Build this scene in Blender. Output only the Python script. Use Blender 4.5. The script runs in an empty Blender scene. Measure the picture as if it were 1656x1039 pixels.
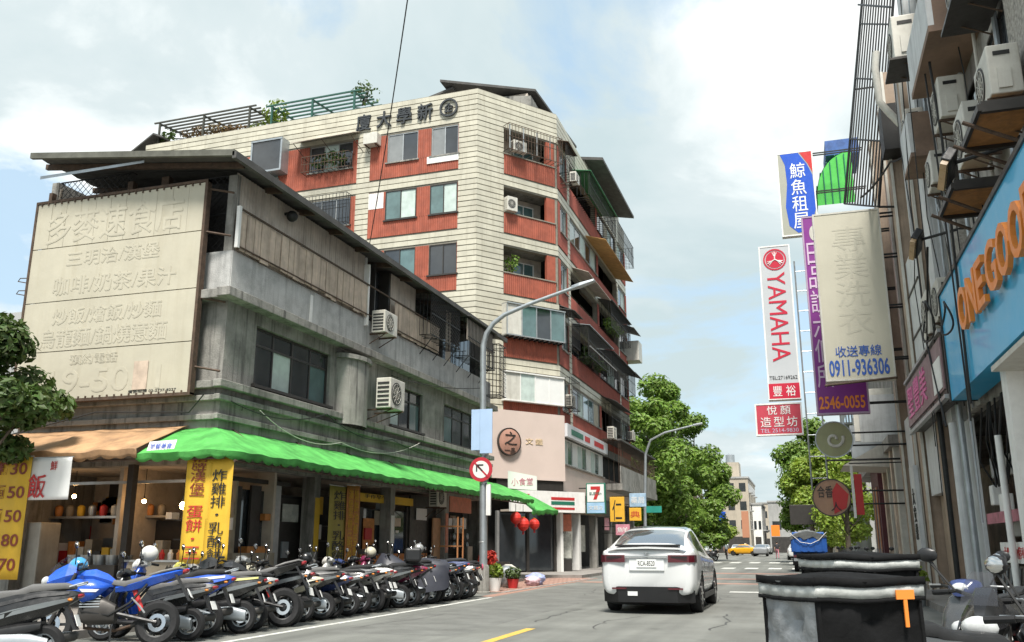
import bpy, bmesh, math, random
from mathutils import Vector as V, Matrix as M
rad = math.radians
sc = bpy.context.scene
COL = sc.collection

# ---------------------------------------------------------------- camera
F, CX, CY, YH, XV, H = 1450.0, 828.0, 519.5, 882.0, 1300.0, 1.35
TH = math.atan((YH - CY) / F)
PSI = math.atan(((XV - CX) / F) / (math.cos(TH) + (YH - CY) / F * math.sin(TH)))
HD = V((-math.sin(PSI), math.cos(PSI), 0))
CR = V((math.cos(PSI), math.sin(PSI), 0))
CF = HD * math.cos(TH) + V((0, 0, math.sin(TH)))
CU = CR.cross(CF)
C0 = V((0, 0, H))
cam = bpy.data.cameras.new('camera')
cam.sensor_width = 36.0
cam.lens = F / 1656 * 36.0
cam.clip_end = 3000
cam.clip_start = 0.05
co = bpy.data.objects.new('camera', cam)
COL.objects.link(co)
mw = M.Identity(4)
for i in range(3):
    mw[i][0], mw[i][1], mw[i][2], mw[i][3] = CR[i], CU[i], -CF[i], C0[i]
co.matrix_world = mw
sc.camera = co

# ---------------------------------------------------------------- sky, sun, exposure
SUN_AZ, SUN_EL = rad(164), rad(61)      # azimuth from +Y towards +X
w = bpy.data.worlds.new('World')
sc.world = w
w.use_nodes = True
nt = w.node_tree
N, L = nt.nodes, nt.links
N.clear()
out = N.new('ShaderNodeOutputWorld')
bg = N.new('ShaderNodeBackground')
bg.inputs[1].default_value = 0.105
sky = N.new('ShaderNodeTexSky')
sky.sky_type = 'NISHITA'
sky.sun_disc = False
sky.sun_elevation = SUN_EL
sky.sun_rotation = SUN_AZ
sky.air_density = 1.2
sky.dust_density = 1.0
tc = N.new('ShaderNodeTexCoord')
sep = N.new('ShaderNodeSeparateXYZ')
L.new(tc.outputs['Generated'], sep.inputs[0])
def wmath(op, a, b=None, c=None):
    n = N.new('ShaderNodeMath')
    n.operation = op
    for i, q in enumerate((a, b, c)):
        if q is None: continue
        if isinstance(q, (int, float)): n.inputs[i].default_value = q
        else: L.new(q, n.inputs[i])
    return n.outputs[0]
zz = wmath('ADD', wmath('MAXIMUM', sep.outputs[2], 0.0), 0.22)
cmb = N.new('ShaderNodeCombineXYZ')
L.new(wmath('DIVIDE', sep.outputs[0], zz), cmb.inputs[0])
L.new(wmath('DIVIDE', sep.outputs[1], zz), cmb.inputs[1])
def wnoise(scale, detail, rough, off, dist=0.0):
    mp = N.new('ShaderNodeMapping')
    mp.inputs['Location'].default_value = off
    L.new(cmb.outputs[0], mp.inputs[0])
    n = N.new('ShaderNodeTexNoise')
    n.inputs['Scale'].default_value = scale
    n.inputs['Detail'].default_value = detail
    n.inputs['Roughness'].default_value = rough
    n.inputs['Distortion'].default_value = dist
    L.new(mp.outputs[0], n.inputs['Vector'])
    return n.outputs['Fac']
def wramp(fac, stops):
    r = N.new('ShaderNodeValToRGB')
    els = r.color_ramp.elements
    while len(els) < len(stops): els.new(0.5)
    for e, (p, c) in zip(els, stops):
        e.position = p
        e.color = c if len(c) == 4 else (*c, 1)
    L.new(fac, r.inputs[0])
    return r.outputs[0]
mask = wramp(wnoise(1.5, 10, 0.58, (1.2, 4.4, 0), 0.35), [(0.40, (0.05, 0.05, 0.05)), (0.49, (1, 1, 1))])
shade = wramp(wnoise(1.1, 9, 0.55, (2.3, 5.2, 1), 0.4), [(0.38, (3.15, 3.8, 3.95)), (0.49, (3.8, 4.3, 4.4)), (0.59, (6.1, 6.3, 6.2))])
blue = N.new('ShaderNodeMixRGB')            # thin high haze over the blue
blue.inputs[0].default_value = 0.7
blue.inputs[2].default_value = (3.1, 4.15, 4.9, 1)
L.new(sky.outputs[0], blue.inputs[1])
mix = N.new('ShaderNodeMixRGB')
L.new(mask, mix.inputs[0])
L.new(blue.outputs[0], mix.inputs[1])
L.new(shade, mix.inputs[2])
L.new(mix.outputs[0], bg.inputs[0])
L.new(bg.outputs[0], out.inputs[0])

sl = bpy.data.lights.new('sun', 'SUN')
sl.energy = 3.5
sl.angle = rad(13)
sl.color = (1.0, 0.955, 0.88)
so = bpy.data.objects.new('sun', sl)
COL.objects.link(so)
sd = V((math.sin(SUN_AZ) * math.cos(SUN_EL), math.cos(SUN_AZ) * math.cos(SUN_EL), math.sin(SUN_EL)))
so.rotation_euler = (-sd).to_track_quat('-Z', 'Y').to_euler()
so.location = sd * 60

sc.view_settings.view_transform = 'Standard'
sc.view_settings.look = 'None'
sc.view_settings.gamma = 1
sc.view_settings.use_curve_mapping = False
sc.view_settings.exposure = 0.95
sc.render.engine = 'CYCLES'
sc.cycles.use_denoising = True
sc.cycles.max_bounces = 5
sc.cycles.diffuse_bounces = 4
sc.cycles.glossy_bounces = 3
sc.cycles.transmission_bounces = 4
sc.cycles.transparent_max_bounces = 6
sc.cycles.caustics_reflective = False
sc.cycles.caustics_refractive = False

# ---------------------------------------------------------------- survey helpers: a sight line met with a plane of the place
def ray(px, py): return CF + CR * ((px - CX) / F) - CU * ((py - CY) / F)
def onG(px, py, z=0.0): d = ray(px, py); return C0 + d * ((z - H) / d.z)
def onX(px, py, x): d = ray(px, py); return C0 + d * (x / d.x)
def onY(px, py, y): d = ray(px, py); return C0 + d * (y / d.y)

# ---------------------------------------------------------------- materials
MAT = {}
def mat(name, col, rough=0.7, metal=0.0, var=0.12, scale=2.5, bump=0.0, bscale=30, dirt=0.0, dcol=(0.03, 0.028, 0.025),
        streak=0.0, emit=None, estr=1.0, coat=0.0, alpha=None, trans=0.0, spec=0.5, sheen=0.0, hue=0.0, world=False):
    """Principled surface: base colour broken up by noise, blotchy dirt, run-down streaks and fine relief."""
    if name in MAT: return MAT[name]
    m = bpy.data.materials.new(name)
    m.use_nodes = True
    t = m.node_tree
    nn, ll = t.nodes, t.links
    b = nn['Principled BSDF']
    b.inputs['Roughness'].default_value = rough
    b.inputs['Metallic'].default_value = metal
    b.inputs['Specular IOR Level'].default_value = spec
    if coat: b.inputs['Coat Weight'].default_value = coat; b.inputs['Coat Roughness'].default_value = 0.06
    if trans: b.inputs['Transmission Weight'].default_value = trans
    if alpha is not None: b.inputs['Alpha'].default_value = alpha
    col = (*col, 1)
    if emit:
        b.inputs['Emission Color'].default_value = (*emit, 1)
        b.inputs['Emission Strength'].default_value = estr
    if var or dirt or streak or bump:
        co_ = nn.new('ShaderNodeNewGeometry').outputs['Position'] if world else nn.new('ShaderNodeTexCoord').outputs['Object']
        def noise(sc_, det=5, vec=None, rg=0.6):
            n = nn.new('ShaderNodeTexNoise')
            n.inputs['Scale'].default_value = sc_
            n.inputs['Detail'].default_value = det
            n.inputs['Roughness'].default_value = rg
            ll.new(vec or co_, n.inputs['Vector'])
            return n.outputs['Fac']
        def ramp(f, a, bb, lo=0.0, hi=1.0):
            r = nn.new('ShaderNodeMapRange')
            r.inputs[1].default_value = a; r.inputs[2].default_value = bb
            r.inputs[3].default_value = lo; r.inputs[4].default_value = hi
            ll.new(f, r.inputs[0])
            return r.outputs[0]
        def mixc(f, a, bb, mode='MIX'):
            x = nn.new('ShaderNodeMixRGB')
            x.blend_type = mode
            for i, q in ((0, f), (1, a), (2, bb)):
                if isinstance(q, (int, float)): x.inputs[i].default_value = q
                elif isinstance(q, tuple): x.inputs[i].default_value = q
                else: ll.new(q, x.inputs[i])
            return x.outputs[0]
        cur = col
        if var:
            hs = nn.new('ShaderNodeHueSaturation')
            hs.inputs['Color'].default_value = col
            ll.new(ramp(noise(scale, 6), 0.3, 0.7, 1 - var, 1 + var), hs.inputs['Value'])
            if hue: ll.new(ramp(noise(scale * 1.7, 3), 0.3, 0.7, 0.5 - hue, 0.5 + hue), hs.inputs['Hue'])
            cur = hs.outputs[0]
            if world:                       # each piece a touch lighter or darker than the next
                oi = nn.new('ShaderNodeObjectInfo')
                h2 = nn.new('ShaderNodeHueSaturation')
                ll.new(cur, h2.inputs['Color']); ll.new(ramp(oi.outputs['Random'], 0, 1, .93, 1.05), h2.inputs['Value'])
                cur = h2.outputs[0]
        if dirt:
            cur = mixc(ramp(noise(scale * 0.8, 8, rg=0.7), 0.48, 0.72, 0, dirt), cur, (*dcol, 1))
        if streak:
            mp = nn.new('ShaderNodeMapping')
            mp.inputs['Scale'].default_value = (5.0, 5.0, 0.35)
            ll.new(co_, mp.inputs[0])
            cur = mixc(ramp(noise(1.2, 6, mp.outputs[0], 0.65), 0.5, 0.74, 0, streak), cur, (*dcol, 1))
        if isinstance(cur, tuple): b.inputs['Base Color'].default_value = cur
        else: ll.new(cur, b.inputs['Base Color'])
        if rough > 0.2 and var:
            ll.new(ramp(noise(scale * 2.3, 4), 0.3, 0.7, max(0.05, rough - 0.1), min(1, rough + 0.1)), b.inputs['Roughness'])
        if bump:
            bp = nn.new('ShaderNodeBump')
            bp.inputs['Strength'].default_value = bump
            bp.inputs['Distance'].default_value = 0.02
            ll.new(noise(bscale, 6), bp.inputs['Height'])
            ll.new(bp.outputs[0], b.inputs['Normal'])
    else:
        b.inputs['Base Color'].default_value = col
    MAT[name] = m
    return m

def glass(name, col=(0.02, 0.025, 0.03), rough=0.05, var=0.3):
    return mat(name, col, rough, 0, var=var, scale=1.3, spec=0.8, coat=0.3)

# ---------------------------------------------------------------- mesh builder
MW = {}
def frame(o, deg):
    """Facade frame: u to the right as seen from outside, y into the wall, z up."""
    return M.Translation(V(o)) @ M.Rotation(rad(deg), 4, 'Z')

class MB:
    def __init__(s, T=None, w=False):
        s.v, s.f, s.T, s.w = [], [], T, w or T is not None
    def add(s, vs, fs):
        b = len(s.v)
        s.v += [V(q) for q in vs]
        s.f += [tuple(b + i for i in q) for q in fs]
        return s
    def box(s, x0, x1, y0, y1, z0, z1):
        if x0 > x1: x0, x1 = x1, x0
        if y0 > y1: y0, y1 = y1, y0
        if z0 > z1: z0, z1 = z1, z0
        return s.add([(x0, y0, z0), (x1, y0, z0), (x1, y1, z0), (x0, y1, z0), (x0, y0, z1), (x1, y0, z1), (x1, y1, z1), (x0, y1, z1)],
                     [(0, 3, 2, 1), (4, 5, 6, 7), (0, 1, 5, 4), (1, 2, 6, 5), (2, 3, 7, 6), (3, 0, 4, 7)])
    def obox(s, c, size, mx=None):
        a, b, d = (q / 2 for q in size)
        t = MB().box(-a, a, -b, b, -d, d)
        mx = M.Translation(V(c)) @ (mx or M.Identity(4))
        return s.add([mx @ q for q in t.v], t.f)
    def cyl(s, p, q, r, r2=None, n=8, cap=True):
        return s.tube([p, q], r, n, [r, r if r2 is None else r2], cap)
    def tube(s, pts, r, n=6, rs=None, cap=True):
        pts = [V(q) for q in pts]
        b = len(s.v)
        d0 = (pts[1] - pts[0]).normalized()
        a = d0.orthogonal().normalized()
        for i, p in enumerate(pts):
            d = (pts[min(i + 1, len(pts) - 1)] - pts[max(i - 1, 0)])
            d = d.normalized() if d.length > 1e-9 else d0
            a = (a - d * a.dot(d))
            a = a.normalized() if a.length > 1e-6 else d.orthogonal().normalized()
            c = d.cross(a)
            rr = rs[i] if rs else r
            for k in range(n):
                t = 2 * math.pi * k / n
                s.v.append(p + a * (math.cos(t) * rr) + c * (math.sin(t) * rr))
        for i in range(len(pts) - 1):
            for k in range(n):
                k2 = (k + 1) % n
                s.f.append((b + i * n + k, b + i * n + k2, b + (i + 1) * n + k2, b + (i + 1) * n + k))
        if cap:
            s.f.append(tuple(b + k for k in reversed(range(n))))
            s.f.append(tuple(b + (len(pts) - 1) * n + k for k in range(n)))
        return s
    def prism(s, poly, a0, a1, axis='y'):
        """poly in the two other axes (x,z for y; y,z for x; x,y for z), extruded from a0 to a1."""
        def mk(p, a):
            return {'y': (p[0], a, p[1]), 'x': (a, p[0], p[1]), 'z': (p[0], p[1], a)}[axis]
        n = len(poly)
        ar = sum(poly[i][0] * poly[(i + 1) % n][1] - poly[(i + 1) % n][0] * poly[i][1] for i in range(n))
        if (ar > 0) == (axis == 'y'): poly = poly[::-1]
        if a0 > a1: a0, a1 = a1, a0
        vs = [mk(p, a0) for p in poly] + [mk(p, a1) for p in poly]
        fs = [tuple(reversed(range(n))), tuple(range(n, 2 * n))]
        fs += [(i, (i + 1) % n, n + (i + 1) % n, n + i) for i in range(n)]
        return s.add(vs, fs)
    def loft(s, rings, cap=True, closed=True):
        n = len(rings[0])
        b = len(s.v)
        for r in rings: s.v += [V(q) for q in r]
        for i in range(len(rings) - 1):
            for k in range(n if closed else n - 1):
                k2 = (k + 1) % n
                s.f.append((b + i * n + k, b + i * n + k2, b + (i + 1) * n + k2, b + (i + 1) * n + k))
        if cap and closed:
            s.f.append(tuple(b + k for k in reversed(range(n))))
            s.f.append(tuple(b + (len(rings) - 1) * n + k for k in range(n)))
        return s
    def lathe(s, prof, n=16, mx=None, cap=True):
        mx = mx or M.Identity(4)
        rings = [[mx @ V((r * math.cos(2 * math.pi * k / n), r * math.sin(2 * math.pi * k / n), z)) for k in range(n)] for r, z in prof]
        return s.loft(rings, cap)
    def sph(s, c, r, n=10, m=7):
        if not hasattr(r, '__len__'): r = (r, r, r)
        c = V(c)
        rings = []
        for i in range(m + 1):
            a = -math.pi / 2 + math.pi * (i + 0.02) / (m + 0.04)
            rings.append([(c.x + r[0] * math.cos(a) * math.cos(2 * math.pi * k / n), c.y + r[1] * math.cos(a) * math.sin(2 * math.pi * k / n), c.z + r[2] * math.sin(a)) for k in range(n)])
        return s.loft(rings)
    def sheet(s, grid):
        """grid[i][j] of points -> quads"""
        b = len(s.v)
        m = len(grid[0])
        for row in grid: s.v += [V(q) for q in row]
        for i in range(len(grid) - 1):
            for j in range(m - 1):
                s.f.append((b + i * m + j, b + i * m + j + 1, b + (i + 1) * m + j + 1, b + (i + 1) * m + j))
        return s
    def mesh(s, name, mt, smooth=False, parent=None):
        me = bpy.data.meshes.new(name)
        vs = [s.T @ q for q in s.v] if s.T is not None else s.v
        if s.w and parent is not None:
            iv = MW[parent.name].inverted()
            vs = [iv @ q for q in vs]
        me.from_pydata([tuple(q) for q in vs], [], s.f)
        if mt: me.materials.append(mt)
        if smooth:
            me.polygons.foreach_set('use_smooth', [True] * len(me.polygons))
            me.set_sharp_from_angle(angle=rad(smooth if smooth > 1 else 38))
        me.update()
        return me
    def build(s, name, mt, parent=None, smooth=False, bevel=0):
        o = bpy.data.objects.new(name, s.mesh(name, mt, smooth, parent))
        COL.objects.link(o)
        if parent is not None:
            o.parent = parent
            MW[o.name] = MW[parent.name]
        else:
            MW[o.name] = M.Identity(4)
        if bevel:
            b = o.modifiers.new('bevel', 'BEVEL')
            b.width = bevel; b.segments = 2; b.limit_method = 'ANGLE'; b.angle_limit = rad(40)
        return o

def tag(o, label, cat, group=None, kind=None):
    o['label'] = label
    if cat: o['category'] = cat
    if group: o['group'] = group
    if kind: o['kind'] = kind
    return o
def thing(name, label, cat, loc=(0, 0, 0), rotz=0.0, group=None):
    o = bpy.data.objects.new(name, None)
    COL.objects.link(o)
    o.empty_display_size = 0.2
    o.location = loc
    o.rotation_euler = (0, 0, rad(rotz))
    MW[o.name] = M.Translation(V(loc)) @ M.Rotation(rad(rotz), 4, 'Z')
    return tag(o, label, cat, group)
def solo(mb, name, mt, label, cat, group=None, smooth=False, bevel=0, at=None):
    """A thing that is one mesh."""
    o = mb.build(name, mt, None, smooth, bevel)
    return tag(o, label, cat, group)
def struct(mb, name, mt, smooth=False):
    o = mb.build(name, mt, None, smooth)
    o['kind'] = 'structure'
    return o
def kids(o): return [c for c in bpy.data.objects if c.parent == o]
KID = {}
def copy_tree(o, parent=None):
    c = o.copy()
    COL.objects.link(c)
    c.parent = parent
    for ch in KID.get(o.name) or KID.setdefault(o.name, kids(o)): copy_tree(ch, c)
    return c
def place(o, loc, rotz=0.0, label=None, group=None, tilt=None):
    o.location = loc
    o.rotation_euler = (tilt or 0.0, 0, rad(rotz))
    if label: o['label'] = label
    if group: o['group'] = group
    return o
def piece(name, me, parent, mx):
    """one of many alike pieces: shared mesh, own object"""
    o = bpy.data.objects.new(name, me)
    COL.objects.link(o)
    if parent is not None:
        o.parent = parent
        mx = MW[parent.name].inverted() @ mx
    o.matrix_local = mx
    return o

TXT = bpy.data.objects.new('tmp_text', bpy.data.curves.new('tmp_text', 'FONT'))
COL.objects.link(TXT)
def text_mb(s, w, h, depth=0.01, T=None, bold=0.0, keep=False, spacing=1.0):
    """Lettering fitted to a w x h box, x right, z up, face towards -y, origin at the lower left; T places it."""
    c = TXT.data
    c.body = s; c.size = 1.0; c.extrude = 0.02; c.offset = bold; c.resolution_u = 3; c.space_character = spacing
    c.align_x = 'LEFT'
    bpy.context.view_layer.update()
    dg = bpy.context.evaluated_depsgraph_get()
    me = bpy.data.meshes.new_from_object(TXT.evaluated_get(dg))
    mb = MB(T)
    if len(me.vertices) == 0: return mb
    xs = [v.co.x for v in me.vertices]; ys = [v.co.y for v in me.vertices]
    x0, x1, y0, y1 = min(xs), max(xs), min(ys), max(ys)
    sx, sy = w / max(x1 - x0, 1e-6), h / max(y1 - y0, 1e-6)
    ox = oy = 0
    if keep:
        k = min(sx, sy); ox = (w - (x1 - x0) * k) / 2; oy = (h - (y1 - y0) * k) / 2; sx = sy = k
    mb.v = [V((ox + (v.co.x - x0) * sx, -depth / 2 - v.co.z / 0.02 * depth / 2, oy + (v.co.y - y0) * sy)) for v in me.vertices]
    mb.f = [tuple(p.vertices) for p in me.polygons]
    bpy.data.meshes.remove(me)
    return mb
def merge(*mbs):
    m = MB()
    m.w = True
    for q in mbs: m.add([q.T @ v for v in q.v] if q.T is not None else q.v, q.f)
    return m
def vtext(s, w, h, depth, T, bold=0.0, gap=0.08):
    """characters stacked top to bottom in a w x h column"""
    n = len(s)
    ch = h / n
    return merge(*[text_mb(c, w, ch * (1 - gap), depth, T @ M.Translation((0, 0, h - ch * (i + 1))), bold, keep=c in '·．/|-') if c != '·' else text_mb(c, w * .22, ch * .16, depth, T @ M.Translation((w * .39, 0, h - ch * (i + .6)))) for i, c in enumerate(s) if c != ' '])

# ================================================================ materials
m_asph = mat('asphalt', (0.175, 0.178, 0.162), 0.85, var=0.22, scale=0.55, bump=0.5, bscale=60, dirt=0.25, dcol=(0.10, 0.10, 0.09))
m_pave = mat('pavement', (0.26, 0.24, 0.22), 0.85, var=0.2, scale=3, bump=0.3, dirt=0.4)
m_kerb = mat('kerb', (0.33, 0.32, 0.30), 0.85, var=0.2, scale=4, dirt=0.4)
def paint(name, col, wear=0.5):
    m = mat(name, col, 0.7, var=0.1, scale=6, dirt=wear, dcol=(0.17, 0.172, 0.158))
    return m
m_white_line = paint('white_line', (0.62, 0.62, 0.58), 0.75)
m_yellow_line = paint('yellow_line', (0.62, 0.40, 0.07), 0.6)
m_red_line = paint('red_line', (0.36, 0.20, 0.15), 0.9)
m_conc = mat('weathered_concrete', (0.29, 0.28, 0.255), 0.9, var=0.25, scale=1.3, bump=0.6, bscale=22, dirt=0.6, streak=0.95)
m_stucco = mat('grey_stucco', (0.50, 0.50, 0.485), 0.92, var=0.15, scale=2, bump=0.6, bscale=45, dirt=0.35, streak=0.45)
m_tin = mat('corrugated_tin', (0.55, 0.48, 0.41), 0.6, 0.2, var=0.2, scale=1.6, bump=0.1, dirt=0.35, dcol=(0.11, 0.07, 0.05), streak=0.5)
m_plank = mat('faded_board', (0.60, 0.48, 0.38), 0.8, world=True, var=0.22, scale=2.5, bump=0.2, dirt=0.3, dcol=(0.12, 0.09, 0.07), streak=0.6)
m_roof = mat('old_roof_sheet', (0.085, 0.082, 0.078), 0.8, var=0.3, scale=2, bump=0.3, dirt=0.4, dcol=(0.03, 0.028, 0.02))
m_roofedge = mat('mossy_roof_edge', (0.12, 0.12, 0.10), 0.9, var=0.3, scale=3, dirt=0.4)
m_black = mat('black_iron', (0.018, 0.018, 0.018), 0.55, 0.3, var=0.2, scale=5)
m_rust = mat('rusty_iron', (0.10, 0.065, 0.045), 0.8, 0.2, var=0.3, scale=8, dirt=0.5)
m_alu = mat('aluminium', (0.48, 0.49, 0.49), 0.4, 0.7, var=0.1, scale=4, dirt=0.2)
m_frame_dk = mat('bronze_frame', (0.055, 0.05, 0.046), 0.45, 0.4, var=0.15, scale=4)
m_glass = glass('window_glass', (0.035, 0.04, 0.045))
m_glass_t = glass('teal_glass', (0.10, 0.17, 0.17), 0.08)
m_curtain = mat('pale_curtain', (0.50, 0.585, 0.545), 0.9, var=0.15, scale=3)
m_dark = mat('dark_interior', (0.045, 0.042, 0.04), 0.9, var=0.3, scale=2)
m_int = mat('interior_wall', (0.55, 0.48, 0.40), 0.9, var=0.2, scale=1.5, dirt=0.5)
m_cream_pl = mat('cream_plastic', (0.60, 0.58, 0.52), 0.5, var=0.08, scale=4, dirt=0.25, dcol=(0.25, 0.21, 0.16), streak=0.3)
m_ac_dark = mat('fan_guard', (0.03, 0.03, 0.03), 0.5, var=0.1)
m_galv = mat('galvanised_steel', (0.40, 0.43, 0.45), 0.45, 0.6, var=0.12, scale=3, dirt=0.2)
m_wire = mat('cable_rubber', (0.012, 0.012, 0.012), 0.6, var=0.0)
m_whitew = mat('white_paint', (0.82, 0.81, 0.78), 0.6, var=0.07, scale=3, dirt=0.2, dcol=(0.3, 0.28, 0.25), streak=0.2)
m_red = mat('red_print', (0.50, 0.03, 0.03), 0.5, var=0.08)
m_blk = mat('black_print', (0.02, 0.02, 0.02), 0.5, var=0.0)
m_wht = mat('white_print', (0.78, 0.78, 0.76), 0.5, var=0.04)
m_rubber = mat('rubber', (0.010, 0.010, 0.011), 0.75, var=0.2, scale=9)
m_bplast = mat('black_plastic', (0.014, 0.014, 0.015), 0.42, var=0.15, scale=6)
m_chrome = mat('chrome', (0.62, 0.62, 0.62), 0.18, 1.0, var=0.08)

# ================================================================ ground, road, pavements
def sheet_rect(x0, x1, y0, y1, z):
    return MB().add([(x0, y0, z), (x1, y0, z), (x1, y1, z), (x0, y1, z)], [(0, 1, 2, 3)])
def tracks(m):
    """wear and drip marks drawn out along the lane"""
    t_ = m.node_tree; nn, ll = t_.nodes, t_.links
    b = nn['Principled BSDF']; src = b.inputs['Base Color'].links[0].from_socket
    g = nn.new('ShaderNodeNewGeometry'); mp = nn.new('ShaderNodeMapping'); mp.inputs['Scale'].default_value = (1.1, .05, 1)
    n_ = nn.new('ShaderNodeTexNoise'); n_.inputs['Scale'].default_value = 1.3; n_.inputs['Detail'].default_value = 7
    ll.new(g.outputs['Position'], mp.inputs[0]); ll.new(mp.outputs[0], n_.inputs['Vector'])
    r = nn.new('ShaderNodeMapRange'); r.inputs[1].default_value, r.inputs[2].default_value, r.inputs[3].default_value, r.inputs[4].default_value = .35, .68, 1.1, .72
    ll.new(n_.outputs['Fac'], r.inputs[0])
    v = nn.new('ShaderNodeTexVoronoi'); v.inputs['Scale'].default_value = .8; ll.new(g.outputs['Position'], v.inputs['Vector'])
    r2 = nn.new('ShaderNodeMapRange'); r2.inputs[1].default_value, r2.inputs[2].default_value, r2.inputs[3].default_value, r2.inputs[4].default_value = .03, .12, .7, 1.0
    ll.new(v.outputs['Distance'], r2.inputs[0])
    mu = nn.new('ShaderNodeMath'); mu.operation = 'MULTIPLY'; ll.new(r.outputs[0], mu.inputs[0]); ll.new(r2.outputs[0], mu.inputs[1])
    hs = nn.new('ShaderNodeHueSaturation'); ll.new(src, hs.inputs['Color']); ll.new(mu.outputs[0], hs.inputs['Value']); ll.new(hs.outputs[0], b.inputs['Base Color'])
tracks(m_asph)
struct(sheet_rect(-500, 500, -120, 900, 0), 'ground', m_asph)
struct(MB().box(-18, -10.35, 4, 34.2, -0.05, 0.12), 'pavement', m_pave)
struct(MB().box(-18, -9.0, 38.2, 60, -0.05, 0.13), 'pavement', m_pave)
struct(MB().box(-40, -10.0, 72, 112, -0.05, 0.13), 'pavement', m_pave)
struct(MB().box(2.6, 9, -4, 62, -0.05, 0.14), 'pavement', m_pave)
struct(MB().box(1.4, 14, 72, 125, -0.05, 0.14), 'pavement', m_pave)
random.seed(4)
# edge line of the parking strip, worn into uneven lengths
ln = MB()
y = 8.0
while y < 23.6:
    l = random.uniform(1.0, 3.2)
    x0 = -8.02 + random.uniform(-.01, .01)
    ln.box(x0 - 0.06, x0 + 0.06, y, min(y + l, 23.7), 0.001, 0.004)
    y += l + random.choice((0.0, 0.05, 0.12))
struct(ln, 'road_marking', m_white_line)
struct(MB().box(-4.52, -4.36, 5.5, 15.1, 0.001, 0.004), 'road_marking', m_yellow_line)
struct(MB().box(-4.50, -4.36, 33, 40, 0.001, 0.004), 'road_marking', m_yellow_line)
rl = MB()
rl.prism([(-8.45, 23.9), (-8.08, 23.9), (-8.35, 38.5), (-8.75, 38.5)], 0.001, 0.004, 'z')
struct(rl, 'road_marking', m_red_line)
for yy, w_, mm in ((28.2, 0.5, m_white_line), (34.0, 0.9, m_red_line), (38.6, 1.2, m_red_line), (46, 1.6, m_red_line)):
    struct(MB().box(-8.1 if yy > 30 else -2.2, 0.6, yy, yy + w_, 0.0012, 0.0042), 'road_marking', mm)
m_brick = mat('worn_red_paving', (.34, .20, .155), .85, var=.25, scale=3, bump=.3, dirt=.45, dcol=(.2, .19, .175))
bp_ = MB()
for i in range(7):
    for j in range(36):
        x_, y_ = -10.9 + i * .34 - (j % 2) * .1, 26.2 + j * .34
        bp_.box(x_, x_ + .32, y_, y_ + .32, .0, .012)
o_ = struct(bp_, 'brick_paving', m_brick)
for x0_, y0_, y1_ in ((-8.42, 26, 38.4),): struct(MB().box(x0_ - .12, x0_, y0_, y1_, 0, .02), 'paving_kerb', m_kerb)
cw = MB()
for i in range(9):
    x = -10.2 + i * 1.35
    cw.box(x, x + 0.75, 56, 58.6, 0.001, 0.004)
struct(cw, 'crosswalk_marking', m_white_line)
cw = MB()
for i in range(9):
    x = -13.2 + i * 1.5
    cw.box(x, x + 0.8, 74, 78, 0.001, 0.004)
struct(cw, 'crosswalk_marking', m_white_line)
# tar seams and drip stains
rs = random.Random(8)
for k in range(9):
    x, y = rs.uniform(-7.5, -.5), rs.uniform(11, 26)
    pts_ = []
    for q in range(14):
        pts_.append((x, y)); x += rs.uniform(-.09, .09); y += rs.uniform(.12, .4)
    struct(MB().sheet([[(a - .012, b, .0016), (a + rs.uniform(.008, .03), b, .0016)] for a, b in pts_]), 'tar_seam', mat('tar', (.055, .055, .052), .7, var=.2))
# darker patches let into the carriageway and a manhole
m_patch = mat('asphalt_patch', (0.15, 0.152, 0.14), 0.9, var=0.2, scale=1.5, bump=0.5, bscale=60, dirt=0.3)
struct(sheet_rect(-7.4, -5.2, 13.5, 31, 0.0008), 'road_patch', m_patch)
struct(sheet_rect(-3.2, -0.4, 24.2, 29.5, 0.0008), 'road_patch', m_patch)

# ================================================================ shared builders
def wall_holes(mb, u0, u1, z0, z1, rects, y0, y1):
    """wall slab between y0 and y1 with rectangular openings (u0,u1,z0,z1)"""
    us = sorted({u0, u1, *[q for r in rects for q in r[:2] if u0 < q < u1]})
    zs = sorted({z0, z1, *[q for r in rects for q in r[2:] if z0 < q < z1]})
    for a, b in zip(us, us[1:]):
        run = None
        for c, d in zip(zs, zs[1:]):
            um, zm = (a + b) / 2, (c + d) / 2
            hole = any(r[0] < um < r[1] and r[2] < zm < r[3] for r in rects)
            if hole:
                if run: mb.box(a, b, y0, y1, *run)
                run = None
            else: run = (run[0], d) if run else (c, d)
        if run: mb.box(a, b, y0, y1, *run)
    return mb

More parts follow.
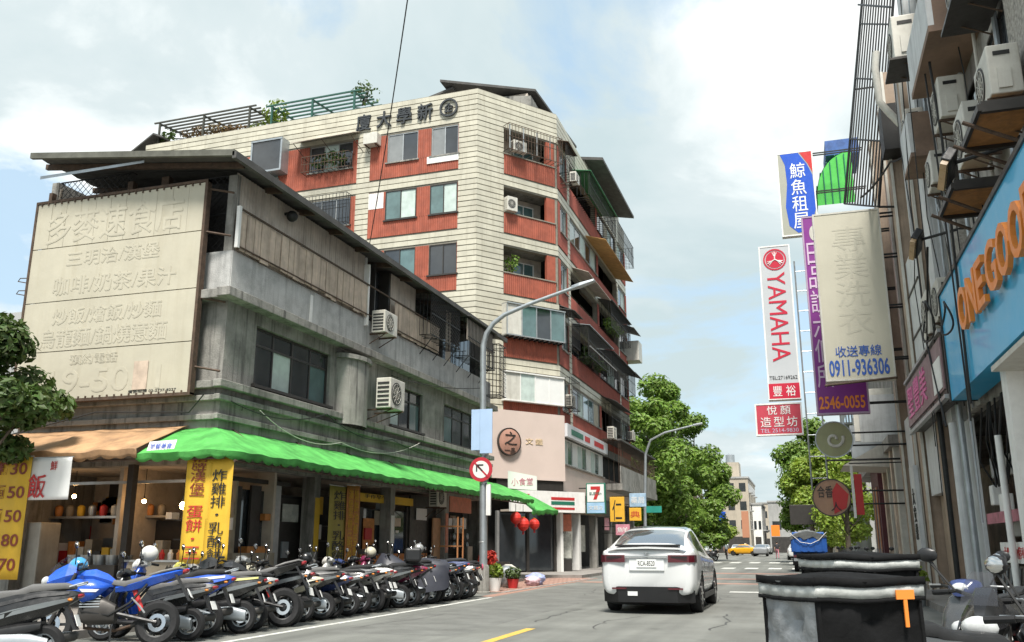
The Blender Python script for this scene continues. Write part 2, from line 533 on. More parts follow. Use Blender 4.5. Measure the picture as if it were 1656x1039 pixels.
WR = random.Random(19)
WGL = [m_glass, m_glass, m_glass, m_glass_t, m_curtain, mat('grey_glass', (0.22, 0.23, 0.23), 0.1, var=0.15, spec=.8), mat('beige_blind', (.42, .38, .30), .8, var=.15, scale=4)]
def window(T, parent, u0, u1, z0, z1, y=0.06, n=2, fm=None, gm=None, fw=0.05, transom=0.0, curtain=None, sill=True):
    """window part with frame, mullions, one pane per light; set back by y into the wall"""
    fm = fm or m_alu; gm = gm or m_glass
    f = MB(T)
    f.box(u0, u1, y - 0.03, y + 0.05, z0, z0 + fw); f.box(u0, u1, y - 0.03, y + 0.05, z1 - fw, z1)
    f.box(u0, u0 + fw, y - 0.03, y + 0.05, z0 + fw, z1 - fw); f.box(u1 - fw, u1, y - 0.03, y + 0.05, z0 + fw, z1 - fw)
    zt = z1 - fw
    if transom:
        zt = z1 - transom
        f.box(u0 + fw, u1 - fw, y - 0.02, y + 0.04, zt - fw, zt)
    step = (u1 - u0 - fw) / n
    for i in range(1, n):
        f.box(u0 + i * step, u0 + i * step + fw, y - 0.022, y + 0.042, z0 + fw, z1 - fw)
    w_ = f.build('window', fm, parent)
    for i in range(n):
        a, b = u0 + fw + i * step, u0 + (i + 1) * step
        yy = y + (0.012 if i % 2 else 0.0)
        top = zt - fw if transom else zt
        g = gm[i % len(gm)] if isinstance(gm, (list, tuple)) else WR.choice(WGL) if gm == 'rand' else gm
        MB(T).box(a, b, yy, yy + 0.012, z0 + fw, top).build('pane', g, w_)
        if transom: MB(T).box(a, b, yy, yy + 0.012, zt, z1 - fw).build('pane', m_glass, w_)
    if sill: MB(T).box(u0 - 0.08, u1 + 0.08, -0.09, y - 0.03, z0 - 0.07, z0 - 0.003).build('sill', fm if fm is m_frame_dk else m_conc, w_)
    return w_

def aircon(T, label, u, z, w=0.85, h=0.6, d=0.34, out=0.12, fan=True, side=False, bracket=True, group='air conditioners on the facades', mt=None, tray=None):
    """outdoor unit hung off the wall T at (u,z): case, fan guard, louvres, bracket"""
    o = T @ V((u, -out - d / 2, z))
    t = thing('air_conditioner', label, 'air conditioner', o, 0, group)
    mt = mt or m_cream_pl
    y0, y1 = -out - d, -out
    MB(T).box(u - w / 2, u + w / 2, y0, y1, z, z + h).build('case', mt, t, bevel=0.02)
    if fan:
        r = min(w, h) * 0.38
        cu = u - w * 0.10
        mx = M.Translation((cu, y0 - 0.004, z + h / 2)) @ M.Rotation(rad(90), 4, 'X')
        MB(T).lathe([(r, 0.0), (r, 0.012), (r * 0.92, 0.012), (r * 0.9, 0.002), (0.01, 0.002)], 20, mx).build('fan_guard', m_ac_dark, t, True)
        sp = MB(T)
        for k in range(6):
            a = math.pi * k / 6
            sp.box(cu - 0.006, cu + 0.006, y0 - 0.022, y0 - 0.012, z + h / 2 - 0.01, z + h / 2 + 0.01)
            c, s_ = math.cos(a) * r * 0.9, math.sin(a) * r * 0.9
            sp.cyl((cu - c, y0 - 0.016, z + h / 2 - s_), (cu + c, y0 - 0.016, z + h / 2 + s_), 0.006, n=4)
        for q in (0.35, 0.62):
            ring = [(cu + math.cos(k * math.pi / 8) * r * q * 1.4, y0 - 0.018, z + h / 2 + math.sin(k * math.pi / 8) * r * q * 1.4) for k in range(17)]
            sp.tube(ring, 0.005, 4, cap=False)
        sp.build('fan_grille', mt, t)
    lv = MB(T)                       # louvres on the end that faces the viewer
    ue = u - w / 2
    for k in range(6):
        zz_ = z + 0.06 + k * (h - 0.12) / 6
        lv.box(ue - 0.012, ue - 0.001, y0 + 0.05, y1 - 0.05, zz_, zz_ + (h - 0.12) / 12)
    lv.build('louvre', m_ac_dark if not side else mt, t)
    if bracket:
        for s_ in (-1, 1):
            uu = u + s_ * w * 0.36
            MB(T).box(uu - 0.02, uu + 0.02, y0 - 0.03, 0, z - 0.045, z - 0.002).build('bracket', m_rust, t)
            MB(T).cyl((uu, y0 + 0.04, z - 0.04), (uu, -0.005, z - 0.32), 0.015, n=5).build('bracket_stay', m_rust, t)
    if tray:
        MB(T).box(u - w * 0.62, u + w * 0.62, y0 - 0.12, -0.02, z - 0.10, z - 0.05).build('drip_tray', tray, t)
    return t

def cable(pts, r, label, sag=0.0, n=14, mt=None):
    a = []
    for p, q in zip(pts, pts[1:]):
        p, q = V(p), V(q)
        for i in range(n):
            t_ = i / n
            a.append(p.lerp(q, t_) - V((0, 0, sag * 4 * t_ * (1 - t_))))
    a.append(V(pts[-1]))
    return solo(MB().tube(a, r, 5), 'cable', mt or m_wire, label, 'cable', None, True)

def corrugated(mb, u0, u1, z0, z1, y, pitch=0.11, depth=0.022, axis='u'):
    """ridged sheet in the facade plane, ridges upright"""
    n = max(2, int((u1 - u0) / pitch))
    top, bot = [], []
    for i in range(n * 2 + 1):
        uu = u0 + (u1 - u0) * i / (n * 2)
        d = y - (depth if i % 2 else 0)
        top.append((uu, d, z1)); bot.append((uu, d, z0))
    return mb.sheet([bot, top])

def foliage(mb, c, r, n, leaf=0.12, rnd=random, flat=1.0, up=0.5, shell=0.55):
    """n leaf-sized quads through an ellipsoid, denser towards its skin"""
    c = V(c)
    if not hasattr(r, '__len__'): r = (r, r, r)
    for _ in range(n):
        d = V((rnd.gauss(0, 1), rnd.gauss(0, 1), rnd.gauss(0, 1))).normalized()
        k = shell + (1 - shell) * rnd.random() ** 0.6 if rnd.random() < 0.75 else rnd.random()
        p = c + V((d.x * r[0] * k, d.y * r[1] * k, d.z * r[2] * k * flat))
        nrm = (d + V((rnd.gauss(0, .5), rnd.gauss(0, .5), rnd.gauss(0, .5) + up))).normalized()
        a = nrm.orthogonal().normalized()
        a.rotate(M.Rotation(rnd.uniform(0, 6.28), 3, nrm))
        b = nrm.cross(a)
        l = leaf * rnd.uniform(0.6, 1.4)
        mb.add([p - a * l, p + b * l * 0.5 + nrm * l * .15, p + a * l, p - b * l * 0.5 + nrm * l * .15], [(0, 1, 2, 3)])
    return mb

def leafmat(name, col, tr=0.35, hue=0.03, var=0.55, sc_=0.9):
    if name in MAT: return MAT[name]
    m = bpy.data.materials.new(name)
    m.use_nodes = True
    t = m.node_tree
    nn, ll = t.nodes, t.links
    b = nn['Principled BSDF']
    o = nn['Material Output']
    b.inputs['Roughness'].default_value = 0.5
    tcn = nn.new('ShaderNodeTexCoord')
    n = nn.new('ShaderNodeTexNoise'); n.inputs['Scale'].default_value = sc_; n.inputs['Detail'].default_value = 7
    ll.new(tcn.outputs['Object'], n.inputs['Vector'])
    n2 = nn.new('ShaderNodeTexNoise'); n2.inputs['Scale'].default_value = sc_ * 9; n2.inputs['Detail'].default_value = 2
    ll.new(tcn.outputs['Object'], n2.inputs['Vector'])
    add = nn.new('ShaderNodeMath'); add.operation = 'ADD'
    ll.new(n.outputs['Fac'], add.inputs[0]); ll.new(n2.outputs['Fac'], add.inputs[1])
    hs = nn.new('ShaderNodeHueSaturation')
    hs.inputs['Color'].default_value = (*col, 1)
    def mr(a, bb, lo, hi, src):
        r = nn.new('ShaderNodeMapRange')
        r.inputs[1].default_value, r.inputs[2].default_value, r.inputs[3].default_value, r.inputs[4].default_value = a, bb, lo, hi
        ll.new(src, r.inputs[0]); return r.outputs[0]
    ll.new(mr(0.7, 1.3, 1 - var, 1 + var, add.outputs[0]), hs.inputs['Value'])
    ll.new(mr(0.3, 0.7, 0.5 - hue, 0.5 + hue, n2.outputs['Fac']), hs.inputs['Hue'])
    ll.new(hs.outputs[0], b.inputs['Base Color'])
    tb = nn.new('ShaderNodeBsdfTranslucent')
    ll.new(hs.outputs[0], tb.inputs['Color'])
    mx = nn.new('ShaderNodeMixShader'); mx.inputs[0].default_value = tr
    ll.new(b.outputs[0], mx.inputs[1]); ll.new(tb.outputs[0], mx.inputs[2])
    ll.new(mx.outputs[0], o.inputs['Surface'])
    MAT[name] = m
    return m
m_bark = mat('bark', (0.10, 0.08, 0.06), 0.9, var=0.3, scale=5, bump=0.6, bscale=20)
m_leaf = leafmat('street_leaf', (0.165, 0.265, 0.04))
m_leaf_dk = leafmat('dark_leaf', (0.075, 0.125, 0.028))
m_leaf_yl = leafmat('yellow_leaf', (0.22, 0.30, 0.035))
m_leaf_br = leafmat('dry_vine', (0.16, 0.10, 0.04), hue=0.05)

# ================================================================ the grey three-storey corner shophouse
G = frame((-11.5, 0, 0), 90)            # street side: u is world Y
GF = frame((-11.5, 16.0, 0), 0)         # short side towards the viewer: u = X + 11.5
gb = thing('concrete_shophouse', 'grey weathered three-storey corner shophouse with tin upper storey and shops below', 'building', (-11.5, 16, 0))
wins = [(17.15, 20.6, 4.85, 6.2), (24.35, 26.75, 4.85, 6.1), (28.65, 31.75, 4.8, 6.1)]
wl = MB(G)
wall_holes(wl, 16.0, 33.4, 3.0, 6.48, wins, 0, 0.25)
wl.box(16.0, 16.25, 0.25, 5.3, 3.0, 6.48)           # return wall of the short side
wl.box(33.15, 33.4, 0.25, 5.3, 0.1, 9.35)
wl.box(16.25, 33.15, 5.3, 5.5, 0.1, 10.0)
wl.build('wall', m_conc, gb)
# ledges
for z0, z1, d in ((6.48, 6.68, 0.34), (4.56, 4.72, 0.20), (4.30, 4.42, 0.14), (3.9, 4.02, 0.1)):
    MB(G).box(15.9 - d, 33.5, -d, -0.002, z0, z1).build('cornice', m_conc, gb, bevel=0.015)
    MB(GF).box(-5.3, -0.002, -d, -0.002, z0 + .002, z1 + .002).build('cornice', m_conc, gb, bevel=0.015)
pl_ = MB(G).box(15.98, 33.4, -0.05, 0.2, 6.69, 7.62)
pl_.build('parapet', m_stucco, gb)
MB(GF).box(-5.3, 0.03, -0.04, 0.2, 6.70, 7.62).build('parapet', m_stucco, gb)
MB(G).box(19.3, 19.42, -0.075, -0.052, 6.72, 7.5).build('pilaster_strip', m_whitew, gb)
# half-round column between the windows
cc = MB(G)
ring = [(21.7 + 0.75 * math.cos(a), -0.42 * math.sin(a)) for a in [math.pi * k / 14 for k in range(15)]]
cc.loft([[(p[0], p[1], z) for p in ring] for z in (4.45, 6.2)], closed=False)
cc.build('half_column', m_conc, gb, 30)
cc = MB(G)
ring = [(21.7 + 0.86 * math.cos(a), -0.5 * math.sin(a)) for a in [math.pi * k / 14 for k in range(15)]]
cc.loft([[(p[0], p[1], z) for p in ring] for z in (6.2, 6.32)], cap=True)
cc.build('column_cap', m_conc, gb, 30)
window(G, gb, *wins[0][:2], *wins[0][2:], y=0.12, n=4, fm=m_frame_dk, gm=[m_glass, m_curtain, m_glass, m_glass_t], transom=0.38)
window(G, gb, *wins[1][:2], *wins[1][2:], y=0.12, n=3, fm=m_frame_dk, gm=[m_curtain, m_glass, m_glass_t], transom=0.34)
window(G, gb, *wins[2][:2], *wins[2][2:], y=0.12, n=3, fm=m_frame_dk, gm=[m_glass_t, m_glass, m_glass], transom=0.34)
# tin upper storey
def ridged(name, u0, u1, z0, z1, y, mt, pitch=0.11):
    return corrugated(MB(G), u0, u1, z0, z1, y, pitch).build(name, mt, gb)
ridged('tin_sheet', 16.0, 22.35, 7.62, 9.47, 0.02, m_tin)
ridged('tin_sheet', 24.1, 26.0, 7.62, 9.47, 0.02, m_tin)
ridged('tin_sheet', 28.7, 29.2, 7.62, 9.47, 0.02, m_tin)
MB(G).box(22.4, 24.05, 0.35, 0.4, 7.62, 9.46).build('dark_window', m_glass, gb)
MB(G).box(25.95, 33.4, 0.5, 0.55, 7.62, 9.46).build('dark_window', m_glass, gb)
for u in (22.4, 23.0, 23.95): MB(G).box(u, u + 0.06, 0.0, 0.34, 7.62, 9.46).build('window_post', m_whitew if u == 22.4 else m_frame_dk, gb)
MB(G).box(22.28, 22.36, -0.16, 0.0, 7.4, 9.2).build('downpipe', m_whitew, gb)
# loose boards in front of the tin, under the rail
random.seed(11)
u = 16.0
bm_ = MB().box(0, 1, -0.012, 0.012, 0, 1).mesh('board', m_plank)
while u < 27.5:
    wd = random.uniform(0.24, 0.38)
    if not 22.2 < u < 24.1:
        zb = 7.66 + random.uniform(-0.05, 0.03)
        piece('board', bm_, gb, G @ M.Translation((u, -0.13 + random.uniform(-.012, .012), zb)) @ M.Diagonal((wd - 0.025, 1, 8.55 - zb, 1)))
    u += wd
rl_ = MB(G)
rl_.box(15.95, 27.6, -0.18, -0.145, 8.56, 8.60); rl_.box(15.95, 16.0, -0.18, -0.13, 7.62, 8.6)
rl_.box(15.95, 27.6, -0.165, -0.145, 7.70, 7.73)
rl_.build('railing', m_rust, gb)
MB(G).box(15.90, 15.98, -0.20, -0.12, 7.66, 8.62).build('rail_post', m_whitew, gb)
# iron cages over the upper windows
def cage(parent, T, u0, u1, z0, z1, d, name='window_cage', step=0.16, mt=None, diag=False, roofm=None, y=0.0):
    mt = mt or m_black
    c = MB(T)
    r = 0.011
    for uu in (u0, u1):
        for zz_ in (z0, z1): c.box(uu - r, uu + r, y - d, y, zz_ - r, zz_ + r)
        k = 1
        while k * step < d:
            c.box(uu - r * .7, uu + r * .7, y - k * step - r, y - k * step + r, z0, z1); k += 1
    for zz_ in (z0, (z0 + z1) / 2, z1): c.box(u0, u1, y - d - r, y - d + r, zz_ - r * 1.3, zz_ + r * 1.3)
    if diag:
        n = int((u1 - u0) / step)
        hgt = z1 - z0
        for i in range(-int(hgt / step), n):
            a = u0 + i * step
            for sgn in (1, -1):
                p0 = max(a, u0); q0 = min(a + hgt, u1)
                if q0 <= p0: continue
                za, zb = z0 + (p0 - a), z0 + (q0 - a)
                if sgn < 0: za, zb = z1 + z0 - za, z1 + z0 - zb
                c.cyl((p0, y - d, za), (q0, y - d, zb), r * 0.6, n=4)
    else:
        k = 0
        while u0 + k * step <= u1:
            c.box(u0 + k * step - r * .7, u0 + k * step + r * .7, y - d - r, y - d + r, z0, z1); k += 1
    k = 0
    while u0 + k * step * 1.5 <= u1:                     # floor bars
        c.box(u0 + k * step * 1.5 - r, u0 + k * step * 1.5 + r, y - d, y, z0 - r, z0 + r); k += 1
    o = c.build(name, mt, parent)
    if roofm: MB(T).add([(u0 - .1, y - d - .12, z1 + .03), (u1 + .1, y - d - .12, z1 + .03), (u1 + .1, y + .02, z1 + .2), (u0 - .1, y + .02, z1 + .2),
                         (u0 - .1, y - d - .12, z1 + .0), (u1 + .1, y - d - .12, z1 + .0), (u1 + .1, y + .02, z1 + .17), (u0 - .1, y + .02, z1 + .17)],
                        [(0, 1, 2, 3), (7, 6, 5, 4), (0, 4, 5, 1), (1, 5, 6, 2), (2, 6, 7, 3), (3, 7, 4, 0)]).build('cage_roof', roofm, o)
    return o
cage(gb, G, 26.05, 28.6, 7.95, 9.35, 0.55, step=0.13, diag=True)
cage(gb, G, 29.3, 32.3, 7.9, 9.3, 0.6, step=0.15, diag=False, roofm=m_roof)
cage(gb, G, 32.5, 33.4, 7.0, 9.0, 0.7, step=0.15, diag=True)
for uu in (26.3, 27.4, 28.4, 29.6, 30.8, 32.0):
    MB(G).cyl((uu, -0.5, 7.93), (uu, -0.02, 7.35), 0.016, n=5).cyl((uu, -0.05, 7.9), (uu + .35, -0.5, 7.93), 0.012, n=5).build('cage_strut', m_black, gb)
MB(G).box(29.35, 32.2, -0.55, -0.53, 8.5, 9.28).build('awning_sheet', m_tin, gb)
# short side: open lattice storey over the billboard
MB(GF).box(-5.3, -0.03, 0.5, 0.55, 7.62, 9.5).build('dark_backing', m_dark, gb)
cage(gb, GF, -5.0, -2.9, 8.0, 9.85, 0.12, step=0.17, diag=True, y=0.15, name='lattice')
cage(gb, GF, -2.7, -0.05, 7.65, 9.42, 0.12, step=0.17, diag=True, y=0.15, name='lattice')
for a, b in ((-5.3, -5.2), (-3.0, -2.85), (-2.05, -1.85), (-0.22, 0.0)):
    MB(GF).box(a, b, 0.0, 0.14, 7.62, 9.62 if b < -.1 else 9.42).build('post', m_conc if b >= -.1 else m_rust, gb)
MB(GF).box(-2.6, -2.1, 0.25, 0.3, 7.7, 9.4).build('hung_board', m_cream_pl, gb)
MB(GF).cyl((-5.1, 0.05, 8.1), (-4.98, 0.05, 9.7), 0.035, n=6).build('pole', m_plank, gb)
# roof: tin sheets falling towards the street
rf = MB(w=True)
def roofz(x): return 9.5 + (x + 11.04) * (10.18 - 9.5) / (-16.56 + 11.04)
n = 40
rows0, rows1 = [], []
for i in range(n * 2 + 1):
    yy = 15.1 + (33.9 - 15.1) * i / (n * 2)
    b = 0.03 if i % 2 else 0
    rows0.append((-16.52, yy, roofz(-16.52) + b)); rows1.append((-10.95, yy, roofz(-10.95) + b))
rf.sheet([rows1, rows0])
rf.build('roof', m_roof, gb)
rfe = MB(w=True)
for a, b, z in ((-16.52, -10.95, 0.0),):
    rfe.add([(a, 15.05, roofz(a) - .09), (b, 15.05, roofz(b) - .09), (b, 15.05, roofz(b) + .05), (a, 15.05, roofz(a) + .05),
             (a, 15.14, roofz(a) - .09), (b, 15.14, roofz(b) - .09), (b, 15.14, roofz(b) + .05), (a, 15.14, roofz(a) + .05)],
            [(0, 1, 2, 3), (7, 6, 5, 4), (0, 4, 5, 1), (3, 2, 6, 7), (1, 5, 6, 2), (0, 3, 7, 4)])
rfe.build('roof_fascia', m_roofedge, gb)
MB(w=True).box(-11.0, -10.9, 15.05, 33.9, 9.34, 9.5).build('gutter', m_roof, gb)
for k in range(12):
    yy = 15.6 + k * 1.52
    MB(w=True).add([(-16.6, yy, roofz(-16.6) - .14), (-11.1, yy, roofz(-11.1) - .14), (-11.1, yy + .08, roofz(-11.1) - .14), (-16.6, yy + .08, roofz(-16.6) - .14),
                    (-16.6, yy, roofz(-16.6) - .01), (-11.1, yy, roofz(-11.1) - .01), (-11.1, yy + .08, roofz(-11.1) - .01), (-16.6, yy + .08, roofz(-16.6) - .01)],
                   [(3, 2, 1, 0), (4, 5, 6, 7), (0, 1, 5, 4), (2, 3, 7, 6), (1, 2, 6, 5), (3, 0, 4, 7)]).build('rafter', m_rust, gb)
MB(w=True).add([(-16.4, 15.3, 9.72), (-13.4, 15.2, 9.68), (-13.4, 15.2, 9.62), (-16.4, 15.3, 9.64)], [(0, 1, 2, 3)]).build('gutter', m_galv, gb)
MB(w=True).sph((-11.3, 18.0, 9.12), 0.14, 10, 7).cyl((-11.5, 18.0, 9.2), (-11.25, 18.0, 9.2), 0.04).build('round_lamp', m_black, gb, True)
# ground floor: piers, beams, shop backs
for u0, u1 in ((16.0, 16.35), (20.15, 20.45), (24.6, 24.9), (28.9, 29.3), (33.1, 33.4)):
    MB(G).box(u0, u1, 0.02, 0.36, 0.12, 3.0).build('pier', m_conc, gb)
MB(GF).box(-5.3, -5.0, 0, 0.3, 0.12, 3.0).build('pier', m_conc, gb)
MB(G).box(16.4, 33.1, 2.6, 2.7, 0.12, 3.0).build('shop_back_wall', m_int, gb)
MB(G).box(16.26, 33.1, 0.25, 5.3, 3.0, 3.1).build('ceiling', m_int, gb)

# billboard
bb = thing('billboard', 'big faded cream billboard with ghost lettering on the corner shophouse', 'billboard', (-14.45, 15.62, 4.4))
BT = frame((-16.63, 15.62, 0), 0) @ M.Diagonal((.972, 1, 1, 1))
m_bill = mat('faded_cream_board', (0.49, 0.455, 0.36), 0.75, var=0.08, scale=1.2, bump=0.12, bscale=14, dirt=0.12, dcol=(0.35, 0.30, 0.2), streak=0.28)
m_ghost = mat('ghost_lettering', (0.485, 0.45, 0.357), 0.75, var=0.1, scale=2)
m_ghost2 = mat('ghost_lettering_shadow', (0.445, 0.413, 0.328), 0.8, var=0.1, scale=2)  # shade of the embossed letters, put in as a darker colour
nx = 11
for i in range(nx):
    MB(BT).box(4.75 * i / nx + 0.004, 4.75 * (i + 1) / nx - 0.004, -0.028 - random.uniform(0, .004), 0.0, 8.02, 9.13).build('panel', m_bill, bb)
for z0, z1 in ((6.72, 8.0), (5.55, 6.70), (4.45, 5.53)):
    MB(BT).box(0.0, 4.75, -0.03, 0, z0, z1).build('panel', m_bill, bb)
fr_ = MB(BT)
for a in ((-0.06, 0.0, 4.40, 9.2), (4.75, 4.82, 4.40, 9.2)): fr_.box(a[0], a[1], -0.05, 0.1, a[2], a[3])
fr_.box(-0.06, 4.82, -0.052, 0.1, 9.14, 9.2); fr_.box(-0.06, 4.82, -0.052, 0.1, 4.38, 4.44)
fr_.build('frame', m_rust, bb)
for i in range(24): tabs = MB(BT).box(0.1 + i * 0.195, 0.13 + i * 0.195, -0.056, -0.031, 9.08, 9.16); tabs.box(0.1 + i * 0.195, 0.13 + i * 0.195, -0.056, -0.031, 4.42, 4.49); tabs.build('clip', m_rust, bb)
for z in (5.0, 6.5, 8.0, 9.0):
    MB(BT).cyl((4.8, 0.05, z), (5.35, 0.2, z - 0.1), 0.025, n=5).build('bracket', m_rust, bb); MB(BT).cyl((-0.05, .05, z), (-.05, .22, z), .025, n=5).build('bracket', m_rust, bb)
for z in (7.35, 7.05): MB(BT).tube([(-0.02, 0, z), (-0.3, 0, z + .02), (-.36, 0, z - .05), (-.05, 0, z - .12)], 0.012, 5).build('bracket', m_rust, bb)
def ghost(s, u, z, w_, h_, b=0.0):
    t1 = text_mb(s, w_, h_, 0.007, BT @ M.Translation((u, -0.030, z)), b)
    t1.build('raised_lettering', m_ghost, bb)
    t2 = text_mb(s, w_, h_, 0.006, BT @ M.Translation((u + 0.02, -0.030, z - 0.02)), b)  # offset darker copy paints the shadow along the raised strokes
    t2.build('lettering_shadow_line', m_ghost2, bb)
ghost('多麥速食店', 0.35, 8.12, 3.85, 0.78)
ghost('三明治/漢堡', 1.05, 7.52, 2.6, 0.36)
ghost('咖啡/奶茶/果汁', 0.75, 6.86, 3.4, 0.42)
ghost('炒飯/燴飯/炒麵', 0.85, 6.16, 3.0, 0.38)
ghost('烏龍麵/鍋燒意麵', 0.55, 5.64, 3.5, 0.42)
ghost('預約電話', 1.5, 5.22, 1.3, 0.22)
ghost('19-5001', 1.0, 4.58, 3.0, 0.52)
MB(BT).box(3.3, 3.68, -0.048, -0.044, 4.56, 5.18).build('patch', m_plank, bb)
text_mb('廣告招牌 02-2737-8227', 1.25, 0.07, 0.004, BT @ M.Translation((3.2, -0.032, 4.49))).build('lettering', m_blk, bb)
solo(MB(BT).tube([(0.1, -.1, 3.7), (2.5, -.15, 4.1), (4.9, -.12, 4.0), (5.3, -.2, 4.35)], 0.015, 5), 'cable', m_wire, 'black cable sagging under the cream billboard', 'cable', None, True)

# ================================================================ the tall tiled apartment block on the corner
PB, PA = V((-14.074, 38.801, 0)), V((-11.0, 42.764, 0))
TL, TC, TS = frame(PB, -1.5), frame(PB, 52.2), frame(PA, 90)
ab = thing('apartment_block', 'seven-storey apartment block of cream tile bands and red panels with a chamfered corner', 'building', PB)
m_tile = mat('cream_tile', (0.56, 0.53, 0.43), 0.45, world=True, var=0.14, scale=1.1, dirt=0.3, dcol=(0.30, 0.27, 0.2), streak=0.5)
m_joint = mat('tile_joint', (0.24, 0.22, 0.18), 0.9, var=0.2, scale=3)
m_redp = mat('red_brick_panel', (0.34, 0.085, 0.048), 0.75, var=0.22, scale=2, bump=0.2, dirt=0.22, dcol=(0.14, 0.035, 0.02), streak=0.5)
m_redp2 = mat('red_brick_panel_street', (0.33, 0.085, 0.06), 0.75, var=0.18, scale=2, bump=0.2, dirt=0.3, dcol=(0.12, 0.05, 0.04), streak=0.4)
m_pink = mat('pale_pink_board', (0.66, 0.54, 0.48), 0.6, var=0.05, scale=0.8, dirt=0.08, dcol=(0.5, 0.42, 0.36))
ZB = [19.6, 16.45, 13.3, 10.15, 7.0]
CH = 3.15 / 11
# backing walls with openings
lw, cw_, sw = MB(TL), MB(TC), MB(TS)
lh, chs, sh = [], [], []
for i, zb in enumerate(ZB):
    lh += [(-2.5, -1.02, zb + .85, zb + 2.42), (-4.98, -3.25, zb + .85, zb + 2.42), (-9.6, -7.0, zb + .9, zb + 2.42)]
    lh += [(-13.0, -11.5, zb + .9, zb + 2.42), (-16, -14.5, zb + .9, zb + 2.42), (-19.4, -17.9, zb + .9, zb + 2.42)]
    chs.append((1.62, 4.86, zb + 1.06, zb + 2.45))
    sh += [(0.5, 1.85, zb + .9, zb + 2.4), (2.75, 9.4, zb + 1.05, zb + 2.45), (9.9, 16.0, zb + 1.05, zb + 2.45), (16.6, 19.0, zb + 1.0, zb + 2.4)]
wall_holes(lw, -20.6, 0.0, 4.3, 23.85, lh, 0.035, 0.3)
wall_holes(cw_, 0.0, 5.02, 7.0, 23.85, chs, 0.035, 0.3)
wall_holes(sw, 0.0, 19.5, 7.0, 23.85, sh, 0.035, 0.3)
merge(lw, cw_, sw).build('wall', m_joint, ab)
core = MB(w=True)
core.prism([(-34.3, 40.6), (-14.6, 40.1), (-12.6, 43.4), (-12.6, 62.0), (-34.3, 62.0)], 0.1, 23.0, 'z')
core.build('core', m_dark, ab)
MB(w=True).prism([(-34.6, 39.5), (-14.3, 39.0), (-11.3, 42.9), (-11.3, 62.1), (-34.6, 62.1)], 23.05, 23.2, 'z').build('roof_slab', m_conc, ab)
merge(MB(TS).box(19.2, 19.5, .3, 22, 0.1, 23.85), MB(TL).box(-20.6, -20.3, 0.3, 22, 0.1, 23.85)).build('end_wall', m_tile, ab)

# tile courses: one strip object per course
tile_me = MB()
tile_me.loft([[(0, 0.03, 0), (0, 0.03, 1)], [(0, 0.0, 0.0), (0, 0.0, 1)], [(1, 0.0, 0.0), (1, 0.0, 1)], [(1, 0.03, 0), (1, 0.03, 1)]], closed=False, cap=False)
tile_me.f += [(0, 2, 4, 6), (1, 7, 5, 3)]
tile_me = tile_me.mesh('tile_course', m_tile)
def is_red(z):
    for zb in ZB:
        if zb - 0.02 < z < zb + 2.44: return True
    return False
rnd = random.Random(5)
def course(T, u0, u1, z):
    piece('tile_course', tile_me, ab, T @ M.Translation((u0, rnd.uniform(-.006, .004), z)) @ M.Diagonal((u1 - u0, 1, CH - 0.045, 1)))
z = 23.85 - CH
while z > 6.95:
    mid = z + CH / 2
    if not is_red(mid):
        course(TL, -20.6, 0.0, z); course(TC, 0.0, 5.02, z)
        course(TS, 0.0, 19.5, z)
    else:
        course(TL, -1.0, 0.0, z); course(TC, 0.0, 1.6, z)
        if z > 12: course(TL, -6.72, -5.96, z)
        course(TS, 2.05, 2.62, z)
        if z > 9: course(TS, 16.1, 16.5, z)
    z -= CH
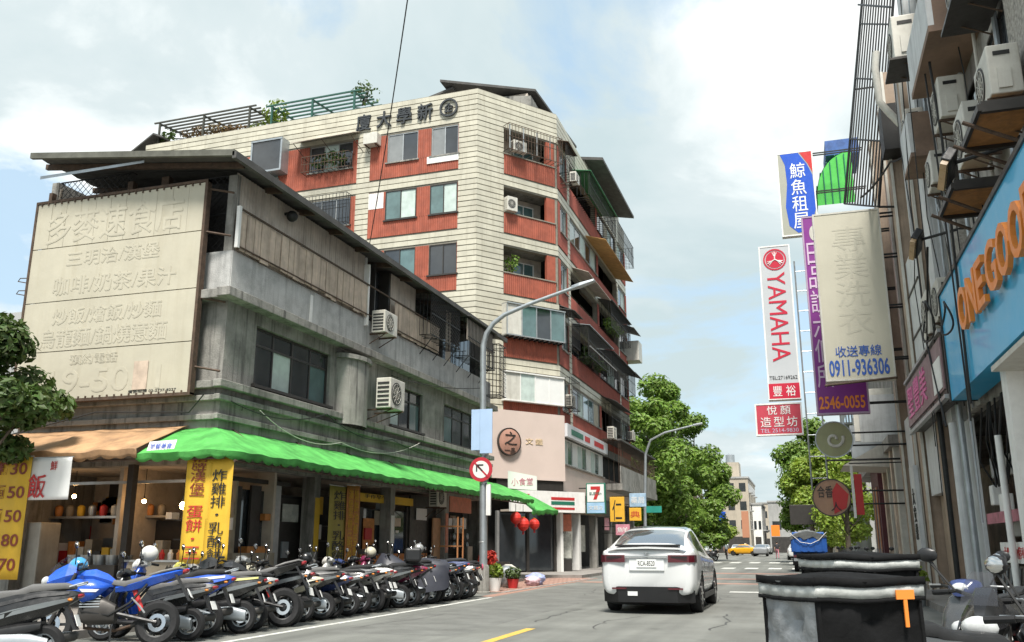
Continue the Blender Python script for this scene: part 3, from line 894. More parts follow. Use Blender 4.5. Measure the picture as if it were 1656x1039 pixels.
# red fields, ribbed
def ribs(T, u0, u1, z0, z1, mt, y=0.0, pitch=0.24):
    corrugated(MB(T), u0, u1, z0, z1, y, pitch / 2, 0.022).build('red_panel', mt, ab)
for i, zb in enumerate(ZB):
    t_ = zb + 2.42
    for a, b in ((-1.02, -1.0), (-3.25, -2.5), (-5.96, -4.98), (-7.0, -6.72)): ribs(TL, a, b, zb + .85, t_, m_redp)
    ribs(TL, -5.96, -1.0, zb, zb + .85, m_redp)
    if i < 3:
        for a, b in ((-11.5, -9.6), (-14.5, -13.0), (-17.9, -16.0)): ribs(TL, a, b, zb + .9, t_, m_redp)
        ribs(TL, -20.6, -6.72, zb, zb + .9, m_redp)
    ribs(TC, 1.62, 4.86, zb, zb + 1.05, m_redp)
    MB(TC).box(1.58, 4.9, -0.05, 0.25, zb + 1.05, zb + 1.11).build('coping', m_joint, ab)
    ribs(TS, 0.0, 2.05, zb, zb + .9, m_redp2); ribs(TS, 1.85, 2.05, zb + .9, t_, m_redp2); ribs(TS, 0, .5, zb + .9, t_, m_redp2)
    ribs(TS, 2.62, 16.1, zb, zb + 1.04, m_redp2); ribs(TS, 9.4, 9.9, zb + 1.04, t_, m_redp2); ribs(TS, 16.5, 19.5, zb, zb + 1.0, m_redp2)
    ribs(TS, 19.0, 19.5, zb + 1.0, t_, m_redp2)
    # windows of the face towards the viewer
    fm = m_frame_dk if i in (1, 2) else m_alu
    g1 = [m_glass_t, m_curtain] if i == 1 else [m_glass, m_glass]
    gg = [MAT['grey_glass'], m_glass] if i == 0 else g1 if i == 1 else 'rand'
    if i < 4:
        window(TL, ab, -2.5, -1.02, zb + .85, zb + 2.42, y=0.0 if i == 1 else 0.08, n=2, fm=fm, gm=gg)
        window(TL, ab, -4.98, -3.25, zb + .85, zb + 2.42, y=0.0 if i == 1 else 0.08, n=2, fm=fm, gm=gg)
    if i < 2:
        for a, b in ((-9.6, -7.0), (-13.0, -11.5), (-16, -14.5), (-19.4, -17.9)):
            window(TL, ab, a, b, zb + .9, zb + 2.42, y=0.1, n=3 if a == -9.6 else 2, fm=m_alu, gm=[m_glass, m_curtain] if i == 0 else m_glass)
    # balconies and glazing on the street side
    window(TS, ab, 0.5, 1.85, zb + .9, zb + 2.4, y=0.1, n=2, fm=m_alu, gm=[m_glass, m_glass_t])
    if i in (1, 4): window(TS, ab, 2.75, 9.4, zb + 1.05, zb + 2.45, y=0.1, n=5, fm=m_alu, gm='rand')
    else:
        MB(TS).box(2.75, 9.4, 1.2, 1.25, zb + .2, zb + 2.6).build('balcony_back', m_int, ab)
        window(TS, ab, 3.4, 8.6, zb + .4, zb + 2.3, y=1.05, n=4, fm=m_alu, gm=m_glass, sill=False)
    if i in (0, 3): window(TS, ab, 9.9, 16.0, zb + 1.05, zb + 2.45, y=0.1, n=5, fm=m_frame_dk, gm='rand')
    else:
        MB(TS).box(9.9, 16.0, 1.2, 1.25, zb + .2, zb + 2.6).build('balcony_back', m_int, ab)
    window(TS, ab, 16.6, 19.0, zb + 1.0, zb + 2.4, y=0.1, n=2, fm=m_alu, gm='rand')
# corner balconies (chamfer), top to bottom
for i, zb in enumerate(ZB[:3]):
    MB(TC).box(1.62, 4.86, 1.3, 1.35, zb, zb + 2.5).build('balcony_back', m_int, ab)
    MB(TC).box(1.62, 4.86, 0.3, 1.3, zb + .1, zb + .2).build('balcony_floor', m_conc, ab)
    MB(TC).box(1.62, 4.86, 0.3, 1.3, zb + 2.5, zb + 2.6).build('balcony_ceiling', m_conc, ab)
    window(TC, ab, 3.0, 4.3, zb + 1.0, zb + 2.2, y=1.2, n=2, fm=m_whitew, gm=m_glass_t, sill=False)
    MB(TC).box(4.3, 4.84, 0.02, 0.2, zb + 1.11, zb + 2.44).build('red_pier', m_redp, ab)
cage(ab, TC, 1.55, 4.95, 20.75, 22.15, 0.55, step=0.2, mt=m_rust, diag=False)
for u in (1.6, 2.45, 3.3, 4.15): MB(TC).box(u, u + .05, -.52, -.48, 20.75, 22.1).build('cage_post', m_alu, ab)
# glazed box bays on the two lower storeys of the chamfer
for zb, z0, z1, d in ((10.15, 11.2, 12.7, 0.45), (7.0, 8.05, 9.35, 0.3)):
    bxp = MB(TC)
    bxp.box(1.5, 5.05, -d, 0.0, z0 - .06, z0); bxp.box(1.5, 5.05, -d - .05, 0.0, z1, z1 + .06)
    for k in range(5):
        u = 1.5 + k * (3.55 - .06) / 4
        bxp.box(u, u + .06, -d, -d + .06, z0, z1)
    bay = bxp.build('glazed_bay', m_alu if zb > 9 else m_whitew, ab)
    for k in range(4):
        u = 1.56 + k * 3.49 / 4
        gmx = (m_cream_pl, m_glass_t, m_glass, m_glass_t)[k] if zb > 9 else (m_cream_pl, m_curtain, m_wht, m_wht)[k]
        MB(TC).box(u, u + .81, -d + .02, -d + .035, z0, z1).build('pane', gmx, bay)
    MB(TC).box(1.5, 1.52, -d + .06, 0, z0, z1).build('pane', m_cream_pl, bay)
    if zb > 9:
        for k in range(12): MB(TC).box(1.6 + k * .3, 1.63 + k * .3, -d, 0, z0 - .14, z0 - .061).build('floor_bar', m_black, bay)
MB(TC).box(1.62, 4.86, 0.31, 0.34, 7.1, 12.8).build('inner_wall', m_dark, ab)
# street side cages and canopies
m_grn = mat('green_sheet', (0.05, 0.22, 0.10), 0.6, var=0.2)
m_org = mat('orange_canvas', (0.50, 0.28, 0.10), 0.8, var=0.2, scale=3)
def scage(u0, u1, z0, z1, d, rm=None, mt=None, step=0.22): return cage(ab, TS, u0, u1, z0, z1, d, step=step, mt=mt or m_black, roofm=rm)
scage(3.6, 11.2, 20.5, 21.9, 0.95, m_grn, m_black)
scage(11.6, 17.5, 20.3, 21.8, 1.0, None, m_black)
scage(0.2, 2.0, 20.5, 22.2, 0.5, m_rust)
scage(9.6, 16.2, 14.3, 15.9, 0.8, m_roof)
scage(2.7, 9.0, 11.1, 12.7, 0.9, m_galv, m_black)
scage(9.2, 17.0, 11.1, 12.6, 0.9, m_roof, m_black)
scage(0.2, 2.0, 11.2, 12.9, 0.6, m_roof)
scage(0.2, 2.0, 8.0, 9.5, 0.55, None)
scage(10.0, 16.0, 8.0, 9.6, 0.6, None)
for (u0, u1, z, d, mm) in ((6.5, 15.8, 18.9, 1.2, m_org), (3.0, 9.2, 15.9, .9, m_tin), (9.9, 16, 9.85, .9, m_roof), (16.6, 19.4, 15.9, 1.0, m_roof), (16.6, 19.4, 12.8, 1.0, m_roof), (0.1, 2.1, 13.0, .8, m_roof)):
    MB(TS).add([(u0, 0, z + .25), (u1, 0, z + .25), (u1, -d, z - .1), (u0, -d, z - .1), (u0, 0, z + .22), (u1, 0, z + .22), (u1, -d, z - .13), (u0, -d, z - .13)],
               [(0, 3, 2, 1), (4, 5, 6, 7), (0, 4, 7, 3), (1, 2, 6, 5), (3, 7, 6, 2), (0, 1, 5, 4)]).build('canopy', mm, ab)
for u in (2.8, 4.2, 5.6, 7.0, 8.4): MB(TS).cyl((u, -.95, 11.6), (u + 1.2, -1.05, 11.5), 0.03, n=5).build('rail', m_alu, ab)
MB(TS).box(18.9, 20.3, -0.9, 0.4, 14.0, 15.4).build('box_bay', m_cream_pl, ab)
# rooftop: tin house on the corner, projecting canopy along the street
MB(w=True).prism([(-15.6, 24.6), (-12.5, 24.6), (-12.5, 25.3), (-14.0, 25.5), (-18.8, 24.35), (-18.8, 23.4), (-15.6, 23.4)], 43.0, 49.0, 'y').build('roof_hut', m_conc, ab)
def slab(name, pts, th, mt):
    a = [V(p) for p in pts]
    lo = [p - V((0, 0, th)) for p in a]
    n_ = len(a)
    MB(w=True).add(a + lo, [tuple(range(n_)), tuple(reversed(range(n_, 2 * n_)))] + [(i, n_ + i, n_ + (i + 1) % n_, (i + 1) % n_) for i in range(n_)]).build(name, mt, ab)
slab('hut_roof', [(-20.2, 41.2, 24.55), (-16.4, 41.2, 25.55), (-16.4, 48, 25.6), (-20.2, 48, 24.6)], 0.12, m_roof)
slab('hut_roof', [(-16.9, 40.6, 25.75), (-12.4, 43.6, 26.0), (-11.6, 50, 25.3), (-16.9, 50, 25.8)], 0.14, m_roof)
MB(w=True).box(-16.6, -12.8, 43.4, 43.6, 23.2, 25.7).build('hut_wall', m_tin, ab)
slab('street_canopy', [(-12.2, 50.6, 24.95), (-10.1, 50.6, 24.6), (-10.1, 61.6, 24.7), (-12.2, 61.6, 25.1)], 0.18, m_roof)
MB(TS).box(8, 19.3, .3, .5, 23.85, 24.8).build('canopy_wall', m_cream_pl, ab)
# name of the house: dark metal characters and a round emblem
m_let = mat('dark_metal_letter', (0.05, 0.055, 0.06), 0.5, 0.3, var=0.2)
for ch_, u, zc in (('廈', -6.4, 22.93), ('大', -5.21, 22.93), ('學', -4.05, 22.95), ('新', -2.87, 22.97)):
    text_mb(ch_, 0.86, 0.92, 0.09, TL @ M.Translation((u - .43, -.02, zc - .46)), 0.012).build('letter', m_let, ab)
em = MB(TL)
mx = M.Translation((-1.55, -0.03, 22.98)) @ M.Rotation(rad(90), 4, 'X')
em.lathe([(0.50, 0), (0.50, 0.08), (0.41, 0.08), (0.41, 0)], 28, mx, cap=False)
em = merge(em, text_mb('企', 0.5, 0.5, 0.08, TL @ M.Translation((-1.80, -.03, 22.73)), 0.02))
em.build('emblem', m_let, ab)
# side walls of the shop storey, upper board and logo disc
MB(TL).box(-20.6, 0, 0.05, 0.3, 0.1, 4.3).build('shop_wall', m_conc, ab)
pk = MB(TC).box(0.0, 5.16, -0.14, 0.03, 4.35, 7.55).build('pink_board', m_pink, ab)
ld = thing('round_logo_sign', 'round reddish-brown disc sign on the pale pink corner wall', 'sign', TC @ V((1.8, -.2, 5.4)))
m_disc = mat('brown_disc', (0.44, 0.24, 0.18), 0.5, var=0.15, scale=3)
mxd = M.Translation((1.8, -0.16, 6.05)) @ M.Rotation(rad(90), 4, 'X')
MB(TC).lathe([(0.62, 0), (0.62, 0.1), (0.58, 0.12), (0.01, 0.12)], 36, mxd).build('disc', m_disc, ld, True)
MB(TC).lathe([(0.65, 0.0), (0.65, 0.13), (0.61, 0.13), (0.61, 0)], 36, mxd, cap=False).build('rim', m_frame_dk, ld)
merge(text_mb('之', 0.7, 0.62, 0.02, TC @ M.Translation((1.5, -.285, 5.9)), 0.0), text_mb('一品', 0.6, 0.26, 0.02, TC @ M.Translation((1.5, -.285, 5.5)))).build('lettering', m_frame_dk, ld)
text_mb('文 鐵', 1.0, 0.3, 0.02, TC @ M.Translation((2.8, -.145, 6.0))).build('faint_lettering', mat('gold_letter', (0.7, 0.55, 0.35), 0.5), pk)
# corner convenience store: dark soffit band, fascia, glass front, posters
m_teal = mat('tropic_green', (0.02, 0.16, 0.10), 0.5)
MB(TC).box(1.2, 5.1, -0.06, 0.25, 3.88, 4.34).build('soffit_band', m_frame_dk, ab)
fs = MB(TC).box(1.6, 5.95, -0.65, -0.5, 2.85, 3.82).build('shop_fascia', m_whitew, ab)
for (u0, u1, z0, z1, mm) in ((3.9, 5.3, 3.42, 3.55, m_red), (3.9, 5.3, 3.2, 3.36, m_teal), (3.9, 5.3, 2.98, 3.08, m_red)):
    MB(TC).box(u0, u1, -.66, -.652, z0, z1).build('stripe', mm, fs)
text_mb('7', 0.35, 0.45, 0.01, TC @ M.Translation((2.3, -.655, 3.2)), 0.03).build('fascia_mark', m_red, fs)
MB(TC).box(1.6, 5.9, -.5, 0.2, 2.86, 2.95).build('fascia_soffit', m_int, ab)
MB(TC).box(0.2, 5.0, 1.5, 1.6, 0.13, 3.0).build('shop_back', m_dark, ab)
for u in (1.4, 3.1, 4.7): MB(TC).box(u, u + .14, 0.2, 0.34, 0.13, 2.9).build('door_post', m_frame_dk if u > 2 else m_alu, ab)
MB(TC).box(1.55, 3.1, 0.28, 0.3, 0.2, 2.8).build('door_pane', m_glass, ab)
MB(TC).box(3.25, 4.7, 0.28, 0.3, 0.2, 2.8).build('door_pane', m_glass, ab)
MB(TC).box(4.86, 5.02, -0.1, 0.3, 0.13, 2.85).build('corner_post', m_whitew, ab)
def poster(T, parent, u0, u1, z0, z1, y, mt, name='poster'): return MB(T).box(u0, u1, y - .015, y, z0, z1).build(name, mt, parent)
m_poster = mat('poster_orange', (0.62, 0.20, 0.12), 0.5, var=0.2, scale=6)
m_map = mat('poster_pale', (0.50, 0.50, 0.45), 0.5, var=0.35, scale=5, dirt=0.5, dcol=(0.15, 0.2, 0.2))
CP = frame(V((-11.5, 43.2, 0)), 10)
for (a, b, z0, z1, mm) in ((0.0, 0.35, 2.0, 2.8, m_wht), (0.36, 0.85, 2.0, 2.8, m_poster), (0.02, .82, .75, 1.9, m_map), (0.0, .85, .13, .7, m_frame_dk)):
    poster(CP, ab, a, b, z0, z1, 0, mm)
# street side of the shop storey: advertising strip, window strip, mezzanine cage
m_strip = mat('pale_sign_strip', (0.66, 0.66, 0.68), 0.5, var=0.1, scale=1)
sp_ = MB(TS).box(0.2, 10.0, -0.3, -0.1, 6.55, 7.2).build('sign_strip', m_strip, ab)
for k, (a, b, mm) in enumerate(((1.0, 3.6, m_teal), (4.0, 5.2, m_red), (6.3, 8.8, m_red))): MB(TS).box(a, b, -.31, -.302, 6.72, 7.0).build('print', mm, sp_)
MB(TS).box(0.1, 19.4, 0.0, 0.25, 3.9, 5.2).build('shop_wall', m_pink, ab)
MB(TS).box(0.1, 19.4, 0.02, 0.25, 6.56, 7.0).build('shop_wall', m_conc, ab)
window(TS, ab, 0.4, 10.0, 5.25, 6.5, y=0.05, n=9, fm=m_whitew, gm=[m_curtain, m_glass_t, m_wht])
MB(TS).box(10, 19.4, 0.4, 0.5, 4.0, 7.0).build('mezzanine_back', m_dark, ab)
mz = cage(ab, TS, 10.2, 23.5, 4.9, 7.4, 1.0, step=0.3, mt=m_rust, name='mezzanine_cage')
MB(TS).box(10.1, 23.6, -1.1, -0.05, 4.5, 4.88).build('mezzanine_slab', m_conc, ab)
MB(TS).box(10.1, 23.6, -1.05, -0.98, 4.9, 5.9).build('mezzanine_board', m_conc, ab)
MB(TS).box(10.1, 23.6, -1.1, 0.2, 7.4, 7.5).build('mezzanine_roof', m_roof, ab)
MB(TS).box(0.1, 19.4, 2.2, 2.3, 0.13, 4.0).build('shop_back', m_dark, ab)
for k, u in enumerate((3.1, 7.2, 11.3, 15.4, 19.0)): MB(TS).box(u, u + .42, -.1, .3, 0.13, 3.9).build('arcade_column', m_whitew if k == 0 else m_conc, ab)
MB(TS).box(0.6, 1.9, -0.05, .05, .5, 2.2).build('notice_board', m_map, ab)
poster(TS, ab, 4.2, 6.6, 1.0, 2.4, 0.4, m_map)
poster(TS, ab, 9.5, 10.8, 2.2, 3.2, -.1, mat('poster_pink', (0.62, 0.28, 0.33), 0.5, var=.2, scale=6))
MB(TS).box(0.0, 12, -0.2, 0.2, 2.9, 3.88).build('dark_awning', m_frame_dk, ab)
# store box sign out over the pavement
sv = thing('convenience_store_sign', 'lit box sign with a red numeral seven beside the corner store', 'sign', (-10.0, 46, 2.9))
SV = frame((-10.5, 45.9, 0), 0)
MB(SV).box(0, 1.0, 0, 0.22, 2.9, 4.45).build('case', m_teal, sv, bevel=.02)
MB(SV).box(0.06, 0.94, -.012, -.001, 3.5, 4.39).build('white_face', m_wht, sv)
MB(SV).box(0.04, 0.96, -.012, -.001, 2.94, 3.47).build('blue_face', mat('sky_blue_print', (0.35, 0.55, 0.75), 0.4, var=.1), sv)
merge(MB(SV).prism([(0.25, 4.28), (0.75, 4.28), (0.75, 4.12), (0.55, 3.62), (0.38, 3.62), (0.56, 4.12), (0.25, 4.12)], -.022, -.013, 'y')).build('numeral', m_red, sv)
text_mb('ELEVEn', .62, .13, .008, SV @ M.Translation((.19, -.0225, 3.86))).build('lettering', m_teal, sv)
text_mb('文鐵店', .74, .22, .008, SV @ M.Translation((.13, -.014, 3.1))).build('lettering', m_wht, sv)
for z in (3.4, 4.2): MB(SV).cyl((-.4, .11, z), (0, .11, z), .03).build('arm', m_black, sv)
# further shop signs along the arcade
m_ysign = mat('yellow_sign', (0.75, 0.42, 0.04), 0.5, var=0.08)
def boxsign(name, label, x0, x1, y, z0, z1, mt, txt='', tm=None, th=0.18, armx=None):
    t = thing(name, label, 'sign', ((x0 + x1) / 2, y, z0))
    T = frame((x0, y, 0), 0)
    MB(T).box(0, x1 - x0, 0, th, z0, z1).build('case', mt, t, bevel=.015)
    if txt:
        if (z1 - z0) > (x1 - x0) * 1.4: vtext(txt, (x1 - x0) * .66, (z1 - z0) * .9, .01, T @ M.Translation(((x1 - x0) * .17, -.001, z0 + (z1 - z0) * .05))).build('lettering', tm or m_blk, t)
        else: text_mb(txt, (x1 - x0) * .8, (z1 - z0) * .5, .01, T @ M.Translation(((x1 - x0) * .1, -.001, z0 + (z1 - z0) * .25))).build('lettering', tm or m_blk, t)
    if armx is not None:
        for z in (z0 + .2 * (z1 - z0), z0 + .8 * (z1 - z0)):
            MB(w=True).box(min(armx, x1), max(armx, x0) if armx > x1 else x0, y + .06, y + .1, z - .02, z + .02).build('arm', m_black, t)
    return t
boxsign('shop_sign', 'larger yellow shop sign behind the seven box sign', -10.1, -9.3, 50, 2.6, 3.95, m_ysign, '仁', m_blk, armx=-11)
boxsign('shop_sign', 'smaller yellow shop sign furthest along the arcade', -9.75, -9.05, 54, 2.75, 3.5, m_ysign, '典', m_red, armx=-11)
boxsign('shop_sign', 'pale blue shop sign above the smaller yellow one', -9.9, -8.9, 55, 3.6, 4.4, mat('blue_white_sign', (0.35, 0.5, 0.65), 0.5, var=0.3, scale=3), '藥局', m_wht, armx=-11)
boxsign('shop_sign', 'pink shop sign low under the larger yellow one', -10.2, -9.4, 52, 1.9, 2.5, mat('pink_sign', (0.6, 0.25, 0.32), 0.5, var=.2), '鮮', m_wht, armx=-11)
# air conditioners and plants on the block
aircon(TL, 'white window air conditioner high on the pier left of the top red bay', -5.75, 21.45, 0.8, 0.6, 0.5, 0.0, fan=False, bracket=True)
aircon(TL, 'small cream air conditioner at the left of the big glazed box window', -13.3, 21.3, 0.6, 0.45, 0.3, 0.05, bracket=False)
aircon(TL, 'cream air conditioner under the big glazed box window', -12.0, 20.0, 0.7, 0.45, 0.4, 0.1)
aircon(TC, 'round-fanned air conditioner inside the top corner cage', 2.35, 20.8, 0.8, 0.6, 0.3, 0.1, bracket=False)
aircon(TC, 'white air conditioner in the corner balcony second from the top', 1.95, 17.55, 0.6, 0.75, 0.4, -0.1, side=True, bracket=False)
aircon(TS, 'cream air conditioner on the street side by the top corner cage', 0.9, 20.1, 0.8, 0.55, 0.35, 0.55)
aircon(TS, 'grey air conditioner caged on the street side of the lowest flat', 1.0, 8.1, 0.8, 0.6, 0.35, 0.1)
aircon(TS, 'cream air conditioner over the sign strip on the street side', 9.4, 7.4, 0.9, 0.7, 0.4, 0.5)
aircon(TS, 'weathered air conditioner at the far end of the street side', 17.6, 8.2, 0.9, 0.6, 0.4, 0.2)
# glazed box window and plant-filled window box of the top storey
bx_ = MB(TL)
for a in ((-12.85, -12.75), (-11.0, -10.9)): bx_.box(a[0], a[1], -.7, 0.03, 20.75, 22.45)
bx_.box(-12.85, -10.9, -.72, 0.03, 22.45, 22.55); bx_.box(-12.85, -10.9, -.72, 0.03, 20.65, 20.75)
bw = bx_.build('box_window', m_galv, ab)
MB(TL).box(-12.75, -11.0, -.66, -.64, 20.76, 22.44).build('pane', m_glass, bw)
MB(TL).box(-10.94, -10.92, -.66, 0, 20.76, 22.44).build('pane', m_frame_dk, bw)
cage(ab, TL, -9.7, -6.9, 20.35, 21.2, 0.6, step=0.2, mt=m_rust, name='window_box')
MB(TL).add([(-10.2, -.9, 22.0), (-6.6, -.9, 22.05), (-6.6, 0, 22.5), (-10.2, 0, 22.45), (-10.2, -.9, 21.97), (-6.6, -.9, 22.02), (-6.6, 0, 22.47), (-10.2, 0, 22.42)],
           [(0, 1, 2, 3), (7, 6, 5, 4), (0, 4, 5, 1), (3, 2, 6, 7), (1, 5, 6, 2), (0, 3, 7, 4)]).build('canopy', m_tin, ab)
for u in (-10.1, -8.4, -6.7): MB(TL).cyl((u, -.88, 21.95), (u + .3, 0, 21.3), .02, n=5).build('canopy_stay', m_rust, ab)
cage(ab, TL, -9.5, -6.9, 17.3, 18.9, 0.6, step=0.2, mt=m_black)
MB(TL).box(-5.95, -5.1, -.02, 0.0, 18.0, 18.86).build('white_panel', m_whitew, ab)
MB(TL).box(-2.7, -.98, -.06, -.02, 20.05, 20.42).build('white_panel', m_whitew, ab)
def bush(name, label, c, r, n, leaf, mt, cat='plant', group=None, seed=1, pot=None):
    rr = random.Random(seed)
    t = thing(name, label, cat, (c[0], c[1], c[2] - (r[2] if hasattr(r, '__len__') else r)), 0, group)
    m_ = MB(w=True)
    rx, ry, rz = r if hasattr(r, '__len__') else (r, r, r)
    for k in range(6):
        o_ = V((rr.uniform(-.6, .6) * rx, rr.uniform(-.6, .6) * ry, rr.uniform(-.6, .6) * rz))
        q = rr.uniform(.45, .75)
        foliage(m_, V(c) + o_, (rx * q, ry * q, rz * q), n // 6, leaf, rr)
    m_.build('leaves', mt, t)
    st = MB(w=True)
    for k in range(5):
        st.tube([(c[0] + rr.uniform(-.1, .1) * rx, c[1], c[2] - rz), (c[0] + rr.uniform(-.4, .4) * rx, c[1] + rr.uniform(-.3, .3) * ry, c[2] + rr.uniform(-.3, .5) * rz)], .02, 4)
    st.build('stem', m_bark, t)
    if pot:
        MB(w=True).lathe([(pot * .7, 0), (pot, pot * 1.5), (pot * .9, pot * 1.5), (pot * .85, pot * 1.3), (.01, pot * 1.3)], 12, M.Translation((c[0], c[1], c[2] - rz - pot * 1.5))).build('pot', mat('clay', (0.3, 0.14, 0.08), 0.8), t, True)
    return t
p = TL @ V((-8.3, -.35, 21.1)); bush('window_plant', 'green potted plants filling the top window box', p, (1.1, .25, .45), 260, .1, m_leaf_dk, seed=2)
p = TC @ V((2.2, .3, 14.9)); bush('balcony_plant', 'bushy plant on the corner balcony third from the top', p, (.5, .3, .55), 200, .09, m_leaf, seed=3)
p = TS @ V((12.6, -.4, 14.9)); bush('balcony_plant', 'greenery spilling from the caged balcony on the street side', p, (2.6, .5, .7)[::1] if False else (.5, 2.6, .7), 420, .11, m_leaf, seed=4)
p = TS @ V((6.0, -.4, 11.5)); bush('balcony_plant', 'plants along the long lower cage on the street side', p, (.4, 2.6, .5), 380, .1, m_leaf_dk, seed=6)
# rooftop pergolas with vines
m_pg = mat('green_pergola_steel', (0.035, 0.11, 0.085), 0.5, 0.2, var=0.2, scale=4)
m_pg2 = mat('old_pergola_wood', (0.06, 0.06, 0.05), 0.8, var=0.3, scale=4)
def pergola(label, u0, u1, y0, y1, zf, zb_, mt, nr, seed):
    t = thing('pergola', label, 'pergola', TL @ V(((u0 + u1) / 2, (y0 + y1) / 2, 23.2)))
    for u in (u0, (u0 + u1) / 2, u1):
        for y, zt in ((y0, zf), (y1, zb_)): MB(TL).box(u - .05, u + .05, y - .05, y + .05, 23.2, zt).build('post', mt, t)
        MB(TL).cyl((u, y0, zf), (u, y1, zb_), .06, n=4).build('rafter', mt, t)
        MB(TL).cyl((u, y0, zf - .9), (u, y1 - .6, zb_ - .1), .04, n=4).build('brace', mt, t)
    for k in range(nr):
        q = k / (nr - 1)
        y, z = y0 + (y1 - y0) * q, zf + (zb_ - zf) * q
        MB(TL).box(u0 - .4, u1 + .4, y - .04, y + .04, z + .05, z + .13).build('batten', mt, t)
    return t
pergola('green steel pergola on the roof above the dark characters', -12.6, -7.4, 0.6, 4.0, 25.2, 25.6, m_pg, 8, 1)
pergola('old dark pergola overgrown with dry vine at the left end of the roof', -20.2, -14.0, 0.5, 4.0, 25.35, 25.8, m_pg2, 9, 2)
p = TL @ V((-13.2, 1.8, 24.7)); bush('rooftop_shrub', 'yellow-green shrub between the two roof pergolas', p, (1.2, .9, 1.3), 1300, .14, m_leaf_yl, seed=8)
p = TL @ V((-17.2, 2.2, 25.2)); bush('rooftop_vine', 'brown and green vine tangled over the old pergola', p, (2.6, 1.4, .55), 900, .12, m_leaf_br, seed=9)
p = TL @ V((-19.9, .9, 24.5)); bush('rooftop_plant', 'thin dark plant at the left end of the roof', p, (.9, .5, .8), 110, .13, m_leaf_dk, seed=10)
p = TL @ V((-7.4, 1.6, 25.6)); bush('rooftop_plant', 'spindly plant poking above the green pergola', p, (1.0, .5, .7), 120, .12, m_leaf_dk, seed=12)
p = TL @ V((-10.5, 1.8, 24.0)); bush('rooftop_plant', 'low plants under the green pergola', p, (2.6, .8, .5), 500, .12, m_leaf_yl, seed=13)
slab('gable_roof', [(-36.5, 39.5, 23.3), (-34.3, 39.4, 24.6), (-34.3, 50, 24.6), (-36.5, 50, 23.3)], .1, m_roof)
slab('gable_roof', [(-34.3, 39.4, 24.6), (-33.6, 39.4, 24.3), (-33.6, 50, 24.3), (-34.3, 50, 24.6)], .1, m_roof)
# the thin black cable crossing the sky in front of the block
cable([onY(662, -20, 20.0), onY(596, 405, 34.0)], 0.02, 'thin black cable running up across the sky in front of the block', 0.3)

# ================================================================ awnings of the corner shophouse
m_awn = mat('green_canvas', (0.09, 0.36, 0.085), 0.8, var=0.3, scale=2.2, bump=0.4, bscale=16, dirt=0.22, dcol=(0.035, 0.13, 0.045), streak=.2, spec=0.2)
m_awno = mat('faded_orange_canvas', (0.42, 0.25, 0.13), 0.75, var=0.25, scale=2, bump=0.3, bscale=9, dirt=0.5, dcol=(0.06, 0.04, 0.03))
def awning(name, label, pairs, mt, ztop=3.9, zedge=2.95, drop=0.2, per=0.34, seed=0, sag=0.05):
    """pairs: list of (inner xy, outer xy) stations; cloth bulges over the frame and ends in a scalloped valance"""
    rr = random.Random(seed)
    st = []
    for (i0, o0), (i1, o1) in zip(pairs, pairs[1:]):
        l = max((V(o1) - V(o0)).length, .01)
        k = max(1, int(l / 0.07))
        for j in range(k): st.append((V(i0).lerp(V(i1), j / k), V(o0).lerp(V(o1), j / k)))
    st.append((V(pairs[-1][0]), V(pairs[-1][1])))
    rows = []
    s = 0.0
    ph = [rr.uniform(0, 6) for _ in range(8)]
    prev = None
    for i_, o_ in st:
        if prev is not None: s += (o_ - prev).length
        prev = o_
        col = []
        w1 = math.sin(s * 2.1 + ph[0]) * .5 + math.sin(s * 4.7 + ph[1]) * .35 + math.sin(s * 9.3 + ph[2]) * .25
        for t, z in [(q_, ztop - (ztop - zedge) * (q_ ** 1.12)) for q_ in (0, .14, .28, .42, .56, .7, .84, .94, 1.0)]:
            p = i_.lerp(o_, t)
            wr = 0.7 * (1 - 1.6 * abs(math.sin(s * 3.1 + ph[3] + t * 2.6)) + .7 - abs(math.sin(s * 7.3 + ph[4] - t * 4.1)) * 1.1) * 0.026 * math.sin(math.pi * min(1, t + .1))
            seam = -0.075 * (abs(math.sin(s * math.pi / 2.05)) ** .5 - .5)
            col.append((p.x, p.y, z + wr - (sag * w1 + .02) * t ** 2 + seam * math.sin(math.pi * t)))
        zz_ = col[-1][2]
        sc_ = abs(math.sin(s * math.pi / per)) ** .55
        d = (o_ - i_).normalized() * 0.02
        col.append((o_.x - d.x, o_.y - d.y, zz_ - drop * .55 - .01 * math.sin(s * 11)))
        col.append((o_.x - 2 * d.x + .015 * math.sin(s * 8 + ph[5]), o_.y - 2 * d.y, zz_ - drop * (.55 + .45 * sc_)))
        rows.append(col)
    o = solo(MB().sheet(rows), name, mt, label, 'awning', None, 60)
    sm = o.modifiers.new('thick', 'SOLIDIFY'); sm.thickness = 0.006
    return o
cin, cout = (-11.52, 15.98), (-10.05, 14.5)
arc = [(cin, (-10.45 + .4 * math.sin(rad(a)), 14.9 - .4 * math.cos(rad(a)))) for a in (0, 22, 45, 68, 90)]
ga_ = awning('shop_awning', 'long bright green scalloped canvas awning wrapping the shophouse corner', [((-12.25, 15.98), (-12.25, 14.5))] + arc + [((-11.52, 33.5), (-10.05, 33.5)), ((-11.5, 34.4), (-10.0, 34.6))], m_awn, 3.74, 3.10, 0.17, seed=3, sag=.03)
awning('shop_awning', 'faded orange-brown scalloped awning left of the green one', [((-18.5, 15.98), (-18.5, 14.45)), ((-12.2, 15.98), (-12.2, 14.45))], m_awno, 3.80, 3.18, 0.18, seed=5)
awning('shop_awning', 'small green awning end over the red lanterns', [((-11.6, 34.8), (-10.2, 35.0)), ((-11.3, 36.6), (-9.6, 36.8))], m_awn, 3.6, 2.75, 0.2, seed=8)
tp = thing('awning_label', 'small white paper label on the green awning corner', 'label', (-11.5, 14.4, 3.0))
LT = frame((-11.85, 14.415, 0), 0)
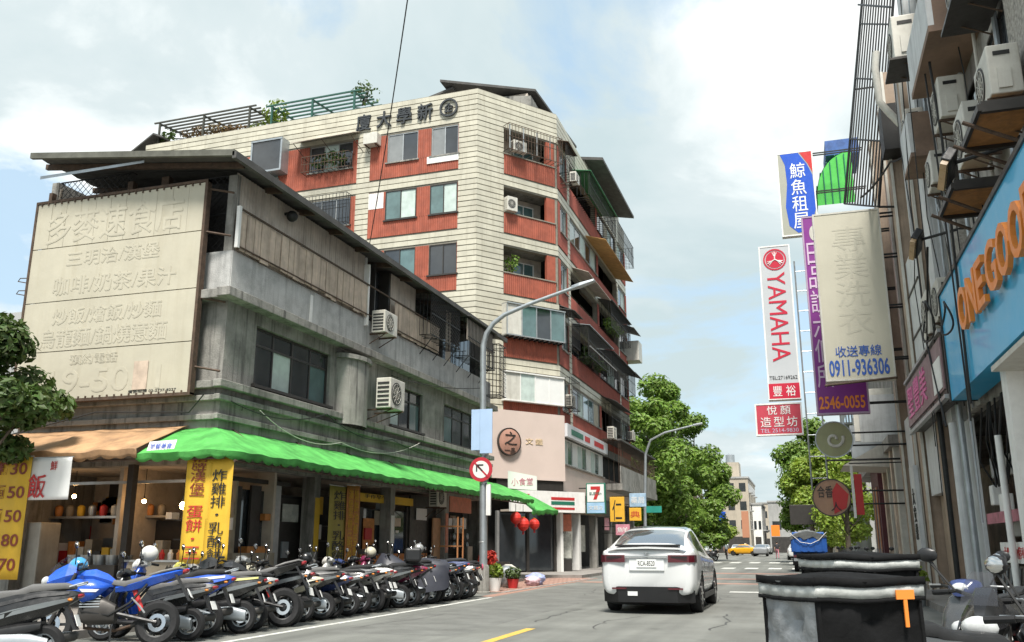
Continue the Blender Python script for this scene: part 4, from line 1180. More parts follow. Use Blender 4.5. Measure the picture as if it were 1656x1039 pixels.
MB(LT).add([(0, -.09, 3.1), (.62, -.09, 3.12), (.62, -.02, 3.3), (0, -.02, 3.28)], [(0, 1, 2, 3)]).build('sheet', m_wht, tp)
text_mb('早餐美食', .5, .12, .004, LT @ M.Translation((.06, -.10, 3.13)) @ M.Rotation(rad(-20), 4, 'X')).build('lettering', mat('blue_print', (0.05, 0.1, 0.45), .5), tp)
# awning frame under the cloth
af = ga_
for a, b in (((-10.14, 14.7, 2.9), (-10.14, 34, 2.9)), ((-18, 14.6, 3.02), (-10.3, 14.6, 2.95))): MB(w=True).cyl(a, b, .025).build('front_pipe', m_rust, af)
for k in range(7): MB(w=True).cyl((-11.48, 16.5 + 2.6 * k, 3.75), (-10.15, 16.5 + 2.6 * k, 2.9), .018).build('arm_pipe', m_rust, af)

# ================================================================ shop fronts under the awning
def gp(px0, py0, px1, py1, X):
    a, b = onX(px0, py0, X), onX(px1, py1, X)
    return a.y, b.y, b.z, a.z
def fp(px0, py0, px1, py1, Y):
    a, b = onY(px0, py0, Y), onY(px1, py1, Y)
    return a.x, b.x, b.z, a.z
def panelX(name, px0, py0, px1, py1, X, mt, parent, th=.05):
    u0, u1, z0, z1 = gp(px0, py0, px1, py1, X)
    return MB(w=True).box(X - th, X, u0, u1, z0, z1).build(name, mt, parent)
def panelY(name, px0, py0, px1, py1, Y, mt, parent, th=.05):
    x0, x1, z0, z1 = fp(px0, py0, px1, py1, Y)
    return MB(w=True).box(x0, x1, Y, Y + th, z0, z1).build(name, mt, parent)
m_warm = mat('food_orange', (0.55, 0.22, 0.06), 0.6, var=0.3, scale=6)
m_ban = mat('yellow_banner', (0.70, 0.43, 0.035), 0.65, var=0.1, scale=2, bump=.15, bscale=8)
m_ban2 = mat('olive_banner', (0.42, 0.34, 0.08), 0.65, var=0.15, scale=2)
m_brd = mat('menu_board', (0.34, 0.29, 0.22), 0.7, var=0.2, scale=2, dirt=.4, dcol=(0.15, .12, .09))
sf = thing('corner_food_stall', 'dim food stall under the orange awning with serving counter and menu wall', 'stall', (-14, 17, .12))
MB(w=True).box(-17.8, -11.7, 18.6, 18.7, .12, 3.0).build('back_wall', m_int, sf)
MB(w=True).box(-13.1, -11.75, 17.2, 17.25, .9, 2.72).build('menu_wall', m_brd, sf)
for k in range(18):
    rr = random.Random(k)
    x = -13.0 + (k % 6) * .21; z = 2.0 - (k // 6) * .33
    MB(w=True).box(x, x + .17, 17.185, 17.198, z, z + .26).build('menu_sheet', (m_map, m_wht, m_brd)[rr.randrange(3)], sf)
merge(text_mb('快炒小吃', 1.1, .22, .006, frame((-13.0, 17.19, 2.42), 0))).build('lettering', m_frame_dk, sf)
MB(w=True).box(-13.2, -11.2, 15.7, 16.4, .12, 1.02).build('counter', m_brd, sf)
MB(w=True).box(-13.25, -11.15, 15.66, 16.45, 1.02, 1.06).build('counter_top', m_alu, sf)
text_mb('竹來長食', .75, .16, .006, frame((-12.25, 15.695, .8), 0)).build('lettering', m_blk, sf)
MB(w=True).box(-15.0, -13.5, 15.7, 16.6, .12, .95).build('counter', m_frame_dk, sf)
MB(w=True).box(-15.2, -13.4, 17.6, 18.2, .95, 1.9).build('shelf_rack', m_frame_dk, sf)
for k in range(9): MB(w=True).lathe([(.05, 0), (.06, .12), (.03, .16), (.03, .2)], 8, M.Translation((-13.1 + k * .21, 16.1, 1.06))).build('sauce_bottle', (m_wht, m_warm, m_red)[k % 3], sf, True)
for k in range(5): MB(w=True).lathe([(.12, 0), (.15, .2), (.14, .2), (.12, .02)], 12, M.Translation((-14.9 + k * .33, 16.1, .95))).build('pan', m_alu, sf, True)
MB(w=True).box(-13.45, -13.3, 15.75, 15.9, .12, 3.0).build('door_post', m_frame_dk, sf)
MB(w=True).box(-14.6, -13.6, 18.5, 18.58, 1.7, 2.5).build('notice', m_wht, sf)
MB(w=True).box(-15.2, -11.6, 16.0, 16.06, 2.62, 2.68).build('curtain_rail', m_alu, sf)
rr = random.Random(55)
fm_ = [m_map, m_wht, m_warm, m_brd, m_ban, m_galv, m_red, m_cream_pl, m_frame_dk]
for k in range(26):
    x, z = rr.uniform(-17.4, -13.6), rr.uniform(1.1, 2.5)
    MB(w=True).box(x, x + rr.uniform(.2, .6), 18.56, 18.595, z, z + rr.uniform(.18, .45)).build('wall_notice', fm_[k % 9], sf)
for k in range(16):
    x = -17.2 + k * .24
    MB(w=True).box(x, x + .2, 17.3, 17.6, .95, 1.1 + rr.uniform(.05, .4)).build('crate', fm_[(k * 5) % 9], sf, bevel=.01)
MB(w=True).box(-17.4, -13.4, 17.25, 17.65, .9, .95).build('work_top', m_alu, sf)
MB(w=True).box(-16.9, -16.2, 16.4, 17.0, .12, 1.85).build('fridge', m_cream_pl, sf, bevel=.03)
MB(w=True).box(-17.5, -13.4, 17.2, 17.5, 1.95, 2.0).build('shelf', m_alu, sf)
for k in range(12): MB(w=True).lathe([(.07, 0), (.09, .1), (.085, .22), (.03, .26)], 10, M.Translation((-17.3 + k * .32, 17.35, 2.0))).build('jar', fm_[k % 8], sf, True)
def bulb(label, px, py, Y, r=.045):
    p = onY(px, py, Y)
    t = thing('light_bulb', label, 'lamp', p, 0, 'bulbs lit in the food stall')
    MB(w=True).sph(p, r, 10, 7).build('bulb', mat('lit_bulb', (1, .7, .35), .4, var=0, emit=(1, .55, .2), estr=42), t, True)
    MB(w=True).cyl(p + V((0, 0, r * .8)), p + V((0, 0, r * 2.2)), r * .45).build('socket', m_black, t)
    MB(w=True).cyl(p + V((0, 0, r * 2)), (p.x, p.y, 2.98), .008, n=5).build('flex', m_wire, t)
bulb('lit bulb hanging near the white cloth sign', 120, 803, 16.6)
bulb('lit bulb hanging before the menu wall', 233, 811, 16.6)
bulb('larger orange lamp beside the yellow banners', 297, 818, 15.6, .08)
# hanging cloth sign and price board
def banner(name, label, T, w_, h_, mt, parts, th=.008, wave=.007, cat='banner', pole=True):
    t = thing(name, label, cat, T.translation)
    rows = []
    n_ = 10
    for i in range(n_ + 1):
        z = h_ * i / n_
        rows.append([(w_ * j / 4, wave * math.sin(z * 3 + j) * math.sin(j * 1.1), z) for j in range(5)])
    o = MB(T).sheet(rows).build('cloth', mt, t, True)
    o.modifiers.new('thick', 'SOLIDIFY').thickness = th
    for fn, mm in parts: fn.build('lettering', mm, t)
    if pole: MB(T).cyl((-.03, .01, h_ + .01), (w_ + .03, .01, h_ + .01), .012, n=6).build('rod', m_alu, t)
    return t
def bn(px0, py0, px1, py1, Y):
    x0, x1, z0, z1 = fp(px0, py0, px1, py1, Y)
    return M.Translation((x0, Y, z0)), x1 - x0, z1 - z0
T_, w_, h_ = bn(-30, 742, 27, 938, 14.2)
lines = [('粥', '30'), ('麵', '50'), ('麵', '50'), ('麵', '80'), ('飯', '70')]
pt = []
m_dkred = mat('brown_red_print', (0.22, 0.04, 0.02), .6, var=.1)
for k, (c, nmb) in enumerate(lines):
    z = h_ * (1 - (k + .75) / 5.1)
    pt.append((merge(text_mb(c, w_ * .26, h_ * .115, .006, T_ @ M.Translation((w_ * .30, -.013, z)), .01), text_mb(nmb, w_ * .32, h_ * .10, .006, T_ @ M.Translation((w_ * .62, -.013, z)), .01)), m_dkred))
banner('price_banner', 'yellow price list banner with red numbers at the far left', T_, w_, h_, m_ban, pt)
T_, w_, h_ = bn(50, 742, 109, 808, 14.22)
banner('cloth_sign', 'white hanging cloth with a big red rice character', T_, w_, h_, m_wht, [(text_mb('飯', w_ * .42, h_ * .58, .006, T_ @ M.Translation((w_ * .03, -.013, h_ * .04)), .01), m_red), (text_mb('鮮', w_ * .16, h_ * .22, .006, T_ @ M.Translation((w_ * .52, -.013, h_ * .7))), m_red)])
T_, w_, h_ = bn(304, 738, 331, 912, 14.75)
banner('yellow_banner', 'yellow vertical banner with red breakfast lettering, left of the pair', T_, w_, h_, m_ban, [(vtext('漢堡', w_ * .58, h_ * .27, .006, T_ @ M.Translation((w_ * .2, -.013, h_ * .62))), m_dkred), (vtext('蛋餅·三', w_ * .62, h_ * .50, .006, T_ @ M.Translation((w_ * .16, -.013, h_ * .04))), m_red), (vtext('招牌', w_ * .58, h_ * .12, .006, T_ @ M.Translation((w_ * .2, -.013, h_ * .875))), m_dkred)])
T_, w_, h_ = bn(340, 738, 366, 912, 14.75)
banner('yellow_banner', 'yellow vertical banner with black lettering, right of the pair', T_, w_, h_, m_ban, [(vtext('炸雞排·乳酪餅', w_ * .6, h_ * .86, .006, T_ @ M.Translation((w_ * .18, -.013, h_ * .02))), m_blk)])
# shops along the street
ss = thing('shop_row', 'row of small shop fronts with glass doors under the green awning', 'shop', (-11.6, 24, .12))
X1 = -11.86
panelX('glass_front', 378, 790, 440, 940, X1 - .1, m_glass, ss)
for px in (376, 408, 441): panelX('post', px, 785, px + 4, 960, X1, m_alu if px == 441 else m_frame_dk, ss, .06)
panelX('door_head', 376, 770, 470, 788, X1, m_frame_dk, ss, .06)
panelX('counter', 376, 895, 440, 960, X1 + .25, m_brd, ss, .3)
panelX('food_tray', 400, 884, 432, 895, X1 + .2, m_warm, ss, .25)
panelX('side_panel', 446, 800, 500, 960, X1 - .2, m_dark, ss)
panelX('door_leaf', 452, 805, 486, 960, X1 - .14, m_frame_dk, ss, .04)
panelX('notice', 458, 815, 482, 845, X1 - .1, m_map, ss, .02)
panelX('door_post', 497, 790, 503, 960, X1, m_frame_dk, ss)
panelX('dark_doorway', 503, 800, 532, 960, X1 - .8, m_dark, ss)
sg = panelX('shop_sign_board', 582, 797, 668, 819, X1 + .12, m_ban, ss, .08)
u0, u1, z0, z1 = gp(582, 797, 668, 819, X1 + .12)
text_mb('手作早午餐', (u1 - u0) * .5, (z1 - z0) * .5, .01, frame((X1 + .121, u0 + .3, z0 + .1), 90)).build('lettering', m_blk, sg)
panelX('shop_window', 582, 822, 660, 900, X1 - .05, m_glass, ss)
for a in (582, 622, 658): panelX('window_bar', a, 820, a + 3, 905, X1, m_frame_dk, ss)
panelX('poster', 585, 838, 604, 888, X1, m_warm, ss, .02)
panelX('poster', 606, 826, 620, 850, X1, m_brd, ss, .02)
panelX('lower_board', 582, 897, 690, 915, X1 + .1, mat('orange_board', (0.45, 0.16, 0.04), .6, var=.25, scale=5), ss)
panelX('window_sticker', 640, 858, 645, 862, X1, m_wht, ss, .02)
panelX('dark_wall', 664, 800, 702, 960, X1 + .05, m_frame_dk, ss)
panelX('notice', 674, 822, 690, 842, X1 + .1, m_wht, ss, .02)
panelX('orange_post', 701, 838, 716, 905, X1 + .2, mat('orange_post', (0.55, 0.30, 0.16), .6, var=.2, scale=4), ss)
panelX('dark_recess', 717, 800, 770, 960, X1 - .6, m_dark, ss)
for a in (722, 733, 745): panelX('paper', a, 838, a + 9, 856, X1, m_wht if a != 733 else m_map, ss, .02)
panelX('orange_sign', 728, 800, 762, 831, X1 + .3, m_poster, ss, .1)
panelX('wood_board', 757, 884, 764, 908, X1 + .3, m_plank, ss)
for k in range(12):
    p = onX(720 + (k % 6) * 7, 868 + (k // 6) * 14, X1 + .1)
    MB(w=True).sph(p, (.07, .09, .13), 8, 6).build('hanging_goods', (m_black, m_frame_dk, m_galv)[k % 3], ss, True)
MB(w=True).box(-11.2, -10.5, 28, 33, .12, .75).build('display_table', m_frame_dk, ss)
def standing(label, px0, px1, py0, py1, X, mt, txt, tm):
    u0, u1, z0, z1 = gp(px0, py0, px1, py1, X)
    T = frame((X, u0, z0), 90)
    banner('yellow_banner', label, T, u1 - u0, z1 - z0, mt, [(vtext(txt, (u1 - u0) * .6, (z1 - z0) * .9, .006, T @ M.Translation(((u1 - u0) * .2, -.013, (z1 - z0) * .05))), tm)])
standing('olive-yellow vertical banner with dark lettering under the awning', 534, 560, 785, 912, -11.3, m_ban2, '炸雞排·乳酪餅', m_blk)
standing('narrow orange banner beside the olive one, left of two', 562, 569, 785, 908, -11.25, m_warm, '漢堡蛋餅三明治', m_ban)
standing('narrow orange banner beside the olive one, right of two', 571, 578, 785, 908, -11.25, m_warm, '燒餅油條豆漿', m_ban)
aircon(G, 'old air conditioner hung under the green awning by the shop wall', 27.5, 2.55, .8, .6, .3, .15, bracket=True)
aircon(G, 'cream air conditioner on the stucco parapet of the grey shophouse', 23.0, 7.25, .85, .65, .42, .15)
aircon(G, 'cream air conditioner with black fan under the parapet of the grey shophouse', 22.95, 5.05, .95, .85, .45, .42)
# red paper lanterns and clutter by the lamp post
m_lan = mat('red_lantern', (0.62, 0.03, 0.02), 0.55, var=.15, scale=6)
for k, (px, py, s_) in enumerate(((834, 838, .21), (846, 848, .24), (864, 848, .21))):
    p = onX(px, py, -10.2)
    t = thing('paper_lantern', ('left', 'middle', 'right')[k] + ' one of three red paper lanterns under the awning end', 'lantern', p, 0, 'red paper lanterns')
    prof = [(s_ * .4, -s_ * 1.05)] + [(s_ * math.cos(a) * (1 + .03 * (i % 2)), s_ * 1.05 * math.sin(a)) for i, a in enumerate([-1.15 + .23 * j for j in range(11)])] + [(s_ * .4, s_ * 1.05)]
    MB(w=True).lathe(prof, 14, M.Translation(p)).build('shade', m_lan, t)
    MB(w=True).lathe([(s_ * .3, s_), (s_ * .3, s_ * 1.15), (.01, s_ * 1.15)], 10, M.Translation(p)).build('cap', m_ban, t)
    MB(w=True).cyl(p + V((0, 0, s_ * 1.1)), (p.x, p.y, 2.85), .01).build('cord', m_wire, t)
    MB(w=True).cyl(p - V((0, 0, s_)), p - V((0, 0, s_ * 1.6)), .03, .045).build('tassel', m_red, t)
def potplant(label, px, py, X, r, mt, seed, pm=None):
    p = onX(px, py, X)
    return bush('potted_plant', label, (p.x, p.y, p.z), r, 260, r * .3, mt, seed=seed, pot=max(.12, (p.z - r - .0) / 1.5) if p.z - r > .15 else .14)
def pot(label, x, y, r, hh, mt, seed, pm):
    rr = random.Random(seed)
    t = thing('potted_plant', label, 'plant', (x, y, 0), 0, 'potted plants by the lamp post')
    MB(w=True).lathe([(r * .7, 0.0), (r, hh), (r * .92, hh), (r * .85, hh * .9), (.01, hh * .9)], 14, M.Translation((x, y, 0))).build('pot', pm, t, True)
    lf = MB(w=True)
    foliage(lf, (x, y, hh + r * .8), (r * 1.3, r * 1.3, r * 1.1), 260, r * .35, rr)
    lf.build('leaves', mt, t)
pot('lime-green plant in a white pot beside the lamp post', -8.95, 26.6, .22, .4, m_leaf_yl, 1, m_wht)
pot('red-flowering plant in a grey pot behind the lime-green one', -9.4, 27.3, .24, .75, mat('red_flowers', (0.6, 0.05, 0.03), .6, var=.3, scale=8), 2, m_galv)
pot('dark green plant in a red pot beside the lanterns', -9.0, 28.6, .2, .3, m_leaf_dk, 3, m_red)
def sack(label, x, y, r, hh, mt, seed, name='sack', cat='bag'):
    rr = random.Random(seed)
    m_ = MB()
    rings = []
    for i in range(9):
        a = i / 8
        q = r * (.75 + .35 * math.sin(math.pi * min(a * .9, 1))) * (1 if a < .8 else 1 - (a - .8) * 3)
        rings.append([(x + q * math.cos(2 * math.pi * k / 14) * (1 + rr.uniform(-.2, .2)), y + q * .8 * math.sin(2 * math.pi * k / 14) * (1 + rr.uniform(-.2, .2)), .001 + hh * a) for k in range(14)])
    m_.loft(rings)
    return solo(m_, name, mt, label, cat, 'bags heaped on the pavement', 60)
sack('cream cloth bag heaped highest under the lanterns', -9.6, 30.0, .30, .72, m_cream_pl, 4)
sack('grey bag between the cream one and the pots', -9.4, 29.2, .32, .7, m_galv, 5)
sack('small blue and white bag at the pavement edge', -9.0, 31.2, .3, .42, mat('bluewhite', (0.35, 0.4, 0.65), .6, var=.4, scale=6), 6)
sack('pale pink bag beside the blue and white one', -8.9, 30.5, .24, .32, mat('palepink', (0.65, 0.45, 0.5), .6, var=.3, scale=6), 7)
sack('dark bin bag behind the pots', -9.9, 28.6, .35, .75, m_black, 8)
ws = thing('wooden_rack', 'orange wooden display rack behind the lamp post', 'rack', (-10.4, 26.9, .0))
for z in (.13, .7, 1.3, 1.9): MB(w=True).box(-10.8, -10.2, 26.7, 27.2, z, z + .04).build('shelf', mat('orange_wood', (0.45, 0.2, 0.08), .6, var=.2), ws)
for yy in (26.7, 27.16): MB(w=True).box(-10.22, -10.18, yy, yy + .04, .0, 2.2).build('upright', MAT['orange_wood'], ws)

# ================================================================ lamp post with traffic sign
lp = thing('street_lamp', 'tall galvanised street lamp with curved arm in front of the shophouse', 'street lamp', (-8.92, 25.5, 0))
pts = [(-8.92, 25.5, 0), (-8.95, 25.5, 3.0), (-8.99, 25.5, 6.9), (-8.98, 25.5, 7.35), (-8.88, 25.5, 7.7), (-8.66, 25.5, 8.0), (-8.3, 25.5, 8.25), (-7.5, 25.5, 8.53), (-6.05, 25.5, 8.94)]
MB(w=True).tube(pts, .1, 14, [.12, .105, .09, .085, .08, .075, .07, .06, .05]).build('pole', m_galv, lp, True)
MB(w=True).lathe([(.2, 0), (.2, .04), (.17, .06), (.16, .75), (.12, .8)], 14, M.Translation((-8.92, 25.5, 0))).build('base', m_conc, lp, True)
MB(w=True).loft([[(-6.15, 25.42, 8.87), (-6.15, 25.58, 8.87), (-6.15, 25.58, 8.98), (-6.15, 25.42, 8.98)], [(-5.9, 25.36, 8.93), (-5.9, 25.64, 8.93), (-5.9, 25.62, 9.04), (-5.9, 25.38, 9.04)], [(-5.45, 25.4, 9.07), (-5.45, 25.6, 9.07), (-5.45, 25.58, 9.14), (-5.45, 25.42, 9.14)]]).build('lamp_head', m_galv, lp, bevel=.01)
for z in (1.4, 3.1, 3.95, 5.0): MB(w=True).lathe([(.112, z), (.118, z + .01), (.118, z + .05), (.112, z + .06)], 14, M.Translation((-8.945, 25.5, 0)), cap=False).build('band', m_alu, lp)
MB(w=True).box(-8.83, -8.70, 25.42, 25.5, 2.2, 3.1).build('sticker_plate', m_whitew, lp)
ts = thing('no_left_turn_sign', 'round red and white no-left-turn sign on the lamp post', 'traffic sign', (-8.97, 25.35, 3.1))
ST = frame((-8.97, 25.34, 3.53), 0)
rx = M.Rotation(rad(90), 4, 'X')
m_sr = mat('sign_red', (0.50, 0.03, 0.05), .45, var=.06)
MB(ST).lathe([(.36, -.012), (.36, .0), (.01, .0)], 36, rx).build('disc', m_sr, ts)
MB(ST).lathe([(.255, .001), (.255, .005), (.01, .005)], 36, rx).build('white_field', m_wht, ts)
bar = MB(ST).obox((0, -.009, 0), (.62, .004, .05), M.Rotation(rad(45), 4, 'Y')); bar.build('slash', m_sr, ts)
arw = MB(ST).prism([(-.14, .13), (-.14, -.1), (-.10, -.1), (-.10, .06), (.06, .06), (.06, .03), (.1, .03), (.1, .13)][::1], -.012, -.0085, 'y') if False else MB(ST)
arw.obox((-.02, -.0135, .03), (.2, .003, .04), M.Rotation(rad(45), 4, 'Y'))
arw.prism([(-.15, .15), (-.15, -.06), (-.11, -.06), (-.11, .11), (.08, .11), (.08, .15)], -.012, -.0115 + .002, 'y')
arw.build('arrow', m_blk, ts)
MB(ST).cyl((0, .015, .05), (0, .16, .05), .02).build('clamp', m_alu, ts)
bs = thing('blank_blue_sign', 'pale blue sheet fixed to the lamp post above the round sign', 'sign', (-8.95, 25.35, 3.95))
m_pale = mat('pale_blue_sheet', (0.42, 0.55, 0.78), .5, var=.07, scale=2)
MB(frame((-9.27, 25.3, 0), 0)).box(0, .27, 0, .03, 4.1, 5.32).build('sheet', m_pale, bs)
MB(frame((-9.27, 25.3, 0), 0)).box(.275, .66, 0, .03, 4.0, 5.32).build('sheet', m_pale, bs)
MB(w=True).box(-9.1, -8.8, 25.33, 25.42, 4.6, 4.66).build('clamp', m_alu, bs)
cs = thing('pink_poster_sign', 'white board with pink brush lettering behind the round sign', 'sign', (-9.6, 34.6, 3.6))
CS_ = frame((-11.4, 34.6, 0), 0)
MB(CS_).prism([(.3, 3.55), (1.5, 3.45), (1.5, 4.0), (.3, 4.25)], 0, .04, 'y').build('board', m_wht, cs)
text_mb('小食堂', .9, .3, .01, CS_ @ M.Translation((.45, -.002, 3.65))).build('lettering', mat('pink_print', (0.6, 0.2, 0.3), .5), cs)
cable([(-11.3, 16.1, 4.3), (-11.2, 20.0, 4.55), (-11.25, 24, 4.35), (-11.2, 30, 4.4)], .014, 'loose black cable strung along the shophouse ledge', .25)
cable([(-11.3, 17.2, 4.25), (-11.3, 21.0, 3.95), (-11.25, 26, 4.45)], .01, 'thin pale cable looping below the shophouse ledge', .3, mt=m_cream_pl)
cable([(-11.6, 16.3, 6.2), (-11.58, 17.0, 5.0), (-11.5, 16.8, 4.2)], .012, 'black cable running down the wall beside the first window', .05)
cable([(-8.97, 25.5, 6.0), (-11.45, 24.2, 6.3)], .012, 'cable tying the lamp post to the shophouse wall', .15)
# stock, cartons, papers and stools in front of and inside the shops
rr = random.Random(91)
cols_ = [m_warm, m_wht, m_red, m_frame_dk, m_ban, m_galv, m_map, m_plank, m_poster, m_dark]
for k in range(46):
    y = rr.uniform(16.6, 33); x = rr.choice((-12.6, -12.3, -11.95, -13.2)) + rr.uniform(-.1, .1)
    z = rr.choice((.14, .6, 1.05, 1.5, 1.9)); sx, sy, sz = rr.uniform(.1, .3), rr.uniform(.15, .45), rr.uniform(.12, .4)
    MB(w=True).box(x, x + sx, y, y + sy, z, z + sz).build('carton', cols_[k % len(cols_)], ss, bevel=.008)
for k in range(16):
    y = rr.uniform(16.5, 33)
    MB(w=True).box(-12.4, -12.38, y, y + rr.uniform(.3, .8), *(lambda a: (a, a + rr.uniform(.25, .5)))(rr.uniform(1.7, 2.4))).build('hung_paper', cols_[(k * 3) % len(cols_)], ss)
for z in (.55, 1.0, 1.45, 1.85): MB(w=True).box(-12.75, -12.42, 16.5, 33, z, z + .03).build('shelf', m_frame_dk, ss)
for (y, z0, z1, mm) in ((20.17, 1.2, 2.5, m_ban), (24.62, 1.4, 2.2, m_wht), (28.95, 1.1, 2.4, m_poster)):
    MB(w=True).box(-11.515, -11.5, y + .03, y + .26, z0, z1).build('pier_poster', mm, ss)

# ================================================================ cars
def ltext(s, w, h, d, pos):
    m_ = text_mb(s, w, h, d)
    m_.v = [q + V(pos) for q in m_.v]
    return m_
def crom(p0, p1, p2, p3, t):
    return 0.5 * ((2 * p1) + (-p0 + p2) * t + (2 * p0 - 5 * p1 + 4 * p2 - p3) * t * t + (-p0 + 3 * p1 - 3 * p2 + p3) * t ** 3)
def dense(rows, k):
    """Catmull-Rom along a list of equal-length lists of Vectors; also returns the parameter of each new row"""
    out_, par = [], []
    n_ = len(rows)
    for i in range(n_ - 1):
        a, b, c, d = rows[max(i - 1, 0)], rows[i], rows[i + 1], rows[min(i + 2, n_ - 1)]
        for j in range(k):
            t = j / k
            out_.append([crom(p, q, r_, s_, t) for p, q, r_, s_ in zip(a, b, c, d)]); par.append(i + t)
    out_.append(rows[-1]); par.append(n_ - 1.0)
    return out_, par
def make_car(name, label, loc, rotz, paintm, stations, wheels, wr, glass_rule, L_, W_, tailm=None, plate='', taxi=False, detail=True, group=None):
    """stations: (y, halfwidth, z_bottom, z_shoulder, z_belt, belt_w, z_roof, roof_w); y forward from the tail, x to the right"""
    t = thing(name, label, 'car', loc, rotz, group)
    ctrl = []
    for (y, hw, zb, zs, zbelt, bw_, zr, rw) in stations:
        ctrl.append([V(q) for q in ((0, y, zb), (hw * .8, y, zb), (hw * .965, y, zb + .12), (hw, y, zb + (zs - zb) * .55), (hw * .985, y, zs), (bw_, y, zbelt), ((bw_ + rw) / 2 + .015, y, (zbelt + zr) / 2 - .01), (rw, y, zr - .06), (rw * .62, y, zr - .012), (0, y, zr))])
    rows, py_ = dense(ctrl, 5 if detail else 3)
    cols = [list(c) for c in zip(*rows)]
    cols, pj = dense(cols, 4 if detail else 3)
    body, gl = MB(), MB()
    ny, nj = len(rows), len(cols)
    def ring_side(sgn):
        for i in range(ny - 1):
            for j in range(nj - 1):
                q = [cols[j][i], cols[j + 1][i], cols[j + 1][i + 1], cols[j][i + 1]]
                c = (q[0] + q[1] + q[2] + q[3]) / 4
                jm, ym = (pj[j] + pj[j + 1]) / 2, c.y
                if jm < 4.6 and c.x > W_ * .3 and any((ym - wy) ** 2 + (c.z - wr) ** 2 < (wr * 1.14) ** 2 for wy in wheels): continue
                v = [V((p.x * sgn, p.y, p.z)) for p in q]
                if sgn < 0: v = v[::-1]
                tgt = gl if glass_rule(jm, ym) else body
                tgt.add(v if sgn > 0 else v, [(0, 1, 2, 3)])
    ring_side(1); ring_side(-1)
    for i in (0, ny - 1):
        pts = [cols[j][i] for j in range(nj)]
        full = pts + [V((-p.x, p.y, p.z)) for p in reversed(pts[1:-1])]
        body.add(full, [tuple(range(len(full)))] if i else [tuple(reversed(range(len(full))))])
    def fin(mb, nm, mt):
        o = mb.build(nm, None, t, 0)
        bm = bmesh.new(); bm.from_mesh(o.data); bmesh.ops.remove_doubles(bm, verts=bm.verts, dist=.0008); bmesh.ops.recalc_face_normals(bm, faces=bm.faces); bm.to_mesh(o.data); bm.free()
        o.data.materials.append(mt)
        o.data.polygons.foreach_set('use_smooth', [True] * len(o.data.polygons))
        o.data.set_sharp_from_angle(angle=rad(50))
        return o
    fin(body, 'body', paintm); fin(gl, 'windows', m_cglass)
    hwm = W_ / 2
    MB().box(-hwm * .78, hwm * .78, .3, L_ - .3, .22, .9).build('underbody', m_black, t)
    for wy in wheels:
        for sg in (-1, 1):
            xw = sg * (hwm - .135)
            wx = M.Translation((xw, wy, wr)) @ M.Rotation(rad(90), 4, 'Y')
            pr = [(wr * .62, -.11), (wr * .93, -.12), (wr, -.08), (wr, .08), (wr * .93, .12), (wr * .62, .11)]
            wb = thing('wheel', '', None, (0, 0, 0)) if False else None
            ty = MB().lathe(pr, 26 if detail else 16, wx, cap=False).build('wheel', m_rubber, t, True)
            MB().lathe([(wr * .63, -.1), (wr * .63, .1)], 26 if detail else 16, wx, cap=True).build('rim', m_frame_dk, ty)
            if detail:
                for k in range(10):
                    a = 2 * math.pi * k / 10
                    MB().obox((xw + sg * .112, wy + math.cos(a) * wr * .33, wr + math.sin(a) * wr * .33), (.02, wr * .56, .035), M.Rotation(a, 4, 'X')).build('spoke', m_chrome, ty)
                arc_ = [(sg * (hwm - .022), wy + math.cos(a) * wr * 1.13, wr + math.sin(a) * wr * 1.13) for a in [math.pi * (k / 20 * 1.16 - .08) for k in range(21)]]
                MB().tube(arc_, .016, 6).build('arch_trim', m_bplast, t, True)
            MB().box(sg * (hwm - .30), sg * (hwm - .29), wy - wr * 1.12, wy + wr * 1.12, .2, wr * 2.1).build('arch_liner', m_black, t)
    return t
m_black2 = mat('bumper_black', (.010, .010, .011), .45, var=.1)
m_cglass = mat('car_glass', (0.30, 0.32, 0.33), 0.03, .75, var=0, coat=.6)
m_wcar = mat('white_car_paint', (0.70, 0.71, 0.71), 0.25, var=0.03, scale=1, coat=0.8)
m_tail = mat('tail_lamp', (0.085, 0.007, 0.014), 0.15, var=.2, scale=8, coat=.7)
suv_st = [(0.0, .80, .41, .98, 1.10, .78, 1.165, .70), (0.05, .90, .36, 1.02, 1.14, .88, 1.205, .78), (0.16, .955, .36, 1.04, 1.15, .93, 1.245, .80), (0.32, .985, .33, 1.05, 1.15, .95, 1.30, .74),
          (0.75, 1.0, .30, 1.05, 1.14, .955, 1.47, .69), (1.25, 1.0, .28, 1.03, 1.12, .95, 1.60, .66), (1.8, .99, .28, 1.01, 1.09, .94, 1.68, .64), (2.5, .985, .28, .99, 1.06, .93, 1.69, .63),
          (3.05, .985, .28, .98, 1.04, .92, 1.61, .62), (3.6, .985, .28, .96, 1.02, .91, 1.36, .66), (4.0, .98, .29, .94, 1.0, .90, 1.12, .70), (4.5, .95, .30, .88, .94, .85, 1.02, .66), (4.85, .86, .33, .78, .84, .76, .90, .55), (5.0, .70, .40, .62, .68, .6, .74, .4)]
def suv_glass(j, y):
    if 5.25 < j < 6.75 and .95 < y < 3.75 and not 2.28 < y < 2.36: return True
    if j > 7.05 and .38 < y < 1.3: return True
    if j > 7.05 and 3.0 < y < 3.95: return True
    return j > 7.05 and 1.42 < y < 2.7
car = make_car('white_suv', 'white electric crossover driving away in the middle of the road', (-3.08, 18.85, 0), 0, m_wcar, suv_st, (0.98, 3.95), .36, suv_glass, 5.0, 2.0)
car.scale = (1, 1, 1.05)
